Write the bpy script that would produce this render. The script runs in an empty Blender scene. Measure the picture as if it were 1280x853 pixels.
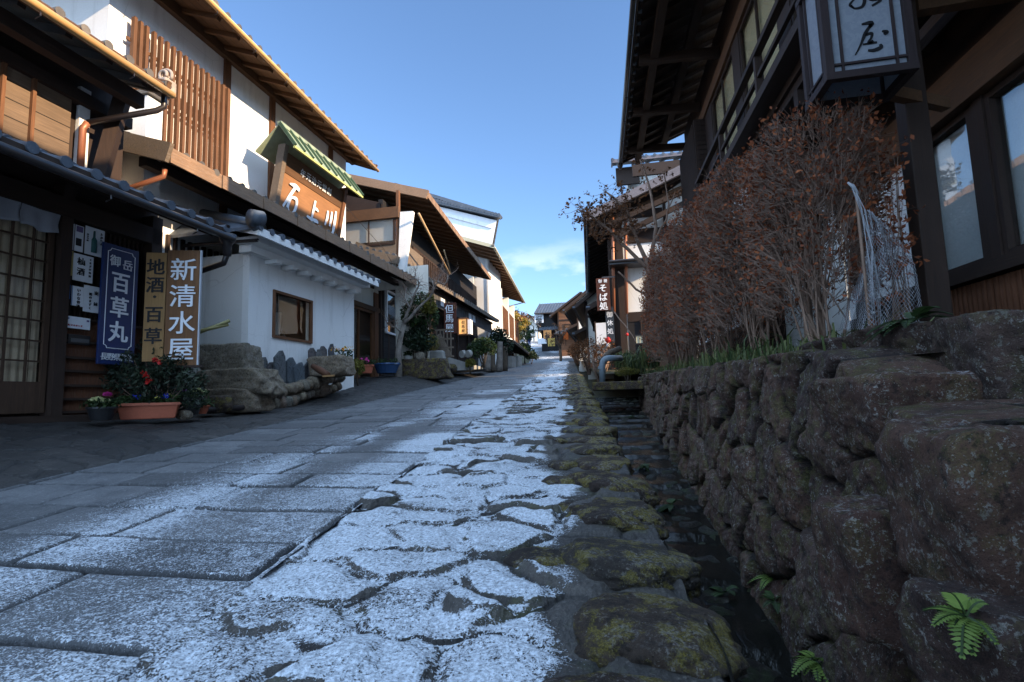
import bpy, math, random
import numpy as np
from math import sin, cos, tan, radians, pi, atan2, sqrt, floor
from mathutils import Vector, Matrix
random.seed(7)
RNG = np.random.default_rng(11)
SC = bpy.context.scene
COL = SC.collection
V = Vector
# ------------------------------------------------------------------ camera (the origin of the survey)
FPX, PW, PH = 660.0, 1280, 853
CAMROT = Matrix.Rotation(radians(11.1), 3, 'Z') @ Matrix.Rotation(radians(96.2), 3, 'X') @ Matrix.Rotation(radians(-1.75), 3, 'Z')
def ray(x, y):
    return CAMROT @ V(((x - PW / 2) / FPX, (PH / 2 - y) / FPX, -1.0))
def atY(x, y, Y0):
    d = ray(x, y); return d * (Y0 / d.y)
def atX(x, y, X0):
    d = ray(x, y); return d * (X0 / d.x)
class Fr:
    """a building line on the plan: u runs along the street (away), o is the distance out towards the street"""
    def __init__(s, x, y, az, side):
        a = radians(az); s.x, s.y = x, y
        s.d = V((sin(a), cos(a), 0)); s.n = V((cos(a), -sin(a), 0)) * side
    def p(s, u, o, z):
        return V((s.x, s.y, 0)) + s.d * u + s.n * o + V((0, 0, z))
    def uz(s, px, py, o=0.0):
        r = ray(px, py); P0 = V((s.x, s.y, 0)) + s.n * o
        t = P0.dot(s.n) / r.dot(s.n); q = r * t
        return (q - V((s.x, s.y, 0))).dot(s.d), q.z
# ------------------------------------------------------------------ noise in numpy
def _h(ix, iy, iz, seed):
    n = (ix * 374761393 + iy * 668265263 + iz * 2147483647 + seed * 1274126177) & 0xffffffff
    n = ((n ^ (n >> 13)) * 1274126177) & 0xffffffff
    n = ((n ^ (n >> 16)) * 2246822519) & 0xffffffff
    return ((n ^ (n >> 15)) & 0xffffff) / float(0xffffff)
def vnoise(x, y, z=0.0, seed=0):
    x = np.asarray(x, float); y = np.asarray(y, float); z = np.asarray(z, float) + 0 * x
    ix, iy, iz = (np.floor(a).astype(np.int64) for a in (x, y, z))
    fx, fy, fz = x - ix, y - iy, z - iz
    fx, fy, fz = (f * f * (3 - 2 * f) for f in (fx, fy, fz))
    r = 0
    for dx in (0, 1):
        for dy in (0, 1):
            for dz in (0, 1):
                w = (fx if dx else 1 - fx) * (fy if dy else 1 - fy) * (fz if dz else 1 - fz)
                r = r + w * _h(ix + dx, iy + dy, iz + dz, seed)
    return r
def fbm(x, y, z=0.0, seed=0, oct=4, gain=.5):
    r, a, s = 0, 1.0, 0
    for i in range(oct):
        r = r + a * (vnoise(x * 2 ** i, y * 2 ** i, np.asarray(z) * 2 ** i, seed + i * 17) - .5); s += a; a *= gain
    return r / s * 2
def voro(x, y, seed=0, jit=.8):
    """F1, F2, vector to own centre, own random"""
    ix = np.floor(x).astype(np.int64); iy = np.floor(y).astype(np.int64)
    f1 = np.full(x.shape, 9.); f2 = np.full(x.shape, 9.); cx = np.zeros(x.shape); cy = np.zeros(x.shape)
    cid = np.zeros(x.shape)
    for dx in (-1, 0, 1):
        for dy in (-1, 0, 1):
            jx, jy = ix + dx, iy + dy
            px = jx + .5 + jit * (_h(jx, jy, 0 * jx, seed) - .5); py = jy + .5 + jit * (_h(jx, jy, 0 * jx + 5, seed) - .5)
            d = np.hypot(x - px, y - py)
            near = d < f1
            f2 = np.where(near, f1, np.minimum(f2, d))
            cx = np.where(near, x - px, cx); cy = np.where(near, y - py, cy)
            cid = np.where(near, _h(jx, jy, 0 * jx + 9, seed), cid)
            f1 = np.where(near, d, f1)
    return f1, f2, cx, cy, cid
def sstep(a, b, x):
    t = np.clip((x - a) / (b - a), 0, 1); return t * t * (3 - 2 * t)
# ------------------------------------------------------------------ objects
def tag(o, label=None, cat=None, group=None, kind=None):
    if label: o['label'] = label
    if cat: o['category'] = cat
    if group: o['group'] = group
    if kind: o['kind'] = kind
    return o
def thing(name, label, cat, loc=(0, 0, 0), group=None):
    o = bpy.data.objects.new(name, None); COL.objects.link(o); o.location = V(loc); o.empty_display_size = .2
    return tag(o, label, cat, group)
def wloc(o):
    l = V((0, 0, 0))
    while o is not None: l += o.location; o = o.parent
    return l
class MB:
    def __init__(s): s.v = []; s.f = []
    def add(s, vs, fs):
        n = len(s.v); s.v += [tuple(q) for q in vs]; s.f += [tuple(i + n for i in f) for f in fs]; return s
    def hexa(s, c):   # c: 8 corners, bottom loop then top loop
        return s.add(c, [(3, 2, 1, 0), (4, 5, 6, 7), (0, 1, 5, 4), (1, 2, 6, 5), (2, 3, 7, 6), (3, 0, 4, 7)])
    def fb(s, fr, u0, u1, o0, o1, z0, z1):
        return s.hexa([fr.p(u0, o0, z0), fr.p(u1, o0, z0), fr.p(u1, o1, z0), fr.p(u0, o1, z0),
                       fr.p(u0, o0, z1), fr.p(u1, o0, z1), fr.p(u1, o1, z1), fr.p(u0, o1, z1)])
    def box(s, x0, x1, y0, y1, z0, z1):
        return s.hexa([(x0, y0, z0), (x1, y0, z0), (x1, y1, z0), (x0, y1, z0), (x0, y0, z1), (x1, y0, z1), (x1, y1, z1), (x0, y1, z1)])
    def beam(s, a, b, w, h, up=(0, 0, 1)):
        a, b = V(a), V(b); d = (b - a).normalized(); r = d.cross(V(up))
        if r.length < 1e-4: r = d.cross(V((0, 1, 0)))
        r.normalize(); t = r.cross(d).normalized(); r = r * (w / 2); t = t * (h / 2)
        return s.hexa([a - r - t, a + r - t, b + r - t, b - r - t, a - r + t, a + r + t, b + r + t, b - r + t])
    def prism(s, poly, ext):   # polygon of points pushed along a vector
        n = len(poly); e = V(ext); a = [V(q) for q in poly]
        return s.add(a + [q + e for q in a], [tuple(range(n - 1, -1, -1)), tuple(range(n, 2 * n))] + [(i, (i + 1) % n, n + (i + 1) % n, n + i) for i in range(n)])
    def tube(s, pts, rad, n=8, cap=True):
        pts = [V(q) for q in pts]; R = rad if hasattr(rad, '__len__') else [rad] * len(pts)
        ref = V((0, 0, 1)); base = len(s.v); prev = None
        for i, q in enumerate(pts):
            d = (pts[min(i + 1, len(pts) - 1)] - pts[max(i - 1, 0)]).normalized()
            if prev is None:
                a = d.cross(ref)
                if a.length < .05: a = d.cross(V((1, 0, 0)))
            else:
                a = prev - d * prev.dot(d)
                if a.length < .01: a = d.cross(ref)
            a.normalize(); prev = a; b = d.cross(a)
            for k in range(n):
                an = 2 * pi * k / n; s.v.append(tuple(q + (a * cos(an) + b * sin(an)) * R[i]))
        for i in range(len(pts) - 1):
            for k in range(n):
                k2 = (k + 1) % n; o = base + i * n
                s.f.append((o + k, o + k2, o + n + k2, o + n + k))
        if cap and n > 2:
            s.f.append(tuple(base + k for k in range(n - 1, -1, -1))); o = base + (len(pts) - 1) * n
            s.f.append(tuple(o + k for k in range(n)))
        return s
    def lathe(s, c, prof, n=20, axis=None):
        c = V(c); base = len(s.v)
        for r, z in prof:
            for k in range(n):
                a = 2 * pi * k / n; s.v.append((c.x + r * cos(a), c.y + r * sin(a), c.z + z))
        for i in range(len(prof) - 1):
            for k in range(n):
                k2 = (k + 1) % n; o = base + i * n; s.f.append((o + k, o + k2, o + n + k2, o + n + k))
        s.f.append(tuple(base + k for k in range(n - 1, -1, -1))); o = base + (len(prof) - 1) * n
        s.f.append(tuple(o + k for k in range(n)))
        return s
    def quadc(s, c, a, b):   # small two-sided card (leaf)
        c, a, b = V(c), V(a), V(b); return s.add([c - a, c + b * .6, c + a, c - b * .6], [(0, 1, 2, 3)])
    def build(s, name, mat, parent=None, smooth=False, loc=None, bevel=0):
        me = bpy.data.meshes.new(name)
        off = wloc(parent) if parent else V(loc or (0, 0, 0))
        arr = np.array(s.v, dtype=np.float32).reshape(-1, 3) - np.array(off, dtype=np.float32)
        me.from_pydata([], [], []) if not s.v else me.from_pydata(arr.tolist(), [], s.f)
        for m_ in (mat if isinstance(mat, (list, tuple)) else [mat]): me.materials.append(m_)
        if smooth: me.polygons.foreach_set('use_smooth', [True] * len(me.polygons))
        o = bpy.data.objects.new(name, me); COL.objects.link(o)
        if parent: o.parent = parent
        else: o.location = off
        if bevel:
            b = o.modifiers.new('bevel', 'BEVEL'); b.width = bevel; b.segments = 2; b.limit_method = 'ANGLE'
        return o
def npmesh(name, verts, faces, mat, parent=None, smooth=True, attrs=None):
    me = bpy.data.meshes.new(name)
    verts = np.asarray(verts, np.float32); faces = np.asarray(faces, np.int32); k = faces.shape[1]
    if parent: verts = verts - np.array(wloc(parent), np.float32)
    me.vertices.add(len(verts)); me.vertices.foreach_set('co', verts.ravel())
    me.loops.add(faces.size); me.loops.foreach_set('vertex_index', faces.ravel())
    me.polygons.add(len(faces)); me.polygons.foreach_set('loop_start', np.arange(0, faces.size, k, dtype=np.int32))
    me.polygons.foreach_set('loop_total', np.full(len(faces), k, np.int32))
    me.update(calc_edges=True)
    if smooth: me.polygons.foreach_set('use_smooth', np.ones(len(faces), bool))
    for an, av in (attrs or {}).items():
        at = me.attributes.new(an, 'FLOAT', 'POINT'); at.data.foreach_set('value', np.asarray(av, np.float32).ravel())
    me.materials.append(mat)
    o = bpy.data.objects.new(name, me); COL.objects.link(o)
    if parent: o.parent = parent
    return o
def gridfaces(nr, nc):
    i = np.arange(nr - 1)[:, None] * nc + np.arange(nc - 1)[None, :]
    return np.stack([i, i + 1, i + nc + 1, i + nc], -1).reshape(-1, 4)
# ------------------------------------------------------------------ materials
class NT:
    def __init__(s, name):
        s.m = bpy.data.materials.new(name); s.m.use_nodes = True; s.t = s.m.node_tree; s.t.nodes.clear()
        s.out = s.n('ShaderNodeOutputMaterial')
    def n(s, ty, **kw):
        nd = s.t.nodes.new(ty)
        for k, v in kw.items(): setattr(nd, k, v)
        return nd
    def l(s, a, b): s.t.links.new(a, b)
    def val(s, nd, key, v):
        if hasattr(v, 'is_linked') or isinstance(v, bpy.types.NodeSocket): s.l(v, nd.inputs[key])
        else: nd.inputs[key].default_value = v
    def coord(s, scale=(1, 1, 1), kind='Object', rot=(0, 0, 0)):
        tc = s.n('ShaderNodeTexCoord'); mp = s.n('ShaderNodeMapping'); s.l(tc.outputs[kind], mp.inputs['Vector'])
        mp.inputs['Scale'].default_value = scale; mp.inputs['Rotation'].default_value = rot
        return mp.outputs[0]
    def noise(s, vec, scale, detail=6, rough=.55, dist=0):
        nd = s.n('ShaderNodeTexNoise'); s.l(vec, nd.inputs['Vector'])
        nd.inputs['Scale'].default_value = scale; nd.inputs['Detail'].default_value = detail
        nd.inputs['Roughness'].default_value = rough; nd.inputs['Distortion'].default_value = dist
        return nd.outputs['Fac']
    def ramp(s, fac, stops):
        nd = s.n('ShaderNodeValToRGB'); s.l(fac, nd.inputs['Fac']); e = nd.color_ramp.elements
        while len(e) < len(stops): e.new(.5)
        for i, (p, c) in enumerate(stops):
            e[i].position = p; e[i].color = (*c, 1) if len(c) == 3 else c
        return nd.outputs['Color']
    def mrange(s, fac, a, b, c=0., d=1.):
        nd = s.n('ShaderNodeMapRange'); s.l(fac, nd.inputs['Value'])
        for k, v in (('From Min', a), ('From Max', b), ('To Min', c), ('To Max', d)): nd.inputs[k].default_value = v
        return nd.outputs[0]
    def math(s, op, a, b=0.):
        nd = s.n('ShaderNodeMath', operation=op); s.val(nd, 0, a); s.val(nd, 1, b); return nd.outputs[0]
    def mix(s, fac, a, b, blend='MIX'):
        nd = s.n('ShaderNodeMix', data_type='RGBA', blend_type=blend); s.val(nd, 0, fac)
        for k, v in ((6, a), (7, b)):
            if isinstance(v, tuple): nd.inputs[k].default_value = (*v[:3], 1)
            else: s.l(v, nd.inputs[k])
        return nd.outputs[2]
    def attr(s, name):
        nd = s.n('ShaderNodeAttribute'); nd.attribute_name = name; return nd.outputs['Fac']
    def bump(s, h, strength, dist=.01, normal=None):
        nd = s.n('ShaderNodeBump'); s.l(h, nd.inputs['Height']); nd.inputs['Strength'].default_value = strength
        nd.inputs['Distance'].default_value = dist
        if normal: s.l(normal, nd.inputs['Normal'])
        return nd.outputs[0]
    def principled(s, col, rough=.8, spec=.3, normal=None, metal=0., **kw):
        p = s.n('ShaderNodeBsdfPrincipled')
        if isinstance(col, tuple): p.inputs['Base Color'].default_value = (*col[:3], 1)
        else: s.l(col, p.inputs['Base Color'])
        s.val(p, 'Roughness', rough); s.val(p, 'Specular IOR Level', spec); s.val(p, 'Metallic', metal)
        if normal: s.l(normal, p.inputs['Normal'])
        for k, v in kw.items(): s.val(p, k.replace('_', ' '), v)
        s.l(p.outputs[0], s.out.inputs['Surface']); return p
def sc3(c, k): return tuple(min(1, a * k) for a in c)
def mat_simple(name, c, rough=.7, var=.35, scale=6, bump=.25, spec=.3, metal=0., stretch=(1, 1, 1), fine=60, dist=.004):
    t = NT(name); v = t.coord(stretch)
    a = t.noise(v, scale, 6, .6); b = t.noise(v, fine, 4, .6)
    col = t.ramp(a, [(.25, sc3(c, 1 - var)), (.75, sc3(c, 1 + var))])
    col = t.mix(t.mrange(b, .3, .7, 0, .35), col, sc3(c, .55), 'MIX')
    t.principled(col, t.mrange(a, .3, .7, max(0, rough - .1), min(1, rough + .1)), spec, t.bump(b, bump, dist), metal)
    return t.m
def mat_wood(name, c, axis='z', rough=.75, var=.4, k=1.0, bumpd=.004, weather=.0, board=0, baxis=None):
    """grain stretched along an axis; board>0 draws board joints of that pitch across baxis"""
    st = {'z': (14, 14, 1), 'y': (14, 1, 14), 'x': (1, 14, 14)}[axis]
    t = NT(name); v = t.coord(tuple(q * k for q in st)); o = t.coord()
    g = t.noise(v, 3, 7, .65, .6); big = t.noise(o, 1.3, 4, .6); fi = t.noise(v, 14, 3, .7)
    col = t.ramp(g, [(.3, sc3(c, 1 - var)), (.55, c), (.75, sc3(c, 1 + var))])
    col = t.mix(t.mrange(big, .35, .7, 0, .55), col, sc3(c, .5))
    if weather: col = t.mix(t.mrange(fi, .45, .7, 0, weather), col, (.30, .28, .25))
    nm = t.bump(t.math('ADD', g, t.math('MULTIPLY', fi, .5)), .55, bumpd)
    if board:
        sp = t.n('ShaderNodeSeparateXYZ'); t.l(o, sp.inputs[0])
        q = t.math('FRACT', t.math('DIVIDE', sp.outputs[baxis], board))
        groove = t.math('LESS_THAN', q, .06)
        fl = t.math('FLOOR', t.math('DIVIDE', sp.outputs[baxis], board))
        w = t.n('ShaderNodeTexWhiteNoise', noise_dimensions='1D'); t.l(fl, w.inputs['W'])
        col = t.mix(t.mrange(w.outputs['Value'], 0, 1, 0, .5), col, sc3(c, .45))
        col = t.mix(groove, col, sc3(c, .12))
        nm = t.bump(t.math('SUBTRACT', 1, groove), .6, .008, nm)
    t.principled(col, t.mrange(g, .3, .7, rough - .12, rough + .1), .3, nm)
    return t.m
def mat_plaster(name, c=(.78, .77, .74), dirt=(.35, .32, .28), amt=.5, crack=True):
    amt = amt + .15
    t = NT(name); o = t.coord(); vs = t.coord((3.2, 3.2, .45))
    big = t.noise(o, .9, 5, .6); st = t.noise(vs, 1.6, 6, .65); fi = t.noise(o, 40, 5, .6)
    col = t.mix(t.mrange(big, .3, .7, 0, .22), c, sc3(c, .8))
    col = t.mix(t.mrange(st, .52, .82, 0, amt), col, dirt)
    col = t.mix(t.mrange(fi, .35, .7, 0, .08), col, dirt)
    cr = t.n('ShaderNodeTexVoronoi', feature='DISTANCE_TO_EDGE'); t.l(t.mix(.16, o, t.n('ShaderNodeTexNoise').outputs['Color']), cr.inputs['Vector']); cr.inputs['Scale'].default_value = 1.3
    ck = t.math('MULTIPLY', t.mrange(cr.outputs['Distance'], .0, .006, 1, 0), t.mrange(big, .48, .6, 0, .45)); col = t.mix(ck, col, sc3(dirt, .6))
    t.principled(col, .85, .2, t.bump(t.math('ADD', fi, t.math('MULTIPLY', big, 2.)), .35, .004))
    return t.m
def mat_tile(name, c=(.07, .085, .11), moss=.15):
    t = NT(name); o = t.coord(); a = t.noise(o, 3, 5, .6); f = t.noise(o, 35, 4, .6)
    w = t.noise(o, 7, 2, .5)
    col = t.ramp(a, [(.3, sc3(c, .55)), (.6, c), (.8, sc3(c, 1.9))])
    col = t.mix(t.mrange(f, .55, .75, 0, .4), col, (.16, .16, .15))
    col = t.mix(t.mrange(w, .6, .8, 0, moss), col, (.05, .06, .03))
    t.principled(col, t.mrange(a, .3, .7, .38, .7), .5, t.bump(f, .4, .004))
    return t.m
def mat_stone(name, c1, c2, lichen=.35, moss=.0, scale=1.0, wet=0., snow=0., mossc=(.10, .11, .015), attrcell=False, tones=((.62, .60, .62), (1.0, .80, .72), (1.25, 1.12, .95), (.85, .95, 1.0))):
    t = NT(name); o = t.coord(); a = t.noise(o, 5 * scale, 8, .7); f = t.noise(o, 42 * scale, 5, .75); h = t.noise(o, 150 * scale, 3, .65)
    dk = t.noise(o, 14 * scale, 8, .78)
    col = t.ramp(a, [(.32, c1), (.5, tuple((p + q) / 2 for p, q in zip(c1, c2))), (.68, c2)])
    if attrcell: rnd = t.attr('cell')
    else:
        oi = t.n('ShaderNodeObjectInfo'); rnd = oi.outputs['Random']
    tone = t.ramp(rnd, [(i / 3, tuple(min(1, v / 1.3) for v in q)) for i, q in enumerate(tones)])
    col = t.mix(1.0, col, tone, 'MULTIPLY')
    col = t.mix(t.mrange(dk, .47, .40, 0, .8), col, sc3(c1, .25))
    col = t.mix(t.mrange(h, .42, .36, 0, .7), col, sc3(c1, .2))
    l1 = t.math('MULTIPLY', t.mrange(f, .555, .585), t.mrange(t.noise(o, 7 * scale, 6, .7), .47, .56))
    col = t.mix(t.math('MULTIPLY', l1, lichen), col, (.34, .33, .30))
    l2 = t.mrange(t.noise(o, 9 * scale, 12, .82), .585, .60)
    col = t.mix(t.math('MULTIPLY', l2, lichen * .75), col, (.25, .255, .22))
    vo = t.n('ShaderNodeTexVoronoi'); t.l(t.mix(.035, o, t.n('ShaderNodeTexNoise').outputs['Color']), vo.inputs['Vector']); vo.inputs['Scale'].default_value = 80 * scale
    l3 = t.math('MULTIPLY', t.mrange(vo.outputs['Distance'], .20, .26, 1, 0), t.mrange(t.noise(o, 12 * scale, 4, .6), .52, .56))
    col = t.mix(t.math('MULTIPLY', l3, lichen * .6), col, (.38, .37, .34))
    if attrcell: col = t.mix(t.math('MULTIPLY', t.attr('joint'), .93), col, (.006, .005, .004))
    g = t.n('ShaderNodeNewGeometry'); sp = t.n('ShaderNodeSeparateXYZ'); t.l(g.outputs['Normal'], sp.inputs[0])
    nm = t.bump(t.math('ADD', t.math('MULTIPLY', dk, 2.5), t.math('ADD', t.math('MULTIPLY', f, 1.2), t.math('MULTIPLY', h, .5))), 1.0, .024 / scale)
    if moss:
        mn = t.noise(o, 6 * scale, 10, .75); mm = t.math('MULTIPLY', t.mrange(mn, .50, .56), t.mrange(sp.outputs['Z'], -.6, .5, .45, 1)); hh = t.noise(o, 220, 2, .6)
        col = t.mix(t.math('MULTIPLY', mm, moss), col, t.mix(t.mrange(hh, .35, .65), sc3(mossc, .35), sc3(mossc, 1.9)))
    if snow:
        ss = t.math('MULTIPLY', t.mrange(sp.outputs['Z'], .75, .95), t.mrange(t.noise(o, 80, 5, .75), .52, .57))
        ss = t.math('MULTIPLY', ss, t.mrange(t.noise(o, 4.3, 3, .6), .45, .6))
        col = t.mix(t.math('MULTIPLY', ss, snow), col, (.8, .82, .85))
    t.principled(col, t.mrange(a, .3, .7, .78 - wet, .95 - wet), .35, nm)
    return t.m
def mat_leaf(name, c1, c2, trans=.25, rough=.6):
    t = NT(name); g = t.n('ShaderNodeNewGeometry'); o = t.coord()
    col = t.ramp(g.outputs['Random Per Island'], [(.1, c1), (.9, c2)])
    col = t.mix(t.mrange(t.noise(o, 2.5, 3, .5), .35, .65, 0, .5), col, sc3(c1, .6))
    p = t.principled(col, rough, .3)
    if trans:
        tr = t.n('ShaderNodeBsdfTranslucent'); t.l(col, tr.inputs['Color']); mx = t.n('ShaderNodeMixShader')
        mx.inputs[0].default_value = trans; t.l(p.outputs[0], mx.inputs[1]); t.l(tr.outputs[0], mx.inputs[2]); t.l(mx.outputs[0], t.out.inputs['Surface'])
    return t.m
def mat_glass(name, tint=(.9, .95, .95), k=.05):
    # two-sided pane: Schlick reflection from the facing angle, the same from both sides
    t = NT(name); lw = t.n('ShaderNodeLayerWeight'); lw.inputs['Blend'].default_value = .5
    fac = t.math('ADD', k, t.math('MULTIPLY', t.math('POWER', lw.outputs['Facing'], 4.0), .75))
    tr = t.n('ShaderNodeBsdfTransparent'); tr.inputs['Color'].default_value = (*tint, 1)
    gl = t.n('ShaderNodeBsdfGlossy'); gl.inputs['Roughness'].default_value = .012
    o = t.coord(); nm = t.bump(t.noise(o, 1.6, 2, .5), .06, .02); t.l(nm, gl.inputs['Normal'])
    mx = t.n('ShaderNodeMixShader'); t.l(fac, mx.inputs[0])
    t.l(tr.outputs[0], mx.inputs[1]); t.l(gl.outputs[0], mx.inputs[2]); t.l(mx.outputs[0], t.out.inputs['Surface'])
    return t.m
def mat_flat(name, c, rough=.6, spec=.3, metal=0):
    t = NT(name); o = t.coord(); f = t.noise(o, 30, 4, .6); b = t.noise(o, 3, 4, .6)
    col = t.mix(t.mrange(b, .35, .7, 0, .25), c, sc3(c, .6)); t.principled(col, rough, spec, t.bump(f, .15, .002), metal); return t.m
def mat_glow(name, c, st):
    t = NT(name); o = t.coord(); b = t.noise(o, 6, 3, .6)
    col = t.mix(t.mrange(b, .3, .7, 0, .3), c, sc3(c, .7))
    p = t.principled(col, .6, .2); t.l(col, p.inputs['Emission Color']); p.inputs['Emission Strength'].default_value = st; return t.m

WD = (.030, .018, .012)
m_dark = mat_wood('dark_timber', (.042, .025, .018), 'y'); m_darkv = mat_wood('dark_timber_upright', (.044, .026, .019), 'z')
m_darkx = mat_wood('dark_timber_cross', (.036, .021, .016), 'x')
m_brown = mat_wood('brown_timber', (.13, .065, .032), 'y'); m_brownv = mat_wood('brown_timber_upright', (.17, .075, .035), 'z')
m_red = mat_wood('reddish_boards', (.115, .042, .018), 'z', weather=.15)
m_grey = mat_wood('weathered_boards', (.16, .115, .08), 'y', weather=.4)
m_shut = mat_wood('shutter_boards', (.20, .135, .09), 'y', board=.19, baxis=2)
m_clap = mat_wood('black_clapboard', (.02, .017, .018), 'x', board=.17, baxis=2)
m_clapy = mat_wood('black_clapboard_side', (.02, .017, .018), 'y', board=.17, baxis=2)
m_fascia = mat_wood('tan_fascia_board', (.26, .15, .085), 'y', weather=.35)  # fascia timber in its own tan tone
m_soffit = mat_wood('soffit_boards', (.040, .024, .018), 'y', board=.14, baxis=0)
m_soffitb = mat_wood('brown_soffit_boards', (.16, .085, .045), 'y', board=.16, baxis=0)
m_plast = mat_plaster('white_plaster', (.80, .79, .77), amt=.28)
m_plast2 = mat_plaster('grey_stained_plaster', (.66, .65, .62), amt=.6)
m_plast3 = mat_plaster('old_plaster', (.70, .66, .58), amt=.45)
m_tile = mat_tile('grey_roof_tile'); m_tile2 = mat_tile('brown_roof_tile', (.10, .085, .07), .3)
m_copper = mat_flat('copper_pipe', (.34, .13, .07), .45, .5, .3); m_gutter = mat_flat('dark_gutter', (.028, .022, .022), .35, .5)
m_gold = mat_flat('ochre_gutter', (.62, .36, .13), .4, .5)
m_glass = mat_glass('window_glass'); m_glassd = mat_glass('shop_glass', (.94, .92, .88), .03)
m_cream = mat_flat('cream_paper', (.66, .62, .44), .8); m_white = mat_flat('white_paint', (.78, .79, .82), .6); m_paper = mat_flat('white_paper', (.74, .75, .78), .8)
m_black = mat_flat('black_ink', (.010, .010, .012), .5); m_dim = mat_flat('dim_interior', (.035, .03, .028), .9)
m_navy = mat_flat('navy_enamel', (.012, .028, .11), .35, .5)
m_curt = mat_simple('pale_curtain', (.62, .54, .44), .9, .25, 3, .3, stretch=(9, 9, .6))
m_verd = mat_simple('verdigris_copper', (.27, .32, .22), .6, .3, 5, .3, metal=.0)
m_conc = mat_simple('concrete', (.26, .25, .23), .9, .3, 3, .5, fine=50)
m_terra = mat_simple('terracotta_plastic', (.42, .115, .062), .55, .12, 5, .1)
m_pot = mat_flat('black_plastic', (.018, .018, .02), .4, .5)
m_soil = mat_simple('soil', (.04, .028, .02), .95, .4, 8, .6)
# ================================================================== ground
YT = [-6, 0, 10, 20, 30, 42, 46, 50, 58, 72, 100, 160]
ZT = [-1.13, -.65, .15, .95, 1.75, 2.75, 3.1, 3.65, 5.1, 7.3, 11.5, 19.]
LT = [-6, 0, 3, 5.5, 8, 10.5, 12, 14, 18, 27, 42, 46]
LZ = [-.25, -.14, -.09, -.11, -.02, .33, .56, .74, 1.0, 1.68, 2.8, 3.05]
RT = [-6, 0, 2, 4, 11, 14, 17.5, 27, 42, 46]
RZ = [.0, .05, .12, .2, .40, .62, .85, 1.7, 2.85, 3.1]
def zr(y): return np.interp(y, YT, ZT)
def xc(y):
    y = np.asarray(y, float)
    return -1.02 - .085 * y - .003 * np.clip(y - 42, 0, 60) ** 2
def zleft(y): return np.where(np.asarray(y) < 46, np.interp(y, LT, LZ), zr(y))
def zright(y): return np.where(np.asarray(y) < 46, np.interp(y, RT, RZ), zr(y))
def zmargin(t, y):      # left cobbled margin: road level at the slabs, doorstep level at the houses
    k = np.clip((-2.35 - t) / np.interp(y, [0, 6, 14, 30], [1.9, 1.6, .9, .6]), 0, 1)
    return zr(y) * (1 - k) + zleft(y) * k
def rows(y0, y1, near=.005, k=.0042, back=.04):
    ys = []; y = y0
    while y < .55: ys.append(y); y += back
    while y < y1: ys.append(y); y += max(near, k * y)
    return np.array(ys + [y1])
def ground_material(name, stone1, stone2, snowcol=(.60, .65, .72), fleck=1.0, moss=0.):
    t = NT(name); o = t.coord(); sn = t.attr('snow')
    a = t.noise(o, 5, 6, .65); f = t.noise(o, 60, 4, .65); h = t.noise(o, 210, 3, .6)
    vs = t.coord((1.0, .45, 1.0)); pit = t.n('ShaderNodeTexVoronoi'); t.l(vs, pit.inputs['Vector']); pit.inputs['Scale'].default_value = 70
    col = t.ramp(a, [(.3, stone1), (.7, stone2)])
    col = t.mix(t.mrange(t.attr('cell'), 0, 1, 0, .8), col, sc3(stone1, .5))
    col = t.mix(t.mrange(h, .35, .65, 0, .6), col, sc3(stone1, .3))
    col = t.mix(t.mrange(f, .56, .72, 0, .35), col, sc3(stone2, 2.2))
    col = t.mix(t.math('MULTIPLY', t.attr('joint'), .85), col, (.008, .008, .009))
    if moss:
        mm = t.math('MULTIPLY', t.mrange(t.noise(o, 4, 7, .7), .54, .64), moss); col = t.mix(mm, col, (.09, .10, .02))
    nz = t.math('ADD', t.math('MULTIPLY', h, .40), t.math('ADD', t.math('MULTIPLY', t.noise(o, 75, 5, .75), .45), t.math('MULTIPLY', t.noise(o, 12, 5, .7), .15)))
    jt = t.attr('joint')
    fac = t.mrange(t.math('SUBTRACT', t.mrange(sn, 0, 1, .34, .575), nz), -.012, .02)
    sc_ = t.mix(t.mrange(t.noise(o, 95, 4, .75), .42, .58, .8, 0), snowcol, sc3(snowcol, .42))
    col2 = t.mix(fac, col, sc_)
    hgt = t.math('ADD', t.math('MULTIPLY', fac, .7), t.math('ADD', t.math('MULTIPLY', h, .5), t.math('ADD', t.math('MULTIPLY', f, .9), t.math('MULTIPLY', pit.outputs['Distance'], .6))))
    t.principled(col2, t.mrange(fac, 0, 1, .62, .85), .35, t.bump(hgt, .75, .010))
    return t.m
m_slab = ground_material('granite_slabs_with_frost', (.085, .09, .10), (.20, .205, .215))
m_cob = ground_material('rough_stones_with_frost', (.050, .046, .043), (.105, .095, .085), moss=.25)
m_marg = ground_material('dark_cobbles', (.026, .024, .024), (.075, .068, .064))
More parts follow.
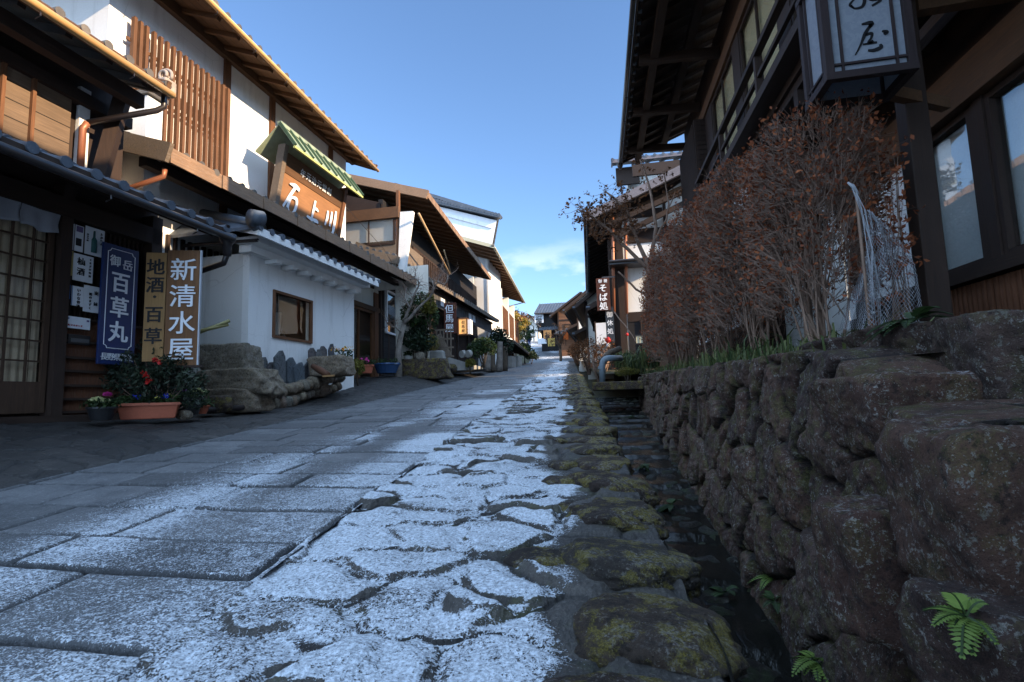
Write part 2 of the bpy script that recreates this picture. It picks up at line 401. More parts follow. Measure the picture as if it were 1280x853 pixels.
# ---- granite slabs
def slab_rows():
    r = random.Random(5); ys = [-3.0]; cuts = []
    while ys[-1] < 46:
        ys.append(ys[-1] + r.uniform(.28, .42)); c = [-2.36]
        while True:
            w = r.uniform(.34, .78); x = c[-1] + w
            if x > -.42: break
            c.append(x)
        c.append(0.02 + r.uniform(-.03, .03)); cuts.append(c)
    return ys, cuts
YS, CUTS = slab_rows()
def make_slabs():
    ys = rows(-2.9, 45.5); ts = np.linspace(-2.40, .03, 250)
    T, Y = np.meshgrid(ts, ys)
    skew = Y + .035 * T + .02 * fbm(T * .8, Y * .4, seed=3)
    ri = np.clip(np.searchsorted(YS, skew) - 1, 0, len(CUTS) - 1)
    dy = np.minimum(skew - np.array(YS)[ri], np.array(YS)[ri + 1] - skew)
    mx = max(len(c) for c in CUTS); CA = np.array([c + [99] * (mx - len(c)) for c in CUTS])[ri]
    Tw = T + .012 * fbm(T * 2, Y * 2, seed=9)
    dt = np.min(np.abs(CA - Tw[..., None]), -1); si = (CA < Tw[..., None]).sum(-1)
    rid = _h(ri, si, 0 * ri, 3); rid2 = _h(ri, si, 0 * ri + 1, 3); rid3 = _h(ri, si, 0 * ri + 2, 3)
    dm = np.minimum(dy, dt) + .004 * fbm(T * 25, Y * 25, seed=21)
    groove = 1 - sstep(.005, .017, dm); chamf = 1 - sstep(.0, .035, dm)
    cy = (np.array(YS)[ri] + np.array(YS)[ri + 1]) / 2
    Z = zr(Y) + (rid - .5) * .008 + (rid2 - .5) * .018 * (skew - cy) - .024 * groove - .004 * chamf + .0035 * fbm(T * 9, Y * 6, seed=4) + .006 * fbm(T * 2, Y * 2, seed=8)
    g = vnoise(T * 1.1, Y * .55, seed=31); g2 = vnoise(T * 3.2, Y * 1.3, seed=37)
    wob = T + .22 * (vnoise(T * .5, Y * .5, seed=12) - .5)
    ws = -1.25 + .35 * np.clip(Y - 4, 0, 2) / 2 + .5 * np.clip(Y - 8, 0, 6) / 6          # frost reaches in from the right
    base = sstep(ws - .70, ws + .50, wob) * .87
    track = np.exp(-((wob + .55) / .20) ** 2) * (.10 + .60 * sstep(.3, .7, vnoise(T * 2, Y * .8, seed=133))) + np.exp(-((wob + 1.75) / .16) ** 2) * .45
    s = base - track * base * 1.1 + (g - .5) * .42 + (g2 - .5) * .22 + (rid3 - .5) * .30 * sstep(1.5, 4, Y)
    s = np.where(Y > 4.5, s * .75 + .16 * (rid3 > .62) * sstep(4.5, 7, Y) * (vnoise(T, Y * .4, seed=77) > .4), s)
    s = s * (1 - .97 * (1 - sstep(.006, .022, dm)) * (rid2 < .85)) + .8 * (1 - sstep(.004, .012, dm)) * (vnoise(T * .9, Y * .9, seed=55) > .66)
    s = s + .16 * (vnoise(T * 1.7, Y * 1.1, seed=201) > .35) * (1 - sstep(.05, .3, s))
    P = np.stack([xc(Y) + T, Y, Z], -1)
    o = npmesh('slab_paving', P.reshape(-1, 3), gridfaces(*T.shape), m_slab, attrs={'snow': np.clip(s, 0, 1), 'cell': rid, 'joint': 1 - sstep(.006, .018, dm)})
    return tag(o, 'granite slab paving of the sloping street dusted with frost', None, None, 'structure')
make_slabs()
# ---- rough stones under frost
def make_cobbles():
    ys = rows(-2.9, 45.5, .005, .004); ts = np.linspace(.0, 1.31, 190)
    T, Y = np.meshgrid(ts, ys)
    wx = .08 * fbm(T * 4, Y * 4, seed=41) + .012 * fbm(T * 16, Y * 16, seed=46); wy = .08 * fbm(T * 4, Y * 4, seed=43) + .010 * fbm(T * 16, Y * 16, seed=47)
    f1, f2, cx, cy, cid = voro((T + wx) / .31, (Y + wy) / .25, 17, .95)
    e = f2 - f1
    pl = sstep(.015, .22, e); cid2 = (cid * 7.77) % 1; cid3 = (cid * 13.3) % 1
    tilt = (cid - .5) * .035 * cx + (-.030 * (cid2 - .15)) * cy
    fill = sstep(.30, .50, vnoise(T * 2.6 + .4 * fbm(T * 4, Y * 4, seed=62), Y * 2.6, seed=61))      # frost has levelled some of the joints
    Z = zr(Y) - .016 + (.014 + .024 * cid3) * pl * (1 - .55 * fill) + tilt * .8 * (1 - .5 * fill) + .008 * fbm(T * 12, Y * 12, seed=5) + .012 * fbm(T * 3, Y * 3, seed=6)
    Z -= .0 + .05 * np.clip(T - 1.05, 0, 1)
    gy, gx = np.gradient(Z); dyy = np.gradient(ys)[:, None]; dxx = ts[1] - ts[0]
    sl = gy / dyy - .08; side = np.abs(gx / dxx)
    s = .98 - .85 * sstep(.16, .42, sl) * (1 - .6 * fill) - .35 * sstep(.2, .6, side) - .8 * (1 - sstep(.0, .05, e)) * (1 - .9 * fill) + (vnoise(T * 2.2, Y * 2.2, seed=71) - .5) * .40 + (vnoise(T * 9, Y * 9, seed=73) - .5) * .30
    snowedge = .93 + .05 * np.sin(Y * 3.1) + .16 * (vnoise(Y * 1.3, 0 * Y, seed=91) - .5) * 2
    s = s * (1 - sstep(snowedge - .10, snowedge + .05, T + .12 * fbm(T * 5, Y * 5, seed=93)))
    s = s - .22 * (vnoise(T * 1.0, Y * .6, seed=99) > .70)
    P = np.stack([xc(Y) + T, Y, Z], -1)
    o = npmesh('stone_paving', P.reshape(-1, 3), gridfaces(*T.shape), m_cob, attrs={'snow': np.clip(s, 0, 1), 'cell': cid, 'joint': 1 - sstep(.0, .07, e)})
    return tag(o, 'rough stone paving under a thin layer of frosty snow', None, None, 'structure')
make_cobbles()
def make_margin():
    ys = rows(-2.9, 45.5, .012, .007); ts = np.linspace(-6.4, -2.38, 300)
    T, Y = np.meshgrid(ts, ys)
    f1, f2, cx, cy, cid = voro((T + .03 * fbm(T * 3, Y * 3, seed=141)) / .30, (Y + .03 * fbm(T * 3, Y * 3, seed=143)) / .20, 117, .9)
    e = f2 - f1
    Z = zmargin(T, Y) - .03 * sstep(-2.43, -2.38, T) - .025 + .028 * sstep(.015, .075, e) + (cid - .5) * .022 * (cx + cy) + (cid - .5) * .012 + .006 * fbm(T * 8, Y * 8, seed=44)
    s = .12 + (cid - .5) * .1 + 0 * T
    P = np.stack([xc(Y) + T, Y, Z], -1)
    o = npmesh('cobbled_margin', P.reshape(-1, 3), gridfaces(*T.shape), m_marg, attrs={'snow': np.clip(s, 0, 1), 'cell': cid, 'joint': 1 - sstep(.01, .10, e)})
    return tag(o, 'dark cobbled strip between the slabs and the left houses', None, None, 'structure')
make_margin()
# far street beyond the crest
def make_far_road():
    ys = np.linspace(44.8, 110, 110); ts = np.linspace(-2.6, 1.4, 60); T, Y = np.meshgrid(ts, ys)
    f1, f2, cx, cy, cid = voro(T / .5, Y / .5, 217, .9)
    Z = zr(Y) + .02 * sstep(0, .15, f2 - f1) - .035
    s = .55 + (vnoise(T * .8, Y * .35, seed=7) - .5) * .9
    o = npmesh('far_road', np.stack([xc(Y) + T, Y, Z], -1).reshape(-1, 3), gridfaces(*T.shape), m_slab, attrs={'snow': np.clip(s, 0, 1), 'cell': cid})
    tag(o, 'upper stretch of the street with patches of snow', None, None, 'structure')
make_far_road()
# the land under and around everything: one sheet to the horizon
m_earth = mat_stone('dark_earth', (.035, .028, .02), (.07, .055, .04), .1, .5, 1)
def make_land():
    xs = np.concatenate([np.linspace(-400, -12, 24), np.linspace(-11, 11, 60), np.linspace(12, 400, 24)])
    ys = np.concatenate([np.linspace(-300, -8, 10), np.linspace(-7, 110, 130), np.linspace(115, 700, 40)])
    X, Y = np.meshgrid(xs, ys)
    Z = zr(Y) - .75 + np.where(Y > 160, (Y - 160) * .05, 0)
    Z += 9 * sstep(60, 260, np.abs(X)) * fbm(X * .01, Y * .01, seed=2) * 1.0
    Z += sstep(120, 500, Y) * 12 * fbm(X * .006, Y * .006, seed=6)
    Z += np.where(Y < -6, -.06 * (-6 - Y), 0)
    o = npmesh('ground', np.stack([X, Y, Z], -1).reshape(-1, 3), gridfaces(*X.shape), m_earth)
    tag(o, 'hillside ground under the village', None, None, 'structure')
make_land()
# left ground behind the cobbles and right terrace
def strip(name, x0f, x1f, zf, y0, y1, ny, nx, mat, label):
    ys = np.linspace(y0, y1, ny); K = np.linspace(0, 1, nx); Kk, Y = np.meshgrid(K, ys)
    X = x0f(Y) * (1 - Kk) + x1f(Y) * Kk; Z = zf(Y) + .03 * fbm(X * 2, Y * 2, seed=8) + .012 * fbm(X * 9, Y * 9, seed=18)
    o = npmesh(name, np.stack([X, Y, Z], -1).reshape(-1, 3), gridfaces(*X.shape), mat)
    return tag(o, label, None, None, 'structure')
strip('building_ground', lambda y: 0 * y - 22, lambda y: xc(y) - 6.2, lambda y: zleft(y) - .06, -6, 110, 200, 12, m_earth, 'bare ground behind the left row of houses')
WX = lambda y: .60 - .0125 * y          # face of the retaining wall
strip('terrace_ground', lambda y: np.where(y < 11.3, WX(y) + .16 + .3 * sstep(3.2, .5, y), np.where(y < 13, .5, xc(y) + 1.75)), lambda y: 0 * y + 20, lambda y: zright(y) - .03, -6, 110, 260, 60, m_earth, 'planted terrace behind the retaining wall')
# ditch: bed, stream, end slab
m_bed = mat_stone('wet_ditch_stones', (.012, .009, .006), (.034, .025, .017), .25, .35, 1.4, wet=.35, mossc=(.03, .06, .012))
def ditch_left(y): return xc(y) + np.interp(y, [0, 1.1, 6, 10, 14], [1.33, 1.33, 1.33, 1.32, 1.35])
def make_ditch():
    ys = rows(-2.9, 14, .012, .006); K = np.linspace(0, 1, 70); Kk, Y = np.meshgrid(K, ys)
    xl = ditch_left(Y) - .02; xr_ = np.where(Y < 11.3, WX(Y) + .02, .5)
    X = xl + (xr_ - xl) * Kk
    f1, f2, cx, cy, cid = voro(X / .16, Y / .2, 317, .9)
    depth = .50 * sstep(0, .22, Kk) + .03
    Z = zr(Y) - depth + .05 * sstep(0, .4, f2 - f1) * cid + .02 * fbm(X * 10, Y * 10, seed=12)
    o = npmesh('ditch_bed', np.stack([X, Y, Z], -1).reshape(-1, 3), gridfaces(*X.shape), m_bed)
    tag(o, 'stony bed of the narrow ditch beside the wall', None, None, 'structure')
    t = NT('stream_water'); o_ = t.coord((1, .4, 1)); n1 = t.noise(o_, 14, 5, .6, 1.0)
    t.principled((.006, .006, .005), .2, .3, t.bump(n1, .35, .02)); wm = t.m
    ys = np.linspace(-2.9, 13.5, 400); K = np.linspace(.22, 1, 14); Kk, Y = np.meshgrid(K, ys)
    xl = ditch_left(Y); xr_ = np.where(Y < 11.3, WX(Y), .5); X = xl + (xr_ - xl) * Kk
    Z = zr(np.round(Y * 1.6) / 1.6 * .6 + Y * .4) - .50 + .012 * fbm(X * 6, Y * 6, seed=51)
    o = npmesh('stream', np.stack([X, Y, Z], -1).reshape(-1, 3), gridfaces(*X.shape), wm)
    tag(o, 'trickle of dark water in the ditch', None, None, 'structure')
make_ditch()
# ================================================================== rocks
_ico = {}
def ico(n):
    if n in _ico: return _ico[n]
    import bmesh
    bm = bmesh.new(); bmesh.ops.create_icosphere(bm, subdivisions=n, radius=1)
    v = np.array([q.co[:] for q in bm.verts]); f = np.array([[a.index for a in p.verts] for p in bm.faces]); bm.free()
    _ico[n] = (v, f); return v, f
def rock(name, c, size, mat, seed=0, sub=5, boxy=.6, rough=.12, rot=(0, 0, 0), parent=None, label=None, cat=None, group=None, kind=None):
    v, f = ico(sub); s = np.array(size) / 2
    # a boulder: a ball cut by random flat faces, then worn
    rg = np.random.default_rng(seed + 1000); nf = 13; N = rg.normal(size=(nf, 3)); N /= np.linalg.norm(N, axis=1)[:, None]
    N = np.concatenate([N, [[0, 0, 1], [0, 0, -1], [1, 0, .1], [-1, 0, -.1], [.1, 1, 0], [-.1, -1, 0]]]); N /= np.linalg.norm(N, axis=1)[:, None]
    dd = np.concatenate([rg.uniform(.80, .95, nf), np.full(6, .85)]) if boxy < .58 else np.concatenate([rg.uniform(.93, 1.1, nf), rg.uniform(.60, .70, 6)])
    x, y, z = v.T; w = v + .10 * np.stack([fbm(x * 1.5 + seed, y * 1.5, z * 1.5, seed + k, 3) for k in (1, 2, 3)], -1)
    dot = w @ N.T; rr = np.where(dot > .05, dd[None] / np.maximum(dot, .05), 9.); k_ = 26.0 if boxy < .58 else 42.0
    r_ = -np.log(np.exp(-k_ * np.minimum(rr, 2)).sum(1) + np.exp(-k_ * 1.05)) / k_
    q = v * (r_ / (.9 if boxy < .58 else .72))[:, None]
    d = 1 + rough * .35 * fbm(x * 1.3 + seed, y * 1.3, z * 1.3, seed, 3) + rough * .62 * fbm(x * 4.2, y * 4.2 + seed, z * 4.2, seed + 3, 6, .68) + .014 * fbm(x * 18, y * 18, z * 18 + seed, seed, 3, .6)
    q = q * d[:, None] * s
    R = np.array(Matrix.Rotation(rot[2], 3, 'Z') @ Matrix.Rotation(rot[1], 3, 'Y') @ Matrix.Rotation(rot[0], 3, 'X'))
    q = q @ R.T
    me = bpy.data.meshes.new(name); me.from_pydata(q.tolist(), [], f.tolist()); me.polygons.foreach_set('use_smooth', [True] * len(f))
    me.materials.append(mat); o = bpy.data.objects.new(name, me); COL.objects.link(o); c = V(c)
    if parent: o.parent = parent; o.location = c - wloc(parent)
    else: o.location = c
    return tag(o, label, cat, group, kind)
m_wall = mat_stone('retaining_wall_stone', (.060, .034, .027), (.17, .10, .078), .75, .5, 2.0, attrcell=True, mossc=(.075, .075, .012))
m_bould = mat_stone('boulder_stone', (.060, .034, .027), (.17, .10, .078), .8, .22, 2.2, snow=.5)
m_kerb = mat_stone('kerb_stone', (.034, .026, .022), (.095, .070, .056), .5, .50, 1.8, snow=.15, mossc=(.19, .155, .015))
m_rockg = mat_stone('pale_speckled_stone', (.13, .11, .09), (.34, .29, .235), .9, .12, 2.4)
m_rockd = mat_stone('dark_slate_slab', (.10, .11, .125), (.22, .23, .25), .3, .05, 1.5)
# ---- retaining wall
def wtop(y): return np.interp(y, [-3, .5, 1.2, 1.55, 1.75, 1.95, 3, 11.2], [-.10, -.10, -.09, -.06, .05, .135, .165, .40])
def make_wall():
    root = thing('retaining_wall', 'mossy dry stone retaining wall of rounded boulders beside the ditch', 'wall', (WX(5) + .1, 5, 0))
    ys = [-2.9]
    while ys[-1] < 11.2: ys.append(ys[-1] + (.03 if ys[-1] < .55 else max(.005, .0042 * ys[-1])))
    ys = np.array(ys); vs = np.linspace(0, 1, 190); VV, Y = np.meshgrid(vs, ys)
    zb = zr(Y) - .55; zt = wtop(Y) + .03 * fbm(Y * 3, 0 * Y, seed=88)
    Z0 = zb + (zt - zb) * np.clip(VV / .93, 0, 1)
    back = np.clip((VV - .93) / .07, 0, 1)
    U = Y + .07 * fbm(Y * 3, Z0 * 3, seed=15) + .02 * fbm(Y * 14, Z0 * 14, seed=25); W = Z0 + .08 * fbm(Y * 3, Z0 * 3, seed=16)
    f1, f2, cx, cy, cid = voro(U / .30, W / .27, 417, .95)
    e = f2 - f1; pil = sstep(.0, .11, e) * .72 + sstep(.0, .45, e) * .28
    cid2 = (cid * 9.31) % 1; cid3 = (cid * 3.71) % 1
    D = .048 * pil + (cid - .5) * .035 + (cid2 - .5) * .12 * cx + (cid3 - .5) * .10 * cy + 0.018 * fbm(Y * 7, Z0 * 7, seed=19, oct=5, gain=.6) + .012 * fbm(Y * 26, Z0 * 26, seed=29, oct=4, gain=.6)
    D = D * (1 - .6 * back)
    X = WX(Y) + .045 + .10 * (Z0 - zb) - D + back * .30
    Zf = Z0 + .02 * back
    P = np.stack([X, Y, Zf], -1)
    npmesh('stonework', P.reshape(-1, 3), gridfaces(*X.shape)[:, ::-1], m_wall, root, attrs={'cell': cid, 'joint': 1 - sstep(.01, .075, e + .02 * fbm(Y * 20, Z0 * 20, seed=77))})
    MB().hexa([(.9, -2.9, -1.6), (1.0, -2.9, -1.6), (.95, 11.2, -.4), (.8, 11.2, -.4), (.9, -2.9, -.2), (1.0, -2.9, -.2), (.95, 11.2, .3), (.8, 11.2, .3)]).build('backing', m_bed, root)
    MB().box(.42, .95, 11.02, 11.22, -.5, .36).build('end_stone', m_wall, root, bevel=.03)
make_wall()
# individual boulders of the stepped near end
BL = [  # name, pixel centre, distance Y, size, rot, seed, label
    ('boulder', (1125, 512), 1.75, (.34, .42, .22), .1, 3, 'long dark boulder jutting from the wall below the capping stones'),
    ('boulder', (1070, 442), 2.35, (.34, .42, .13), .0, 5, 'flat capping boulder left of the pillar base on the wall'),
    ('boulder', (1178, 437), 2.05, (.50, .40, .19), .2, 8, 'pale brown capping boulder directly below the timber pillar'),
    ('boulder', (1264, 448), 1.65, (.30, .42, .25), -.2, 11, 'tall dark capping boulder at the right edge of the picture'),
    ('boulder', (1262, 640), 1.16, (.34, .30, .33), .05, 14, 'largest lichen speckled boulder at the lower right'),
    ('boulder', (1112, 712), 1.44, (.24, .24, .32), .1, 17, 'rounded boulder in the middle of the near wall face'),
    ('boulder', (1268, 815), 1.02, (.22, .22, .20), .3, 20, 'speckled boulder at the bottom right corner'),
]
for nm, (px, py), Y0, sz, rz_, sd, lb in BL:
    p = atY(px, py, Y0); rock(nm, p, sz, m_bould, sd, 5, .62, .13, (0, 0, rz_), None, lb, 'boulder', 'boulders at the near end of the wall')
p = atY(1180, 488, 1.9); rock('stone', p, (.16, .3, .10), m_bould, 33, 4, .3, .2, (.5, .3, 0), None, 'small wedge stone leaning between two capping boulders', 'stone')
# mossy kerb stones along the ditch
rk = random.Random(3); y = .55; i = 0
KL = ['broad moss patched kerb stone nearest the camera', 'second kerb stone from the camera with yellow moss', 'third kerb stone from the camera, domed and brown', 'small dark kerb stone between two domed ones', 'fifth kerb stone along the ditch edge', 'sixth kerb stone along the ditch edge, low and dark']
while y < 16:
    L = rk.uniform(.20, .50) * (1 + .02 * y); w = rk.uniform(.31, .43) + (.06 if y < 2.2 else 0)
    yc = y + L / 2; x = float(ditch_left(yc)) - w / 2 + .05 + rk.uniform(-.03, .02)
    lb = KL[i] if i < len(KL) else 'low mossy kerb stone in the row further up the ditch'
    rock('kerb_stone', (x, yc, float(zr(yc)) - .045), (w, L * .97, .14 + rk.uniform(-.02, .03)), m_kerb, 40 + i, 5 if y < 4 else 4, rk.uniform(.2, .5), .22, (rk.uniform(-.07, .07), rk.uniform(-.02, .12), rk.uniform(-.5, .5)), None, lb, 'kerb stone', 'kerb stones along the ditch')
    if rk.random() < .7:
        rock('kerb_stone', (x - w * .60, yc + rk.uniform(-.08, .08), float(zr(yc)) - .035), (.20, .22, .10), m_kerb, 140 + i, 4, .3, .2, (0, 0, rk.uniform(0, 3)), None, 'small dark stone sunk in the snow beside the kerb row', 'kerb stone', 'small stones beside the kerb')
    y += L * .98; i += 1
# ================================================================== building helpers
def roofplane(fr, u0, u1, oe, ze, orr, zr_, root, mat=None, pitch=.27, course=.24, name='roof', u0r=None, u1r=None, thick=.10, fasc=None, soff=None, raf=None, rafn=None, gutter=None, oe1=None, verge=True, amp=.035):
    """one slope of a tiled roof, eave at (oe,ze) and ridge side at (orr,zr_); rafters, boards, fascia and gutter underneath.
    oe1: out-distance of the eave at the far end when the eave is not parallel to the wall"""
    u0r = u0 if u0r is None else u0r; u1r = u1 if u1r is None else u1r; oe1 = oe if oe1 is None else oe1
    ncol = max(2, int(round((u1 - u0) / pitch))); prof = np.array([0, .12, .25, .40, .55, .70, .85])
    K = np.concatenate([(np.arange(ncol)[:, None] + prof[None]).ravel(), [ncol]]) / ncol
    wv = np.concatenate([np.tile(np.array([1, .75, .1, -.35, -.5, -.35, .15]), ncol), [1]]) * amp
    L = sqrt((orr - oe) ** 2 + (zr_ - ze) ** 2); nc = max(2, int(round(L / course)))
    S = []; LZ_ = []
    for i in range(nc): S += [i / nc, (i + .999) / nc]; LZ_ += [.022, 0.0]
    S = np.array(S); LZ_ = np.array(LZ_); KK, SS = np.meshgrid(K, S); WV = np.tile(wv, (len(S), 1)); LL = np.tile(LZ_[:, None], (1, len(K)))
    jit = .006 * fbm(KK * ncol * .7, SS * nc * .5, seed=int(abs(ze * 100)))
    U = (u0 + (u1 - u0) * KK) * (1 - SS) + (u0r + (u1r - u0r) * KK) * SS
    O = (oe + (oe1 - oe) * KK) * (1 - SS) + orr * SS; Z = ze + (zr_ - ze) * SS + WV + LL + thick * .5 + jit
    d, n = fr.d, fr.n
    P = np.stack([fr.x + d.x * U + n.x * O, fr.y + d.y * U + n.y * O, Z], -1)
    V_ = P.reshape(-1, 3).tolist(); F_ = gridfaces(*U.shape).tolist()
    mb = MB(); mb.add(V_, F_)
    for i in range(ncol + 1):      # round end tiles
        k = i / ncol; c = fr.p(u0 + (u1 - u0) * k, oe + (oe1 - oe) * k, ze + thick * .5 + .012)
        a = fr.n; mb.tube([c + a * .035, c - a * .10], .052 * (pitch / .27) ** .5, 10)
    r = mb.build(name, mat or m_tile, root, smooth=False)
    for p_ in r.data.polygons: p_.use_smooth = True
    if hasattr(r.data, 'set_sharp_from_angle'): r.data.set_sharp_from_angle(angle=radians(40))
    def q(k, s, dz=0): 
        return fr.p((u0 + (u1 - u0) * k) * (1 - s) + (u0r + (u1r - u0r) * k) * s, (oe + (oe1 - oe) * k) * (1 - s) + orr * s, ze + (zr_ - ze) * s + dz)
    b = MB().hexa([q(0, .01, 0), q(1, .01, 0), q(1, 1, 0), q(0, 1, 0), q(0, .01, thick * .4), q(1, .01, thick * .4), q(1, 1, thick * .4), q(0, 1, thick * .4)])
    b.build('soffit', soff or m_soffit, root)
    if rafn:
        for i in range(rafn):
            k = (i + .5) / rafn
            MB().beam(q(k, .02, -.045), q(k, 1, -.045), .07, .085).build('rafter', raf or m_dark, root)
    f = fasc or m_dark
    MB().beam(q(0, 0, .0), q(1, 0, .0), .035, .12).build('fascia', f, root)
    if verge:
        for k in (0, 1): MB().beam(q(k, -.01, .03), q(k, 1, .03), .05, .17).build('bargeboard', f, root)
    if gutter:
        a, b_ = q(-.005, 0, -.055) + fr.n * .07, q(1.005, 0, -.055) + fr.n * .07
        MB().tube([a, b_], .042, 12).build('gutter', gutter, root, smooth=True)
        nb = max(2, int((u1 - u0) / .9))
        mb = MB()
        for i in range(nb):
            c = q((i + .5) / nb, 0, -.065) + fr.n * .07; mb.tube([c + V((0, 0, .06)), c + V((0, 0, -.07)) + fr.n * .01, c + V((0, 0, -.09)) - fr.n * .05], .007, 5)
        mb.build('gutter_bracket', m_gutter, root)
    return r
def window(fr, u0, u1, z0, z1, o, root, nx=2, ny=1, frame=.05, fm=None, glass=None, back=None, depth=.06, bar=.025, name='window'):
    fm = fm or m_darkv; mb = MB()
    mb.fb(fr, u0, u0 + frame, o - depth, o + .012, z0, z1); mb.fb(fr, u1 - frame, u1, o - depth, o + .012, z0, z1)
    mb.fb(fr, u0 + frame, u1 - frame, o - depth, o + .010, z0, z0 + frame); mb.fb(fr, u0 + frame, u1 - frame, o - depth, o + .010, z1 - frame, z1)
    for i in range(1, nx):
        u = u0 + (u1 - u0) * i / nx; mb.fb(fr, u - bar / 2, u + bar / 2, o - depth, o + .006, z0 + frame, z1 - frame)
    for i in range(1, ny):
        z = z0 + (z1 - z0) * i / ny; mb.fb(fr, u0 + frame, u1 - frame, o - depth * .8, o + .003, z - bar / 2, z + bar / 2)
    w = mb.build(name, fm, root)
    MB().fb(fr, u0 + .01, u1 - .01, o - depth * .55, o - depth * .5, z0 + .01, z1 - .01).build('pane', glass or m_glass, w)
    if back: MB().fb(fr, u0 + .005, u1 - .005, o - depth - .05, o - depth - .03, z0 + .005, z1 - .005).build('pane_backing', back, w)  # backing sheet; the dim material's dark colour stands in for an unlit room
    return w
def lattice(fr, u0, u1, z0, z1, o, root, n, w=.035, d=.05, mat=None, rails=(0, .5, 1), name='lattice', rh=.05):
    mb = MB(); mat = mat or m_brownv
    for i in range(n):
        u = u0 + (u1 - u0) * (i + .5) / n; mb.fb(fr, u - w / 2, u + w / 2, o, o + d, z0, z1)
    for r in rails:
        z = z0 + (z1 - z0) * r; mb.fb(fr, u0 - .02, u1 + .02, o - .03, o - .004, z - rh / 2, z + rh / 2)
    return mb.build(name, mat, root)
def glyphs(s, mat, place, size, root, name='lettering', bold=.012, shear=0, depth=.004, sx=1.0):
    """place(i, n) -> (centre, xdir, ydir) for each character; all characters of one line of writing are one mesh"""
    av = []; af = []; n = len(s)
    for i, ch in enumerate(s):
        if ch == ' ': continue
        cu = bpy.data.curves.new('t', 'FONT'); cu.body = ch; cu.size = 1; cu.align_x = 'CENTER'; cu.align_y = 'CENTER'; cu.offset = 0; cu.shear = shear; cu.resolution_u = 3; cu.extrude = .5
        ob = bpy.data.objects.new('t', cu); COL.objects.link(ob)
        dg = bpy.context.evaluated_depsgraph_get(); me = bpy.data.meshes.new_from_object(ob.evaluated_get(dg))
        c, xd, yd = place(i, n); zd = xd.cross(yd); sz = size[i] if hasattr(size, '__len__') else size
        vs = [q.co for q in me.vertices]
        if vs:
            mx = (min(q.x for q in vs) + max(q.x for q in vs)) / 2 if False else 0
            ys_ = [q.y for q in vs]; my = (min(ys_) + max(ys_)) / 2 if ord(ch) > 255 else sum((min(ys_), max(ys_))) / 2
            bb = bold * .55
            for kk, (bx_, by_) in enumerate(((0, 0), (bb, bb * .6), (-bb, bb * .6), (-bb, -bb * .6), (bb, -bb * .6)) if bold > .008 else ((0, 0),)):
                b = len(av)
                av += [c + xd * ((q.x - mx + bx_) * sz * sx) + yd * ((q.y - my + by_) * sz) + zd * (q.z * (depth + .0007 * kk)) for q in vs]; af += [tuple(b + k for k in p.vertices) for p in me.polygons]
        bpy.data.objects.remove(ob); bpy.data.meshes.remove(me)
    m = MB(); m.v = [tuple(q) for q in av]; m.f = af
    return m.build(name, mat, root)
def vtext(s, mat, c, xd, size, root, pitch=None, **kw):
    """vertical writing: first character centred at c, going down"""
    pitch = pitch or size * 1.12; dn = V((0, 0, -1))
    return glyphs(s, mat, lambda i, n: (V(c) + dn * pitch * i, V(xd), V((0, 0, 1))), size, root, **kw)
def strokes(polys, mat, c, xd, yd, root, name='lettering', depth=.006):
    """brush strokes: each a list of (x, y, halfwidth)"""
    mb = MB(); xd, yd = V(xd), V(yd); zd = xd.cross(yd); c = V(c)
    for st in polys:
        # smooth by Catmull-Rom
        P = [V(q) for q in st]; Q = []
        for i in range(len(P) - 1):
            p0, p1, p2, p3 = P[max(i - 1, 0)], P[i], P[i + 1], P[min(i + 2, len(P) - 1)]
            for k in range(6):
                t = k / 6; Q.append(.5 * ((2 * p1) + (p2 - p0) * t + (2 * p0 - 5 * p1 + 4 * p2 - p3) * t * t + (3 * p1 - p0 - 3 * p2 + p3) * t ** 3))
        Q.append(P[-1]); L = []; R = []
        for i, q in enumerate(Q):
            d = (Q[min(i + 1, len(Q) - 1)] - Q[max(i - 1, 0)]); d = V((d.x, d.y, 0)); d = d.normalized() if d.length else V((1, 0, 0)); nrm = V((-d.y, d.x, 0)); w = max(.002, q.z)
            L.append((q.x + nrm.x * w, q.y + nrm.y * w)); R.append((q.x - nrm.x * w, q.y - nrm.y * w))
        f = lambda a, zz: c + xd * a[0] + yd * a[1] + zd * zz
        vs = [f(a, z) for z in (depth, -depth) for pr in zip(L, R) for a in pr]; n = len(L); fs = []
        for i in range(n - 1):
            a = 2 * i; fs += [(a, a + 1, a + 3, a + 2), (2 * n + a + 2, 2 * n + a + 3, 2 * n + a + 1, 2 * n + a), (a, a + 2, 2 * n + a + 2, 2 * n + a), (a + 3, a + 1, 2 * n + a + 1, 2 * n + a + 3)]
        mb.add(vs, fs)
    return mb.build(name, mat, root)
def slantbox(fr, corners, o0, o1, mat, name, root):
    """a panel given by 4 (u,z) corners, from o0 to o1"""
    return MB().hexa([fr.p(corners[0][0], o0, corners[0][1]), fr.p(corners[1][0], o0, corners[1][1]), fr.p(corners[1][0], o1, corners[1][1]), fr.p(corners[0][0], o1, corners[0][1]),
                      fr.p(corners[3][0], o0, corners[3][1]), fr.p(corners[2][0], o0, corners[2][1]), fr.p(corners[2][0], o1, corners[2][1]), fr.p(corners[3][0], o1, corners[3][1])]).build(name, mat, root)
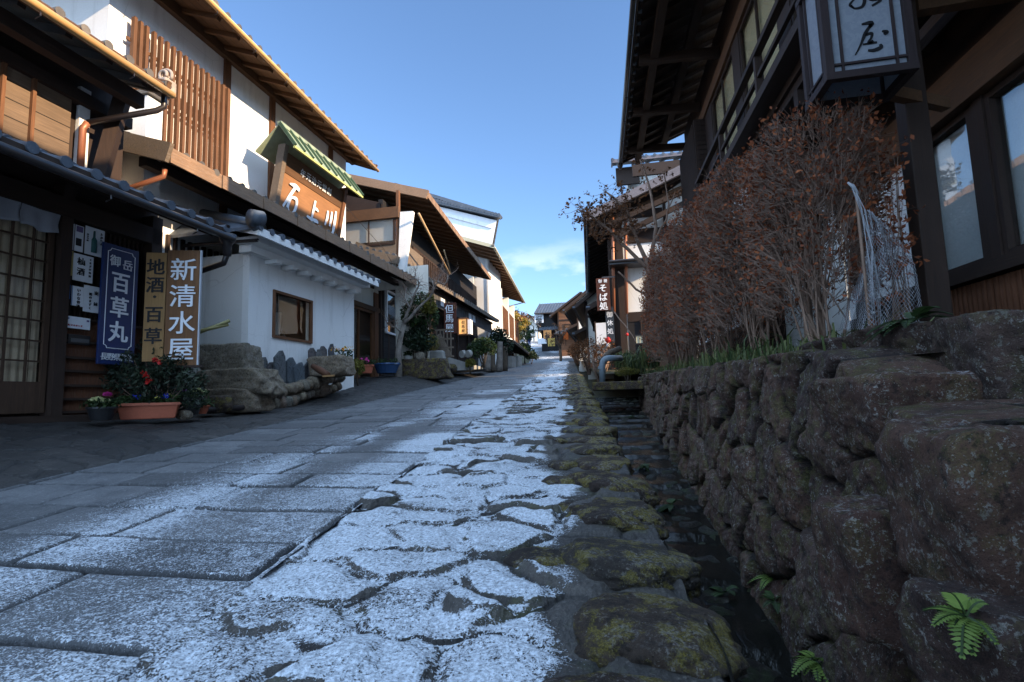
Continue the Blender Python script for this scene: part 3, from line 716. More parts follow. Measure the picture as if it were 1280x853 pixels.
# ================================================================== HOUSE A : medicine and sake shop
FA = Fr(-5.6, 0, 1.0, 1)
def bx(fr, name, mat, root, u0, u1, o0, o1, z0, z1, bevel=0): return MB().fb(fr, u0, u1, o0, o1, z0, z1).build(name, mat, root, bevel=bevel)
def house_a():
    r = thing('shop_house', 'dark timber shop with lattice door and low tiled eaves at the left edge', 'house', FA.p(3, -2, -.05))
    bx(FA, 'wall', m_darkv, r, -3.0, 5.5, -.5, -.10, -.3, 2.6)
    bx(FA, 'side_wall', m_darkx, r, 5.36, 5.48, -5, -.14, -.3, 2.55)
    bx(FA, 'sill', m_dark, r, -3.0, 5.5, -.10, .07, -.2, -.03)
    # sliding lattice door
    u1 = FA.uz(66, 400)[0]; d = MB(); u0 = u1 - 2.1
    for k in range(0, 3):
        pass
    def doorleaf(a, b, o):
        w = MB(); w.fb(FA, a, a + .05, o - .03, o, 0, 1.95); w.fb(FA, b - .05, b, o - .03, o, 0, 1.95)
        w.fb(FA, a + .05, b - .05, o - .03, o - .002, 0, .30); w.fb(FA, a + .05, b - .05, o - .03, o - .002, 1.88, 1.95)
        n = 5; 
        for i in range(1, n): uu = a + (b - a) * i / n; w.fb(FA, uu - .009, uu + .009, o - .022, o - .004, .30, 1.88)
        for i in range(1, 8): z = .3 + i * .2; w.fb(FA, a + .05, b - .05, o - .026, o - .008, z - .008, z + .008)
        return w
    dr = doorleaf(u1 - .95, u1 - .02, -.01).build('door', m_doorw, r)
    MB().fb(FA, u1 - .92, u1 - .05, -.04, -.036, .02, 1.9).build('pane', m_glassd, dr)
    dr = doorleaf(u1 - 1.85, u1 - .92, -.05).build('door', m_doorw, r)
    MB().fb(FA, u1 - 1.82, u1 - .95, -.08, -.076, .02, 1.9).build('pane', m_glassd, dr)
    # pleated curtain behind the glass
    mb = MB(); N = 120
    pts = []
    for i in range(N + 1):
        u = u1 - 1.85 + 1.8 * i / N; pts.append((u, -.092 + .006 * sin(i * 1.3) + .003 * sin(i * .37)))
    mb.add([FA.p(u, o, z) for z in (.05, 1.9) for u, o in pts], [(i, i + 1, N + 2 + i, N + 1 + i) for i in range(N)])
    mb.build('curtain', m_curt, r)
    ua, ub = u1, FA.uz(80, 400)[0]
    bx(FA, 'post', m_darkv, r, ua, ub, -.1, .05, -.05, 2.35)
    uc = FA.uz(176, 400)[0] + .05
    bx(FA, 'lintel', m_dark, r, -3, 5.4, -.1, .06, 2.0, 2.2)
    # lower reddish boards with rails
    bx(FA, 'dado_boards', m_red, r, ub, uc, -.1, -.03, -.03, .98)
    mb = MB()
    for z in (.0, .13, .27, .42, .56, .73, .97): mb.fb(FA, ub, uc, -.028, .012, z - .013, z + .013)
    mb.build('dado_rails', m_dark, r)
    bx(FA, 'post', m_darkv, r, uc, uc + .14, -.1, .06, -.05, 2.35)
    lattice(FA, ub, uc, .99, 2.0, -.08, r, 16, .022, .03, m_darkv, (.02, .98), 'window_lattice')
    mb = MB(); a = FA.uz(84, 424)[0]; b = FA.uz(112, 424)[0]
    mb.fb(FA, a, b, -.03, .015, .70, .80); ml = mb.build('mail_slot', m_pot, r, bevel=.004)
    mb = MB().fb(FA, a + .02, b - .02, .0155, .022, .72, .76); mb.build('flap', m_flatgrey, ml)
    # pent roof
    roofplane(FA, -2.6, 5.38, 1.0, 2.06, -.42, 2.68, r, m_tile, .27, .24, 'pent_roof', rafn=22, gutter=m_gutter, fasc=m_dark)
    # upper storey
    FU = Fr(-6.0, 0, 1.0, 1)
    bx(FU, 'upper_wall', m_darkv, r, -3, 5.3, -4, -.06, 2.3, 3.9)
    bx(FU, 'plaster_strip', m_plast, r, 4.70, 4.82, -.05, .0, 2.6, 3.75)
    for (c0, c1) in ((-1.6, 4.60),):
        bx(FU, 'storm_shutter', m_shut, r, c0, c1, -.05, .01, 2.62, 3.52)
    bx(FU, 'upper_lintel', m_dark, r, -3, 5.3, -.05, .07, 3.52, 3.66)
    for uu in (1.2, 2.9, 3.9, 4.18):
        bx(FU, 'shutter_rail', m_brownv, r, uu, uu + .035, .012, .05, 2.62, 3.52)
    bx(FU, 'bracket_beam', m_dark, r, 3.3, 3.62, .01, .16, 3.0, 3.06)
    MB().beam(FU.p(4.88, .02, 2.35), FU.p(5.02, .25, 3.86), .14, .14).build('brace', m_darkv, r)
    roofplane(FU, -2.6, 5.08, .78, 3.80, -2.6, 5.05, r, m_tile2, .25, .24, 'upper_roof', rafn=18, gutter=m_gold, fasc=m_brown, raf=m_dark)
    bx(FU, 'purlin', m_dark, r, -2.6, 5.08, .36, .48, 3.62, 3.78)
    # corner ornament tile with its scroll
    c = FU.p(5.14, .70, 3.93)
    on = MB().box(c.x - .10, c.x + .08, c.y - .07, c.y + .10, c.z - .14, c.z + .05).build('ridge_ornament', m_ornam, r, bevel=.02)
    mb = MB()
    for k, rr in ((0, .085), (1, .05)):
        mb.tube([c + V((.0, 0, .10)) + V((rr * cos(a_), .012 - .04 * k, rr * sin(a_))) for a_ in np.linspace(-.6, 4.3, 14)], .020, 7)
    mb.build('scroll', m_ornam, on, smooth=True)
    # down pipe
    q = [FU.p(5.12, .72, 3.78), FU.p(5.12, .72, 3.62), FU.p(5.08, .66, 3.56), FU.p(4.72, .10, 3.30), FU.p(4.70, .06, 3.22), FU.p(4.70, .06, 2.74)]
    MB().tube(q[:4], .034, 10).build('eave_pipe', m_gutter, r, smooth=True); MB().tube(q[3:], .037, 10).build('down_pipe', m_copper, r, smooth=True)
    # corner hopper of the lower gutter
    e = FA.p(5.42, 1.0, 2.0)
    hp = MB().lathe(e, [(.045, -.20), (.055, -.06), (.09, .0), (.10, .06)], 14).build('gutter_hopper', m_gutter, r, smooth=True)
    MB().tube([e + V((0, 0, -.18)), e + V((-.06, .02, -.28)), e + V((-.5, .10, -.34)), e + V((-.9, .15, -.36))], .035, 9).build('down_pipe', m_gutter, r, smooth=True)
m_doorw = mat_wood('door_timber', (.075, .042, .026), 'z'); m_flatgrey = mat_flat('brushed_metal', (.12, .13, .14), .4, .5, .5); m_ornam = mat_simple('pale_clay_tile', (.36, .29, .24), .8, .3, 8, .4)
house_a()
def noren():
    mb = MB(); o = .03; a, za = FA.uz(0, 222, o); b, zb = FA.uz(76, 256, o); z0 = 1.80; z1 = 2.06
    m = FA.uz(25, 270, o)[0]
    for (u0, u1) in ((1.9, a - .35), (a - .34, m - .006), (m + .004, b)):
        N = 26; R_ = 8
        P = [FA.p(u0 + (u1 - u0) * i / N, o + .012 * sin(i * .55 + u0 * 9) * (j / R_) + .01 * sin(i * .23 + j), z1 - (z1 - z0) * j / R_ + .012 * sin(i * .3) * (j / R_) - .008 * (1 - abs(2 * i / N - 1))) for j in range(R_ + 1) for i in range(N + 1)]
        mb.add(P, [(j * (N + 1) + i, j * (N + 1) + i + 1, (j + 1) * (N + 1) + i + 1, (j + 1) * (N + 1) + i) for j in range(R_) for i in range(N)])
    r = thing('door_curtain', 'grey white split cloth curtain hanging over the lattice door', 'curtain', FA.p(3.5, o, 2.07))
    c = mb.build('cloth', mat_simple('noren_cloth', (.33, .33, .36), .9, .15, 3, .2, fine=200), r, smooth=True); so = c.modifiers.new('thick', 'SOLIDIFY'); so.thickness = .003
    MB().tube([FA.p(1.8, o, z1 + .006), FA.p(b + .03, o, z1 + .006)], .012, 8).build('rod', m_dark, r)
noren()
# posters and plates on the shop front
def poster(name, corners, label, cat, matp, deco, o=.02, th=.004, group='notices on the dark lattice wall'):
    (x0, y0), (x1, y1) = corners
    u0, zt = FA.uz(x0, y0, o); u1, zb = FA.uz(x1, y1, o)
    r = thing(name, label, cat, FA.p((u0 + u1) / 2, o, zb), group)
    MB().fb(FA, u0, u1, o, o + th, zb, zt).build('sheet', matp, r)
    deco(r, u0, u1, zb, zt, o + th + .0025)
    return r
m_green = mat_flat('bottle_green', (.03, .10, .10), .5); m_redp = mat_flat('red_print', (.45, .03, .03), .6); m_blue = mat_flat('blue_print', (.03, .12, .35), .6); m_yel = mat_flat('yellow_print', (.55, .42, .16), .7); m_purp = mat_flat('purple_print', (.14, .10, .22), .6)
def pr(r, name, mat, u0, u1, z0, z1, o): MB().fb(FA, u0, u1, o - .002, o, z0, z1).build(name, mat, r)
XA = FA.d
def d1(r, a, b, z0, z1, o):
    m = a + (b - a) * .48
    pr(r, 'picture', m_purp, a + .005, m - .03, z0 + (z1 - z0) * .45, z1 - .01, o); pr(r, 'picture', m_purp, m + .02, b - .01, z1 - .07, z1 - .01, o); pr(r, 'picture', m_black, m + .02, b - .02, z0 + .06, z0 + .14, o)
    vtext('上喜元', m_black, FA.p(m - .05, o, z0 + (z1 - z0) * .40), XA, .045, r); pr(r, 'seam', m_black, m, m + .006, z0, z1, o)
poster('poster', ((82, 277), (103, 316)), 'white and purple sake poster pair at top left of the notices', 'poster', m_paper, d1)
def d2(r, a, b, z0, z1, o):
    c = a + (b - a) * .45; 
    MB().tube([FA.p(c, o, z0 + .03), FA.p(c, o, z0 + .17), FA.p(c, o, z0 + .20), FA.p(c, o, z0 + .27)], [.028, .028, .012, .010], 10).build('bottle_picture', m_green, r, smooth=True)
    vtext('たかちよ', m_black, FA.p(b - .035, o, z1 - .05), XA, .032, r); vtext('純米吟醸', m_black, FA.p(a + .025, o, z1 - .09), XA, .02, r)
poster('poster', ((107, 282), (129, 323)), 'poster with a green bottle at top right of the notices', 'poster', m_paper, d2)
def d3(r, a, b, z0, z1, o):
    pr(r, 'picture', m_redp, a + .03, b - .04, z0 + .06, z1 - .07, o); pr(r, 'picture', m_green, a + .01, b - .015, z1 - .05, z1 - .015, o)
poster('poster', ((78, 311), (90, 345)), 'narrow yellow green poster with red fruit at the left', 'poster', m_yel, d3)
def d4(r, a, b, z0, z1, o):
    vtext('杣酒', m_black, FA.p(a + .08, o, z1 - .075), XA, .085, r, pitch=.11, bold=.02); vtext('そまざけ地酒', m_black, FA.p(b - .035, o, z1 - .035), XA, .026, r, pitch=.036)
poster('poster', ((92, 316), (115, 355)), 'white notice with two large black characters in the middle', 'poster', m_paper, d4)
def d5(r, a, b, z0, z1, o):
    pr(r, 'picture', m_paper, a + .012, b - .012, z0 + .03, z1 - .04, o); vtext('文', m_green, FA.p((a + b) / 2, o + .003, z0 + .09), XA, .05, r)
poster('poster', ((75, 354), (87, 374)), 'small bright blue edged notice at lower left', 'poster', m_blue, d5)
def d6(r, a, b, z0, z1, o): vtext('いわな骨酒', m_black, FA.p(b - .05, o, z1 - .04), XA, .038, r, pitch=.042); pr(r, 'edge', m_blue, a, a + .006, z0, z1, o)
poster('poster', ((90, 357), (103, 384)), 'small white notice beside the blue edged one', 'poster', m_paper, d6)
def d7(r, a, b, z0, z1, o):
    vtext('桃のまずく', m_black, FA.p(a + .07, o, z1 - .09), XA, .032, r, pitch=.038); vtext('東 鉢', m_black, FA.p(a + .13, o, z1 - .07), XA, .045, r, pitch=.06); vtext('限定販売', m_black, FA.p(b - .025, o, z1 - .04), XA, .02, r)
poster('poster', ((105, 356), (128, 393)), 'large white notice at lower right beside the blue sign', 'poster', m_paper, d7)
def d8(r, a, b, z0, z1, o):
    glyphs('セルフスタンド', m_redp, lambda i, n: (FA.p(a + .03 + i * .026, o, z0 + .03), XA, V((0, 0, 1))), .024, r); glyphs('飛脚', m_blue, lambda i, n: (FA.p(a + .03 + i * .02, o, z1 - .025), XA, V((0, 0, 1))), .016, r); pr(r, 'mark', m_purp, b - .04, b - .015, z1 - .04, z1 - .02, o)
poster('plate', ((79, 394), (112, 413)), 'wide white plate with red writing above the mail slot', 'plate', m_paper, d8)
# blue enamel sign
def blue_sign():
    o = .09; u0 = FA.uz(126, 380, o)[0]; u1 = FA.uz(171, 380, o)[0]; z0, z1 = FA.uz(123, 455, o)[1], FA.uz(133, 303, o)[1]
    r = thing('shop_sign', 'tall navy blue sign with white characters and notched white border', 'sign', FA.p((u0 + u1) / 2, o, z0), 'vertical signboards of the shop')
    MB().fb(FA, u0, u1, o - .03, o, z0, z1).build('board', m_navy, r, bevel=.004)
    w = u1 - u0; m = w * .12; a, b = u0 + m, u1 - m; zb, zt = z0 + .18, z1 - .05; k = .035; mb = MB(); oo = o + .004
    pts = [(a + k, zt), (b - k, zt)] + [(b - k * cos(t), zt - k * sin(t)) for t in np.linspace(0, pi / 2, 6)][::1] + [(b, zt - k)]
    def corner(cx, cz, sx, sz): return [(cx + sx * k * cos(t), cz + sz * k * sin(t)) for t in np.linspace(0, pi / 2, 6)]
    path = corner(b, zt, -1, -1) + corner(b, zb, -1, 1)[::-1] + corner(a, zb, 1, 1) + corner(a, zt, 1, -1)[::-1]
    path.append(path[0])
    mb.tube([FA.p(u, oo, z) for u, z in path], .004, 5, cap=False).build('border', m_white, r)
    cu = (u0 + u1) / 2
    glyphs('御岳', m_white, lambda i, n: (FA.p(cu + (-.075 if i == 0 else .075), oo, zt - .13 - .02 * i), XA, V((0, 0, 1))), .13, r, bold=.02)
    vtext('百草丸', m_white, FA.p(cu, oo, zt - .37), XA, .245, r, pitch=.275, bold=.035, sx=.95)
    glyphs('長野県製薬', m_white, lambda i, n: (FA.p(cu + (i - 2) * .075, oo, z0 + .085), XA, V((0, 0, 1))), .085, r, bold=.009)
blue_sign()
m_signw = mat_wood('pale_sign_timber', (.34, .19, .075), 'z', var=.25); m_signb = mat_wood('brown_sign_timber', (.20, .095, .042), 'z', var=.35)
m_eg = mat_flat('dull_metal_edge', (.42, .44, .47), .4, .5, .3)
def wood_signs():
    # the two boards stand turned towards the lower street; each is a flat board in a vertical plane
    A = V((-4.93, 4.85, 0)); B = V((-4.50, 5.10, 0)); C_ = B
    def board(pxs, depth_pt, lbl, mat, txt, tmat, size, pitch, edge=None, bold=.02, n2=0):
        (x0, x1, yt, yb) = pxs; a = ray(x0, (yt + yb) / 2); b = ray(x1, (yt + yb) / 2)
        P, D = depth_pt; nrm = V((D.y, -D.x, 0))
        def hit(x, y): q = ray(x, y); return q * (P.dot(nrm) / q.dot(nrm))
        p0, p1 = hit(x0, (yt + yb) / 2), hit(x1, (yt + yb) / 2); zt, zb = hit((x0 + x1) / 2, yt).z, hit((x0 + x1) / 2, yb).z
        L = (V((p1.x, p1.y, 0)) - V((p0.x, p0.y, 0))).length; o = V((p0.x, p0.y, 0)); n_ = V((D.y, -D.x, 0)); 
        if n_.y > 0: n_ = -n_
        r = thing('shop_sign', lbl, 'sign', o + D * (L / 2) + V((0, 0, zb)), 'vertical signboards of the shop')
        c = [o + V((0, 0, zb)), o + D * L + V((0, 0, zb)), o + D * L - n_ * .04 + V((0, 0, zb)), o - n_ * .04 + V((0, 0, zb))]
        MB().hexa(c + [q + V((0, 0, zt - zb)) for q in c]).build('board', mat, r, bevel=.003)
        if edge:
            e = o + D * (L + .006); MB().beam(e + V((0, 0, zb)), e + V((0, 0, zt)), .012, .035, n_).build('metal_edge', m_eg, r)
            MB().beam(o + n_ * .004 + V((0, 0, zb - .014)), o + D * (L + .05) + n_ * .004 + V((0, 0, zb - .014)), .06, .025).build('ledge', m_dark, r)
        if txt == 'L':
            vtext('地酒', tmat, o + D * (L * .5) + n_ * .006 + V((0, 0, zt - .16)), D, size, r, pitch=.205, bold=bold); vtext('・', tmat, o + D * (L * .5) + n_ * .006 + V((0, 0, zt - .50)), D, size * .7, r, name='dot'); vtext('百草', tmat, o + D * (L * .5) + n_ * .006 + V((0, 0, zt - .70)), D, size, r, pitch=.235, bold=bold)
        else: vtext(txt, tmat, o + D * (L * .5) + n_ * .006 + V((0, 0, zt - .22)), D, size, r, pitch=pitch, bold=bold, sx=1.05)
        return r
    D = V((cos(radians(20)), sin(radians(20)), 0)); P = atY(205, 380, 4.9)
    nrm = V((D.y, -D.x, 0))
    board((180, 206, 316, 452), (V((P.x, P.y, 0)), D), 'narrow pale timber signboard with black characters', m_signw, 'L', m_black, .19, .2, bold=.03)
    board((207, 249, 313, 457), (V((P.x, P.y, 0)), D), 'wide brown timber signboard with four white characters', m_signb, '新清水屋', m_white, .27, .30, edge=True, bold=.014)
    return
wood_signs()
# ================================================================== HOUSE B : two storeys, white plaster over timber lattice
def BU(px, py, o=0.0): return FB.uz(px, py, o)
FB = Fr(-6.9, 0, 1.0, 1)
def house_b():
    r = thing('merchant_house', 'white plastered two storey inn with sunlit lattices above long pent roof', 'house', FB.p(9, -2, .1))
    U0 = 5.72; U1 = 12.2
    bx(FB, 'wall', m_plast, r, U0, U1, -5, 0, 2.2, 6.9)
    MB().fb(FB, 5.98, 6.24, .001, .45, .0, 4.46).build('side_wing', m_plast, r, bevel=.008)
    MB().fb(FB, 5.94, 6.28, .001, .50, 4.465, 4.53).build('wing_capping', m_tile2, r)
    # projecting end pier of plaster (lower at the near end)
    bx(FB, 'side_pier', m_plast, r, 5.55, U0 - .012, -2.2, -.01, 2.2, 5.0) if False else None
    z1 = 5.72
    bx(FB, 'wall_plate', m_brown, r, U0, U1 + .3, .0, .10, 6.34, 6.56)
    for uu in (BU(281, 150)[0], BU(338, 195)[0] , BU(412, 230)[0]): bx(FB, 'upper_post', m_brownv, r, uu - .07, uu + .07, .0, .05, 3.2, 6.34)
    # sun-lit lattices
    a = BU(153, 20)[0] + .05; b = BU(281, 150)[0]
    bx(FB, 'dark_strip', m_darkv, r, a, b - .08, .002, .006, 4.85, 5.05)  # thin dark strip on the wall face behind the slats
    pass
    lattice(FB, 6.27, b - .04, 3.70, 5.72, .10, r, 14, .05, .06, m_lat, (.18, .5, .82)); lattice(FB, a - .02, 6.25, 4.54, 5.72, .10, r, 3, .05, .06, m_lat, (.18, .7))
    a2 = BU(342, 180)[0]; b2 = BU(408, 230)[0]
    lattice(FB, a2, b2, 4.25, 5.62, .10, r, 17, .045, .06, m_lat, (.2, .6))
    bx(FB, 'window_backing', m_paper, r, a2, b2, .008, .012, 4.3, 5.5)
    # main roof
    roofplane(FB, 3.4, 12.65, 1.05, 6.24, -3.4, 7.9, r, m_tile2, .27, .26, 'main_roof', rafn=20, gutter=m_gold, fasc=m_brown, soff=m_soffitb, raf=m_brown, oe1=.60, verge=True)
    roofplane(Fr(-6.9, 0, 1, -1), 3.4, 12.65, 8.2, 5.66, 3.4, 7.9, r, m_tile2, .27, .26, 'back_roof', gutter=None)
    bx(FB, 'ridge', m_tile2, r, 3.4, 12.65, -3.55, -3.25, 7.85, 8.15)
    pass
    # pent roof with its wide fascia
    za, zb = 3.42, 3.36; oe = 1.08
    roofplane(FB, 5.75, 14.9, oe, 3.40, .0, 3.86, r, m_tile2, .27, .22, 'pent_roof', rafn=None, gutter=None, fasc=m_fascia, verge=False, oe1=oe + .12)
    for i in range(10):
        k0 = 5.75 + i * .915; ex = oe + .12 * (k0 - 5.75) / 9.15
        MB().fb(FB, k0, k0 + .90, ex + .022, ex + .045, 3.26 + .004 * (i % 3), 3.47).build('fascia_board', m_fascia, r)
    mb = MB(); mb.beam(FB.p(5.72, oe + .05, 3.38), FB.p(5.72, -.1, 3.80), .06, .26); mb.build('end_board', m_grey, r)
    for i in range(16):
        u = 6.0 + i * .58; MB().beam(FB.p(u, oe, 3.34), FB.p(u, .0, 3.78), .07, .09).build('rafter', m_dark, r)
    bx(FB, 'eave_beam', m_dark, r, 5.8, 14.8, .55, .68, 3.30, 3.44)
    MB().tube([FB.p(5.82, .96, 3.22), FB.p(5.82, .95, 3.12), FB.p(5.75, .6, 3.0), FB.p(5.72, -.1, 2.86)], .035, 9).build('drain_pipe', m_copper, r, smooth=True)
    # ground floor behind: lattice, posts, shop glazing
    bx(FB, 'lower_wall', m_darkv, r, 5.7, 14.6, -4, -.06, -.1, 3.4)
    bx(FB, 'transom_plaster', m_plast2, r, 5.9, 9.6, -.058, -.03, 2.60, 3.05)
    lattice(FB, 5.9, 9.6, 1.6, 2.7, .0, r, 26, .05, .05, m_darkv, (.05, .5, .95), 'lower_lattice')
    o = -.02
    ua, ub_, uc, ud, ue = (BU(x, 420, o)[0] for x in (438, 444, 464, 470, 497))
    for x0, x1 in ((ub_, uc),): pass
    fl = .36
    window(FB, BU(428, 420)[0], uc + .05, fl, 2.55, .02, r, 2, 1, .07, m_brownv, m_glassd, m_dim)
    bx(FB, 'shop_post', m_brownv, r, BU(420, 400, .5)[0], BU(434, 400, .5)[0], .40, .55, fl - .1, 3.3)
    bx(FB, 'bench', m_brown, r, BU(424, 436, .45)[0], BU(452, 436, .45)[0], .25, .42, .62, .88, .01)
    bx(FB, 'post', m_brownv, r, uc + .05, ud, -.05, .06, fl - .1, 3.1)
    bx(FB, 'plaster_panel', m_plast, r, ud, 14.5, -.05, .02, 1.32, 2.6)
    bx(FB, 'transom', m_brown, r, BU(438, 420)[0], 14.5, -.05, .07, 2.55, 2.68)
    bx(FB, 'upper_plaster_panel', m_plast2, r, BU(438, 420)[0], 14.5, -.05, .02, 2.68, 3.2)
    bx(FB, 'dado', m_conc, r, ud, 14.5, -.05, .03, .2, 1.32)
    bx(FB, 'corner_post', m_darkv, r, 14.5, 14.62, -.1, .08, .2, 3.3)
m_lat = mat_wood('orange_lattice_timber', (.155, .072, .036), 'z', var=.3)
house_b()
def plaster_pier():
    # plastered end block that stands between house A and the inn, seen end on
    r = thing('plaster_block', 'white plastered end block between the shop and the lattice house', 'wall', (-7.4, 6.0, .1))
    p0 = FB.p(6.05, 0, 0)
    MB().fb(FB, 5.72, 6.44, -3.2, -.02, .0, 4.86).build('wall', m_plast2, r, bevel=.01)
    MB().fb(FB, 5.66, 6.44, -3.3, .04, 4.862, 4.95).build('capping', m_tile2, r)
def hanging_sign():
    # wide timber sign with a small green copper roof, leaning out over the pent roof
    o = .62; lean = .20
    ua = BU(343, 230, o)[0]; ub = BU(420, 280, o)[0]; zb, zt = 3.62, 4.78
    r = thing('roofed_sign', 'orange timber sign with green copper roof standing on the pent roof', 'sign', FB.p((ua + ub) / 2, o, zb))
    def P(u, z, dd=0): return FB.p(u, o + lean * (z - zb) / (zt - zb) + dd, z)
    def panel(name, u0, u1, z0, z1, mat, d0, d1):
        return MB().hexa([P(u0, z0, d0), P(u1, z0, d0), P(u1, z0, d1), P(u0, z0, d1), P(u0, z1, d0), P(u1, z1, d0), P(u1, z1, d1), P(u0, z1, d1)]).build(name, mat, r)
    panel('board', ua + .05, ub - .05, zb, zt - .38, m_signo, -.03, 0); panel('head_board', ua + .05, ub - .05, zt - .378, zt, m_brown, -.03, .012)
    panel('side_post', ua - .06, ua + .048, zb - .1, zt + .1, m_grey, -.10, .05); panel('side_post', ub - .048, ub + .06, zb - .1, zt + .1, m_brownv, -.10, .05)
    for k, (z0, z1, a0, a1) in enumerate(((zt - .06, zt + .40, .36, -.05), (zt - .06, zt + .40, -.46, -.05))):
        MB().hexa([P(ua - .2, z0, a0), P(ub + .2, z0, a0), P(ub + .2, z0 + .03, a0), P(ua - .2, z0 + .03, a0), P(ua - .2, z1, a1), P(ub + .2, z1, a1), P(ub + .2, z1 + .03, a1), P(ua - .2, z1 + .03, a1)]).build('copper_roof', m_verd, r)
    n = 9
    for i in range(n + 1):
        u = ua - .19 + (ub - ua + .38) * i / n
        MB().beam(P(u, zt - .03, .375), P(u, zt + .44, -.035), .04, .05).build('roof_seam', m_verdk, r)
    MB().beam(P(ua - .2, zt + .44, -.05), P(ub + .2, zt + .44, -.05), .08, .07).build('roof_ridge', m_verd, r)
    MB().beam(P(ua - .2, zt - .07, .36), P(ub + .2, zt - .07, .36), .04, .04).build('roof_edge', m_ed, r)
    yd = (P(ua, zt) - P(ua, zb)).normalized(); xd = FB.d
    c = lambda u, z: P(u, z, .03)
    cu = (ua + ub) / 2; W_ = ub - ua
    glyphs('年元治元當創', m_white, lambda i, n: (c(ua + W_ * (.28 + .088 * i), zt - .20), xd, yd), .17, r, bold=.02)
    # three brush-written characters
    k = .30
    ishi = [[(-.5, .75, .03), (.0, .8, .10), (.45, .7, .08)], [(.1, .8, .08), (-.25, .2, .08), (-.75, -.7, .05)], [(-.2, .0, .06), (-.35, -.6, .08), (-.2, -.85, .08)], [(-.2, .05, .05), (.3, .1, .08), (.4, -.3, .08), (.2, -.8, .07), (-.2, -.85, .06)], [(.75, -.75, .05), (.95, -.95, .09)]]
    ue = [[(.05, .8, .08), (.0, .1, .09), (-.05, -.6, .08)], [(.0, .2, .07), (.35, .25, .08), (.6, .15, .04)], [(-.65, -.6, .06), (.0, -.65, .10), (.55, -.6, .10), (.8, -.7, .04)], [(.85, -.85, .04), (1.0, -1.0, .08)]]
    kawa = [[(-.5, .6, .07), (-.45, .1, .10), (-.6, -.5, .05)], [(.0, .7, .07), (.05, .2, .10), (.0, -.4, .07)], [(.5, .9, .08), (.55, .1, .12), (.5, -.7, .09), (.25, -1.0, .07)], [(.7, -.9, .04), (.85, -1.1, .08)]]
    for st, uu, kk, dz in ((ishi, .20, .33, .0), (ue, .52, .28, -.0), (kawa, .82, .30, -.0)):
        strokes([[(a * kk * 1.0, b * kk, w * kk * 1.3) for a, b, w in s_] for s_ in st], m_white, c(ua + W_ * uu, zb + .38 + dz), xd, yd, r, depth=.004)
m_signo = mat_wood('orange_sign_board', (.32, .155, .07), 'y', var=.18); m_verdk = mat_flat('dark_copper_seam', (.05, .09, .05), .6); m_ed = mat_flat('yellow_green_copper_edge', (.42, .44, .15), .6)
hanging_sign()
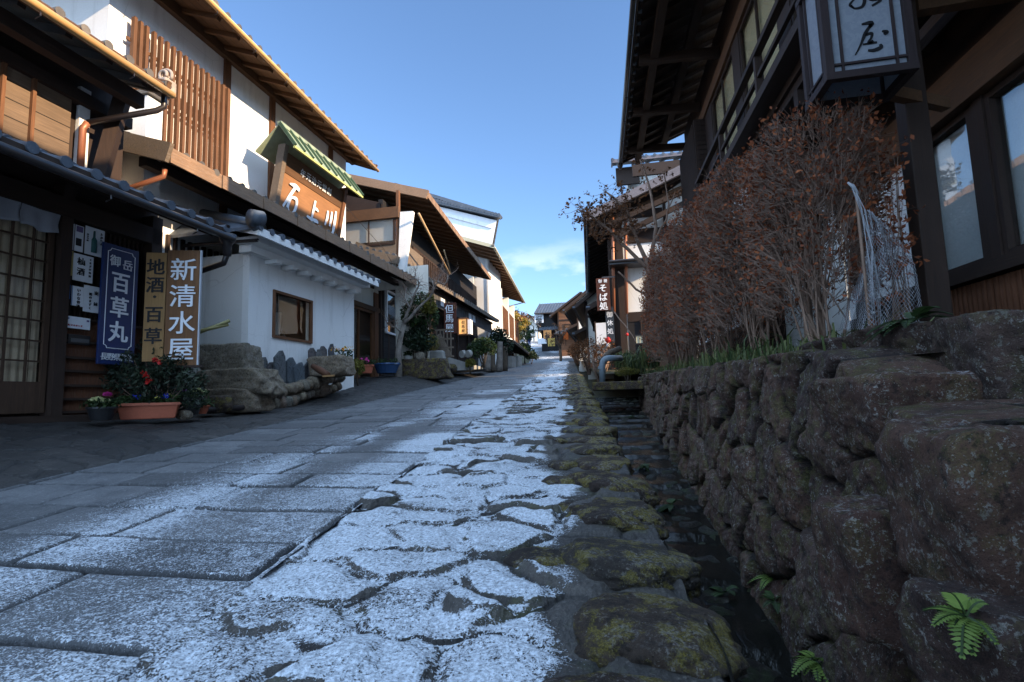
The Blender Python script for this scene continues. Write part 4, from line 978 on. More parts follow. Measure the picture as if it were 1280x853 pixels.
# ================================================================== white storehouse
FK = Fr(-5.8, 0, 1.0, 1)
def storehouse():
    r = thing('white_storehouse', 'small white plastered storehouse with tiled eaves and one dark framed window', 'storehouse', FK.p(9, -.6, .5))
    U0, U1 = 7.30, 10.62; zt = 2.45
    wu0, wz1 = FK.uz(341, 362); wu1, wz0 = FK.uz(389, 430)
    # street wall built round the window opening
    for a, b, c, d in ((U0, wu0, .0, zt), (wu1, U1, .0, zt), (wu0, wu1, .0, wz0), (wu0, wu1, wz1, zt)):
        pass
    bx(FK, 'wall', m_plast, r, U0, wu0, -.12, 0, -.1, zt); bx(FK, 'wall', m_plast, r, wu1, U1, -.12, 0, -.1, zt)
    bx(FK, 'wall', m_plast, r, wu0, wu1, -.12, 0, -.1, wz0); bx(FK, 'wall', m_plast, r, wu0, wu1, -.12, 0, wz1, zt)
    bx(FK, 'side_wall', m_plast2, r, U0, U0 + .12, -2.6, -.12, -.1, zt); bx(FK, 'side_wall', m_plast2, r, U1 - .12, U1, -1.2, -.12, -.1, zt)
    bx(FK, 'inner_wall', m_dim, r, U0 + .12, U1 - .12, -1.02, -1.0, .2, zt)
    bx(FK, 'inner_floor', m_dark, r, U0 + .12, U1 - .12, -1.0, -.12, wz0 - .12, wz0 - .1)
    w = window(FK, wu0, wu1, wz0, wz1, .02, r, 1, 1, .045, m_brownv, m_glassd, None, .05)
    for uu, zz, rr in ((wu0 + .25, .30, .04), (wu0 + .75, .22, .03), (wu1 - .25, .34, .05)):
        MB().lathe(FK.p(uu, -.4, wz0 - .1), [(rr, 0), (rr, zz * .6), (rr * .35, zz * .75), (rr * .3, zz)], 12).build('display_bottle', m_pot, r, smooth=True)
    MB().beam(FK.p(wu0 + .9, -.7, wz0 - .1), FK.p(wu0 + 1.0, -.72, wz0 + .62), .3, .04).build('display_scroll', m_paper, r); bx(FK, 'display_board', m_signw, r, wu0 + .35, wu0 + .6, -.5, -.46, wz0, wz0 + .5)
    # stepped white cornice with brackets under the tiles
    bx(FK, 'cornice', m_plast, r, U0 - .12, U1 + .1, -.1, .12, zt - .02, zt + .10)
    bx(FK, 'cornice', m_plast, r, U0 - .2, U1 + .16, -.1, .30, zt + .102, zt + .20)
    for i in range(7):
        u = U0 + .35 + i * (U1 - U0 - .5) / 6.5
        bx(FK, 'cornice_bracket', m_plast, r, u, u + .13, .002, .24, zt - .10, zt - .022, .015)
    roofplane(FK, U0 - .45, U1 + .12, .52, zt + .16, -.95, zt + .62, r, m_tile, .26, .22, 'roof', gutter=None, fasc=m_plast, u0r=U0 + .0)
    # hip slope towards the lower street
    FH = Fr(*(FK.p(U0 - .4, 0, 0).xy), 91, 1)
    mb = MB(); a, b, c, d = FK.p(U0 - .47, .52, zt + .20), FK.p(U0 - .47, -2.6, zt + .20), FK.p(U0 + .0, -2.6, zt + .68), FK.p(U0 + .0, -.95, zt + .68)
    mb.hexa([a, b, c, d] + [q + V((0, 0, .05)) for q in (a, b, c, d)]); mb.build('hip_roof', m_tile, r)
    e = FK.p(U0 - .50, .50, zt + .24)
    MB().tube([FK.p(U0 - .46, .50, zt + .27), FK.p(U0 + .02, -.92, zt + .76)], .07, 10).build('hip_ridge', m_tile, r, smooth=True)
    MB().tube([e + V((-.05, -.07, .10)), e + V((.02, .10, .12))], .13, 14).build('ridge_end_tile', m_tile, r, smooth=True)
    MB().tube([FK.p(U0 - .2, -2.6, zt + .2), FK.p(U0 - .2, .3, zt + .12)], .03, 8).build('eave_pipe', m_gutter, r)
storehouse()
def rocks_left():
    L = [((288, 452), 6.75, (.78, .55, .52), .05, 51, 'upper squared boulder stacked beside the brown signboard'),
         ((300, 478), 6.55, (1.15, .6, .40), .02, 52, 'wide lower boulder under the squared one'),
         ((296, 500), 6.45, (1.0, .5, .34), .0, 53, 'bottom boulder of the stack at the storehouse corner'),
         ((414, 458), 8.9, (.75, .6, .38), .1, 55, 'flat topped pale boulder with flowers at the storehouse end')]
    for (px, py), Y0, sz, rz_, sd, lb in L:
        rock('boulder', atY(px, py, Y0), sz, m_rockg, sd, 5, .72, .10, (0, 0, rz_), None, lb, 'boulder', 'boulders at the storehouse')
    rr = random.Random(8)
    r = thing('stone_wall', 'low dry stone wall of round pale cobbles below the storehouse', 'wall', (-5.2, 8.0, 0))
    n = 0
    for i in range(15):
        for j in range(2):
            px = 328 + i * 6.6 + j * 3 + rr.uniform(-1.5, 1.5); base = 517 - (px - 325) * .26
            py = base - 7 - j * 13 + rr.uniform(-2, 2); Y0 = 6.9 + i * .19
            s = rr.uniform(.17, .27)
            rock('stone', atY(px, py, Y0 + j * .06), (s, s * 1.1, s * rr.uniform(.75, 1.1)), m_rockg, 60 + n, 3, .25, .2, (0, 0, rr.uniform(0, 3)), r); n += 1
    # upright slate slabs against the plaster
    for k, (x0, x1, yt, yb) in enumerate(((327, 334, 446, 474), (334, 343, 452, 466), (343, 356, 437, 468), (352, 360, 450, 470), (358, 370, 446, 472), (368, 380, 452, 474), (380, 392, 451, 475), (386, 396, 434, 466), (396, 402, 436, 464), (400, 408, 432, 462), (411, 417, 429, 460))):
        o = .10 + .05 * (k % 3); u0, z1 = FK.uz(x0, yt, o); u1 = FK.uz(x1, yt, o)[0]; z0 = FK.uz(x0, yb, o)[1] - .12
        um = u0 + (u1 - u0) * rr.uniform(.2, .6)
        poly = [FK.p(u0, o, z0), FK.p(u1, o, z0), FK.p(u1, o - .02, z1 - rr.uniform(.04, .12)), FK.p(um + .06, o - .03, z1), FK.p(um, o - .03, z1 - .01), FK.p(u0, o - .02, z1 - rr.uniform(.05, .14))]
        q = MB().prism(poly, FK.n * .035).build('slate_slab', m_rockd, None, loc=FK.p(u0, o, z0)); 
        tag(q, 'thin upright grey slate slab leaning at the storehouse wall foot', 'stone slab', 'upright slate slabs at the storehouse')
rocks_left()
# ================================================================== plants
m_lf_green = mat_leaf('leaf_green', (.018, .035, .012), (.05, .085, .022)); m_lf_dark = mat_leaf('leaf_dark', (.010, .020, .010), (.025, .045, .018), .15)
m_lf_yel = mat_leaf('leaf_yellow_green', (.10, .10, .018), (.20, .17, .03)); m_lf_gold = mat_leaf('leaf_golden', (.28, .19, .03), (.42, .30, .06))
m_lf_rust = mat_leaf('leaf_rust', (.15, .040, .018), (.38, .12, .045), .25, .8); m_lf_brown = mat_leaf('leaf_brown', (.10, .045, .02), (.22, .09, .035), .25, .8); m_lf_red = mat_leaf('petal_red', (.40, .01, .008), (.55, .02, .015), .1)
m_twig = mat_simple('twig_bark', (.21, .135, .10), .85, .4, 20, .5); m_bark = mat_simple('mottled_bark', (.20, .17, .145), .85, .6, 7, .8, fine=35, dist=.01)
m_barkd = mat_simple('brown_bark', (.10, .075, .055), .9, .4, 8, .8, dist=.008); m_barkg = mat_simple('tan_bark', (.25, .165, .12), .85, .35, 9, .6, dist=.006)
def rvec(r): 
    while True:
        v = V((r.uniform(-1, 1), r.uniform(-1, 1), r.uniform(-1, 1)))
        if .05 < v.length <= 1: return v
def leaves(name, pts, size, mat, parent, r, flat=.0, aspect=.5):
    n = len(pts); P = np.array([tuple(q) for q in pts]); rg = np.random.default_rng(int(r.random() * 1e6))
    a = rg.normal(size=(n, 3)); a /= np.linalg.norm(a, axis=1)[:, None]; b = rg.normal(size=(n, 3)); b -= a * (a * b).sum(1)[:, None]; b /= np.linalg.norm(b, axis=1)[:, None]
    s = size * rg.uniform(.6, 1.35, n)[:, None]; c = np.cross(a, b) * .25
    Vv = np.stack([P - a * s, P + b * s * aspect + c * s, P + a * s, P - b * s * aspect + c * s], 1).reshape(-1, 3)
    return npmesh(name, Vv, np.arange(4 * n).reshape(n, 4), mat, parent, smooth=False)
def bush(name, label, cat, c, rad, mat, n=1500, size=.035, seed=1, stems=6, group=None, sm=None, clump=9, squash=1):
    r = random.Random(seed); c = V(c); root = thing(name, label, cat, (c.x, c.y, c.z - rad[2]), group)
    cl = []
    for i in range(clump):
        d = rvec(r).normalized(); d.z = abs(d.z) * 1.1 - .25
        cl.append((c + V((d.x * rad[0], d.y * rad[1], d.z * rad[2])) * r.uniform(.35, .72), r.uniform(.32, .52)))
    pts = []
    while len(pts) < n:
        q, k = r.choice(cl); d = rvec(r).normalized() * r.uniform(.6, 1.05) ** .6
        pts.append(q + V((d.x * rad[0] * k, d.y * rad[1] * k, d.z * rad[2] * k)))
    leaves('foliage', pts, size, mat, root, r)
    mb = MB(); b = V((c.x, c.y, c.z - rad[2]))
    for i in range(stems):
        q = cl[i % clump][0]; mb.tube([b + V((r.uniform(-.1, .1) * rad[0], r.uniform(-.1, .1) * rad[1], -.1)), (b + q) / 2 + rvec(r) * .06, q], [.02, .014, .006], 5)
    mb.build('stems', sm or m_barkd, root, smooth=True)
    return root
def limb(mb, a, b, r0, r1, rr, bend=.08, n=6, k=7):
    a, b = V(a), V(b); L = (b - a).length; p = [a]; off = rvec(rr) * bend * L
    for i in range(1, n + 1):
        t = i / n; p.append(a.lerp(b, t) + off * sin(t * pi) + rvec(rr) * .012 * L)
    mb.tube(p, [r0 + (r1 - r0) * (i / n) for i in range(n + 1)], k); return p
# ================================================================== HOUSE C : dark inn with gable towards the lower street
def px3(x, y, Y): return atY(x, y, Y)
FC = Fr(-6.55, 14.0, -2.6, 1)
def house_c():
    r = thing('inn_house', 'dark timber inn with gable window and long eaves left of the street', 'house', FC.p(6, -2, .9))
    Y0 = 14.0; L = 13.0
    # gable wall, facing down the street
    MB().prism([FC.p(0, -.02, .5), FC.p(0, -6, .5), FC.p(0, -6, 7.0), FC.p(0, -3, 6.75), FC.p(0, -.02, 5.85)], FC.d * .14).build('gable_wall', m_darkx, r)
    bx(FC, 'street_wall', m_clapy, r, .14, L, -.14, 0, .6, 6.0)
    bx(FC, 'far_wall', m_plast2, r, L - .1, L, -6, -.14, .8, 7.0)
    f = lambda x, y, Y=14.0: px3(x, y, Y)
    # white panels in the gable wall (camera-facing)
    def gp(name, mat, x0, y0, x1, y1, dY=0.0, th=.05):
        a = f(x0, y0, Y0 - dY); b = f(x1, y1, Y0 - dY); return MB().box(min(a.x, b.x), max(a.x, b.x), Y0 - dY - th, Y0 - dY, min(a.z, b.z), max(a.z, b.z)).build(name, mat, r)
    gp('plaster_panel', m_plast3, 425, 316, 497, 362, .06)
    a = f(499, 362); 
    gp('lower_plaster', m_plast3, 495, 335, 537, 462, .02)
    # window with curtains
    w0, w1 = f(428, 277, Y0 - .2), f(494, 305, Y0 - .2)
    FG = Fr(0, 0, 90, 1)  # u = x, o = -y
    fr = Fr(0, Y0 - .16, 90, 1)
    w = window(fr, w0.x, w1.x, w1.z, w0.z, .04, r, 2, 1, .06, m_darkx, m_glassd, m_paper, .04)
    for xx in (.25, .7): MB().box(w0.x + (w1.x - w0.x) * xx, w0.x + (w1.x - w0.x) * (xx + .2), Y0 - .10, Y0 - .09, w1.z + .04, w0.z - .04).build('curtain', m_paper, w)
    gp('window_apron', m_grey, 424, 308, 497, 320, .1, .08)
    gp('window_hood', m_brown, 420, 268, 500, 273, .15, .12)
    gp('side_post', m_brownv, 497, 240, 501, 345, .06, .12)
    # flared white wing wall
    a = [f(500, 265, 13.8), f(516, 264, 13.8), f(505, 344, 13.8), f(497, 344, 13.8)]
    MB().prism(a, (0, .14, 0)).build('wing_wall', m_plast, r)
    # main roof: gable with the verge seen; eave parallel to the street
    E0 = f(533, 244, 13.2); E1 = f(613, 349, 24.8)
    ze = 6.1; k0 = ze / E0.z; k1 = ze / E1.z; E0 = E0 * k0; E1 = E1 * k1
    d = (E1 - E0); az = math.degrees(atan2(d.x, d.y)); FR = Fr(E0.x, E0.y, az, 1); Lr = sqrt(d.x ** 2 + d.y ** 2)
    roofplane(FR, 0, Lr, 0, ze, -4.2, ze + 1.25, r, m_tile2, .28, .28, 'main_roof', rafn=22, fasc=m_brown, raf=m_brown, soff=m_soffitb, verge=True, u0r=.2)
    FRb = Fr(E0.x - 8.4 * cos(radians(az)), E0.y + 8.4 * sin(radians(az)), az, -1)
    roofplane(FRb, 0, Lr, 0, ze, -4.2, ze + 1.25, r, m_tile2, .28, .28, 'back_roof')
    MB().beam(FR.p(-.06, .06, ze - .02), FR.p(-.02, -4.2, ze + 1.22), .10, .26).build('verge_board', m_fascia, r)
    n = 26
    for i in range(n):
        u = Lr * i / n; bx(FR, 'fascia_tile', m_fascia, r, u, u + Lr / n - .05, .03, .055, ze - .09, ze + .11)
    # copper poles under the eave
    MB().tube([f(376 / 3.046 + 400, 205 / 3.046 + 200, 13.6), f(562, 343, 17.5)], .035, 8).build('bamboo_pole', m_pole, r, smooth=True)
    MB().tube([f(555, 313, 14.5), f(564, 343, 16.0)], .02, 8).build('bamboo_pole', m_pole, r, smooth=True)
    # upper floor street side: box window and shutter boxes
    a = FC.uz(520, 300, .35)[0]
    MB().fb(FC, .9, 2.6, .0, .42, 4.0, 4.85).build('shutter_box', m_grey, r)
    MB().fb(FC, 2.7, 5.8, .0, .05, 4.2, 5.3).build('upper_window_band', m_darkv, r)
    lattice(FC, 2.8, 11.5, 4.15, 5.0, .3, r, 40, .04, .04, m_darkv, (0, 1), 'balcony_rail')
    bx(FC, 'balcony_floor', m_dark, r, 2.7, 11.8, .0, .40, 4.0, 4.12)
    # pent roof towards the street, lower
    P0 = f(497, 326, 13.4); P1 = f(623, 399, 26.0); z0 = 3.98; P0 = P0 * (z0 / P0.z); P1 = P1 * (4.12 / P1.z)
    d = P1 - P0; az2 = math.degrees(atan2(d.x, d.y)); FP = Fr(P0.x, P0.y, az2, 1); Lp = sqrt(d.x ** 2 + d.y ** 2)
    roofplane(FP, 0, Lp, 0, z0, -1.3, z0 + .55, r, m_tile2, .28, .24, 'pent_roof', rafn=24, fasc=m_grey, raf=m_dark)
    MB().beam(FP.p(-.05, .05, z0 - .02), FP.p(-.05, -2.4, z0 + .75), .08, .22).build('pent_verge', m_grey, r)
    mb = MB()
    for i in range(12):
        q = FP.p(-.02 - .0 * i, -.1 - i * .2, z0 + .16 + i * .062); mb.tube([q + V((0, -.05, 0)), q + V((0, .12, 0))], .055, 8)
    mb.build('verge_tiles', m_tile, r)
    # slatted curtain board hanging under the pent eave
    n = 46; mb = MB()
    for i in range(n):
        u = .4 + (Lp - .6) * i / n; mb.fb(FP, u, u + (Lp - .6) / n - .03, -.35, -.32, z0 - .62, z0 - .12)
    mb.build('slatted_valance', m_greyd, r)
    bx(FP, 'valance_rail', m_dark, r, .3, Lp - .1, -.37, -.28, z0 - .12, z0 - .05); 
    for u in (1.3, 4.6, 8.3, 8.9): MB().fb(FP, u, u + .45, -.318, -.31, z0 - .5, z0 - .2).build('paper_slip', m_paper, r)
    # ground floor doors, dark lattice
    for i in range(5):
        u = 2.6 + i * 2.0
        lattice(FC, u, u + 1.5, 1.1 + .08 * i, 3.2, .02, r, 12, .04, .04, m_darkv, (0, .5, 1), 'door_lattice')
        bx(FC, 'post', m_darkv, r, u - .2, u - .05, .0, .1, .8, 3.5)
    # window with a pale frame at the near corner
    wa, wz = FC.uz(541, 375, .1); wb, wz2 = FC.uz(553, 430, .1)
    window(FC, .25, 1.9, 2.0, 3.3, .06, r, 2, 1, .06, m_white, m_glass, m_dim)
m_pole = mat_flat('tan_pole', (.45, .30, .16), .5); m_greyd = mat_wood('dark_grey_slats', (.075, .07, .07), 'z')  # poles in one even tan colour
house_c()
def c_signs():
    # hanging vertical sign
    p = px3(563, 398, 16.5); D = V((1, .12, 0)).normalized(); s = 15.5 / FPX * 17.3; h = 39 / FPX * 17.3
    r = thing('hanging_sign', 'red brown hanging signboard with three white brushed characters on the dark inn', 'sign', p - V((0, 0, h / 2)))
    MB().beam(p - V((0, 0, h / 2)), p + V((0, 0, h / 2)), s, .06, D.cross(V((0, 0, 1)))).build('board', mat_wood('oxblood_board', (.10, .028, .016), 'z'), r, bevel=.005)
    vtext('但馬屋', m_white, p + V((-.02, -.05, h * .30)), D, .30, r, pitch=.32, bold=.010)
    vtext('旅館', m_signo, p + V((s * .40, -.05, h * .40)), D, .07, r)
    MB().beam(p + V((0, .1, h / 2 + .03)), p + V((-.1, 1.0, h / 2 + .03)), .05, .06).build('bracket', m_dark, r)
    # lit box lamp
    p = px3(580, 409, 18.0); w = 15 / FPX * 18.5; h = 21 / FPX * 18.5
    r = thing('box_lantern', 'glowing orange box lantern with black characters beside the inn sign', 'lantern', p - V((0, 0, h / 2)))
    MB().box(p.x - w * .42, p.x + w * .30, p.y - .1, p.y + .2, p.z - h * .46, p.z + h * .46).build('lamp_body', mat_glow('lantern_glow', (.85, .42, .14), .35), r)
    mb = MB()
    for sx in (-.45, .30): mb.box(p.x + w * sx, p.x + w * sx + .04, p.y - .14, p.y + .22, p.z - h / 2, p.z + h / 2)
    for sz in (-.5, .47): mb.box(p.x - w * .45 + .041, p.x + w * .30 - .001, p.y - .13, p.y + .22, p.z + h * sz, p.z + h * sz + .04)
    mb.build('frame', m_brown, r)
    vtext('但馬屋', m_black, V((p.x + w * .0, p.y - .106, p.z + h * .26)), V((1, 0, 0)), .12, r, pitch=.15)
    MB().box(p.x + w * .36, p.x + w * .62, p.y - .1, p.y + .2, p.z - h * .46, p.z + h * .42).build('side_panel', m_paper, r)
c_signs()
def house_d():
    Y0 = 27.3; r = thing('tall_storehouse', 'tall white plastered storehouse with tiled gable rising behind the inn', 'storehouse', (-9, Y0, 1.6))
    f = lambda x, y: atY(x, y, Y0)
    poly = [f(505, 470), f(505, 238), f(547, 258), f(621, 276), f(614, 310), f(609, 345), f(610, 470)]
    MB().prism(poly, (-2.7, 9, 0)).build('wall', mat_plaster('storehouse_plaster', (.74, .75, .77), amt=.12), r)
    mb = MB()
    a, b = f(538, 252), f(625, 272); n = 24
    for i in range(n):
        p = a.lerp(b, i / (n - 1)); mb.tube([p + V((0, -.32, .05)), p + V((0, .3, .08))], .09, 8)
    mb.build('verge_tiles', m_tile, r)
    MB().beam(a + V((0, -.1, -.05)), b + V((0.05, -.1, -.05)), .4, .12).build('verge', m_tile, r)
    MB().prism([f(496, 231) + V((0, -.3, 0)), f(626, 270) + V((0, -.3, 0)), f(626, 273) + V((0, -.3, 0)), f(496, 236) + V((0, -.3, 0))], (-2.8, 9.6, 0)).build('roof', m_tile, r)
    MB().prism([f(540, 262) + V((0, -.06, 0)), f(616, 282) + V((0, -.06, 0)), f(615, 286) + V((0, -.06, 0)), f(540, 266) + V((0, -.06, 0))], (0, .06, 0)).build('string_course', m_plast, r)
    # narrow white street strip catching the sun
    p = f(611, 345); q = f(611, 460)
    MB().box(q.x + .02, q.x + .12, Y0 - .05, Y0 + 3, q.z, p.z + 1.2).build('corner_plaster', m_plast, r)
house_d()
def house_e():
    Y0 = 28.5; FE = Fr(-7.15, Y0, -4.0, 1)
    r = thing('far_inn', 'two storey inn with sunlit lattice balcony under pale sheet metal eaves', 'house', FE.p(6, -2, 1.8))
    bx(FE, 'wall', m_plast3, r, 0, 13, -5, 0, 1.6, 6.8)
    E0 = atY(617, 309, Y0 + .2); E1 = atY(655, 378, 41.5); ze = 7.3; E0 = E0 * (ze / E0.z); E1 = E1 * (ze / E1.z)
    d = E1 - E0; FR = Fr(E0.x, E0.y, math.degrees(atan2(d.x, d.y)), 1); Lr = sqrt(d.x ** 2 + d.y ** 2)
    roofplane(FR, 0, Lr, 0, ze, -3.6, ze + 1.2, r, m_tile2, .4, .3, 'roof', rafn=20, fasc=m_eavem, raf=m_brown, soff=m_soffitb, gutter=m_eavem)
    MB().beam(FR.p(Lr, .05, ze), FR.p(Lr, -2.0, ze - .45), .06, .06).build('gutter_pipe', m_eavem, r)
    bx(FE, 'balcony_floor', m_brown, r, .1, 12.8, .0, .55, 4.0, 4.14)
    bx(FE, 'balcony_fascia', m_plast, r, .1, 12.8, .552, .60, 3.7, 4.15)
    for i in range(4):
        u = .3 + 3.15 * i
        lattice(FE, u + .12, u + 3.0, 4.2, 5.9, .5, r, 26, .035, .035, m_brownv, (0, .5, 1), 'balcony_lattice'); bx(FE, 'post', m_plast, r, u - .12, u + .06, .0, .56, 4.15, 6.9)
    bx(FE, 'lower_wall', m_darkv, r, .0, 13, .0, .06, 1.6, 3.6)
    roofplane(FE, 1.5, 12.8, 1.5, 3.25, .1, 3.65, r, m_tile2, .3, .25, 'pent_roof', rafn=12, fasc=m_dark)
    for i in range(4): bx(FE, 'lower_post', m_brownv, r, .6 + 3.6 * i, .8 + 3.6 * i, .06, .2, 1.6, 3.4)
m_eavem = mat_flat('pale_metal_eave', (.42, .38, .26), .45)
house_e()
# ================================================================== far houses : simple gabled houses with their own windows
def simple_house(name, label, x0, x1, y0, y1, zb, ze, rise, wallm, roofm, axis='x', over=.6, wins=(), pent=None, lowm=None, zsplit=None, beams=True, sidewins=()):
    """axis: direction of the ridge. wins: (u0,u1,z0,z1) fractions on the face towards the camera"""
    r = thing(name, label, 'house', ((x0 + x1) / 2, (y0 + y1) / 2, zb))
    zs = zsplit or zb
    if lowm: MB().box(x0 + .02, x1 - .02, y0 + .02, y1 - .02, zb - 1, zs).build('lower_wall', lowm, r)
    xm, ym = (x0 + x1) / 2, (y0 + y1) / 2
    if axis == 'y':
        MB().prism([(x0, y0, zs if lowm else zb - 1), (x1, y0, zs if lowm else zb - 1), (x1, y0, ze), (xm, y0, ze + rise * .96), (x0, y0, ze)], (0, y1 - y0, 0)).build('wall', wallm, r)
        for s, xe in ((1, x1), (-1, x0)):
            f = Fr(xe, y0 - over, 0, s); k = rise / ((x1 - x0) / 2)
            roofplane(f, 0, y1 - y0 + 2 * over, over, ze - k * over, -(x1 - x0) / 2, ze + rise, r, roofm, .32, .3, 'roof', fasc=m_dark)
    else:
        MB().prism([(x0, y0, zs if lowm else zb - 1), (x0, y1, zs if lowm else zb - 1), (x0, y1, ze), (x0, ym, ze + rise * .96), (x0, y0, ze)], (x1 - x0, 0, 0)).build('wall', wallm, r)
        for s, ye in ((1, y0), (-1, y1)):
            f = Fr(x0 - over, ye, 90, s); k = rise / ((y1 - y0) / 2)
            roofplane(f, 0, x1 - x0 + 2 * over, over, ze - k * over, -(y1 - y0) / 2, ze + rise, r, roofm, .32, .3, 'roof', fasc=m_dark)
    f = Fr(x0, y0, 90, 1); W_ = x1 - x0; H = ze - zb
    for (a, b, c, d, m_) in wins: window(f, W_ * a, W_ * b, zb + H * c, zb + H * d, .03, r, 2, 1, .06, m_darkx, m_glass, m_)
    for (s, a, b, c, d, m_) in sidewins:
        g = Fr(x0 if s < 0 else x1, y0, 0, s); D_ = y1 - y0
        window(g, D_ * a, D_ * b, zb + H * c, zb + H * d, .03, r, 3, 2, .06, m_darkv, m_glass, m_)
    if beams:
        mb = MB()
        for u in (0, .33, .66, .985): mb.box(x0 + W_ * u, x0 + W_ * u + .12, y0 - .03, y0 - .001, zb, ze)
        mb.build('wall_posts', m_darkv, r)
        MB().box(x0, x1, y0 - .045, y0 - .031, ze - .9, ze - .76).build('cross_beam', m_darkx, r)
    if pent:
        side, zp, dep = pent
        if side == 'front': roofplane(Fr(x0 - .2, y0, 90, 1), 0, W_ + .4, dep, zp, .0, zp + dep * .45, r, roofm, .32, .25, 'pent_roof', fasc=m_dark)
        else: roofplane(Fr(x0 if side < 0 else x1, y0 - .2, 0, side), 0, y1 - y0 + .4, dep, zp, 0, zp + dep * .45, r, roofm, .32, .25, 'pent_roof', fasc=m_dark)
    return r
def zx(px, py, Y): q = atY(px, py, Y); return q.x, q.z
# measured from the photograph at their own distances
m_brick = mat_wood('warm_brown_siding', (.22, .10, .05), 'x', board=.2, baxis=2); m_pale = mat_plaster('far_plaster', (.74, .72, .66), amt=.3)
def far_houses():
    x0, _ = zx(697, 400, 52); x1, _ = zx(740, 400, 52); _, zt = zx(700, 378, 52)
    simple_house('far_house', 'brown timber house with sunlit gable and blue window on the right of the far street', x0, x1 + 1.5, 52, 60, 4.0, 8.4, 1.7, m_brick, m_tile, 'y', .7, [(.12, .42, .50, .72, m_dim)], ('front', 6.1, .9), beams=True)
    x0, _ = zx(676, 400, 58); x1, _ = zx(699, 400, 58)
    simple_house('far_house', 'black boarded far house with tall narrow white sign and tiled roof', x0, x1 + .3, 58, 66, 5.1, 9.5, 1.6, m_clap, m_tile, 'x', .6, [], ('front', 7.3, 1.0), beams=False)
    x0, _ = zx(655, 400, 84); x1, _ = zx(672, 400, 84)
    simple_house('far_house', 'small pale house at the top of the street beyond the golden tree', x0, x1, 84, 90, 9.0, 11.6, 1.6, m_pale, m_tile2, 'y', .5, [(.2, .45, .3, .6, m_dim), (.55, .8, .3, .6, m_dim)], None)
    x0, _ = zx(664, 392, 98)
    simple_house('far_house', 'grey gabled house highest up the hill at the end of the street', x0 - 2.5, x0 + 1.5, 98, 104, 11.2, 14.4, 1.3, m_pale, m_tile2, 'y', .5, [(.3, .6, .5, .75, m_dim)], None)
    # right row, stepping towards the viewer
    simple_house('row_house', 'white panelled house with dark beams in the middle of the right row', -2.7, 2.5, 39, 47, 2.8, 6.9, 2.0, m_pale, m_tile, 'y', .9, [(.1, .5, .55, .8, m_paper)], (-1, 4.9, .8), sidewins=[(-1, .1, .4, .55, .8, m_paper), (-1, .5, .85, .55, .8, m_paper)])
    simple_house('row_house', 'weathered house with low snowy lean-to roofs on the right', -1.5, 3.0, 28.5, 36, 1.8, 5.1, 1.7, m_plast3, m_tile, 'y', .6, [(.08, .4, .5, .8, m_paper)], (-1, 3.3, .7), sidewins=[(-1, .15, .45, .5, .8, m_paper), (-1, .55, .9, .5, .8, m_paper)])
far_houses()
def far_bits():
    # narrow sign boards, banners and a distant walker
    def vb(px, y0, y1, Y, w, mat, label, txt=None, tm=None, cat='sign', name='shop_sign'):
        a, b = atY(px, y0, Y), atY(px, y1, Y); h = a.z - b.z
        r = thing(name, label, cat, b); MB().box(b.x - w / 2, b.x + w / 2, Y - .04, Y, b.z, a.z).build('board', mat, r)
        MB().box(b.x - .02, b.x + .02, Y + .001, Y + .06, b.z - .5, a.z + .15).build('pole', m_dark, r)
        if txt: vtext(txt, tm or m_black, V((b.x, Y - .045, a.z - w * .55)), V((1, 0, 0)), w * .8, r, pitch=h / len(txt) * .95)
        return r
    vb(674, 393, 404, 57.8, 1.0, m_paper, 'tall white signboard on the black boarded far house', '御茶処', m_black)
    vb(684.5, 413, 424, 50, .75, m_signw, 'small yellow signboard hanging by the far shop entrance', 'お食事', m_black)
    vb(689.5, 423, 433, 48.5, .65, mat_flat('yellow_banner', (.50, .33, .08), .7), 'yellow banner standing beside the far street', 'そば', m_black, 'banner', 'banner')
    vb(707, 415, 425, 46, .5, mat_flat('orange_banner', (.75, .16, .03), .7), 'small orange banner on the right of the far street', None, None, 'banner', 'banner')
    vb(678, 423, 430, 55, .9, m_paper, 'low white notice board by the black boarded house', None, None)
    # walker
    c = atY(662, 436, 66); z = float(zr(66)) 
    r = thing('person', 'distant walker in dark blue coat on the upper street', 'person', (c.x, 66, z))
    mb = MB()
    mb.tube([(c.x, 66, z + 1.66), (c.x, 66, z + 1.60), (c.x, 66, z + 1.50), (c.x, 66, z + 1.44)], [.05, .10, .095, .06], 10)
    mb.lathe((c.x, 66, z), [(.16, .80), (.21, 1.05), (.22, 1.3), (.15, 1.42), (.05, 1.46)], 12)
    for s in (-1, 1):
        mb.tube([(c.x + s * .09, 66, z + .85), (c.x + s * .10, 66 - .1 * s, z + .45), (c.x + s * .10, 66 - .16 * s, z + .02)], [.10, .07, .05], 8)
        mb.tube([(c.x + s * .2, 66, z + 1.36), (c.x + s * .27, 66, z + 1.1), (c.x + s * .24, 65.85, z + .85)], [.07, .055, .04], 8)
    mb.build('body', m_navy, r, smooth=True)
far_bits()
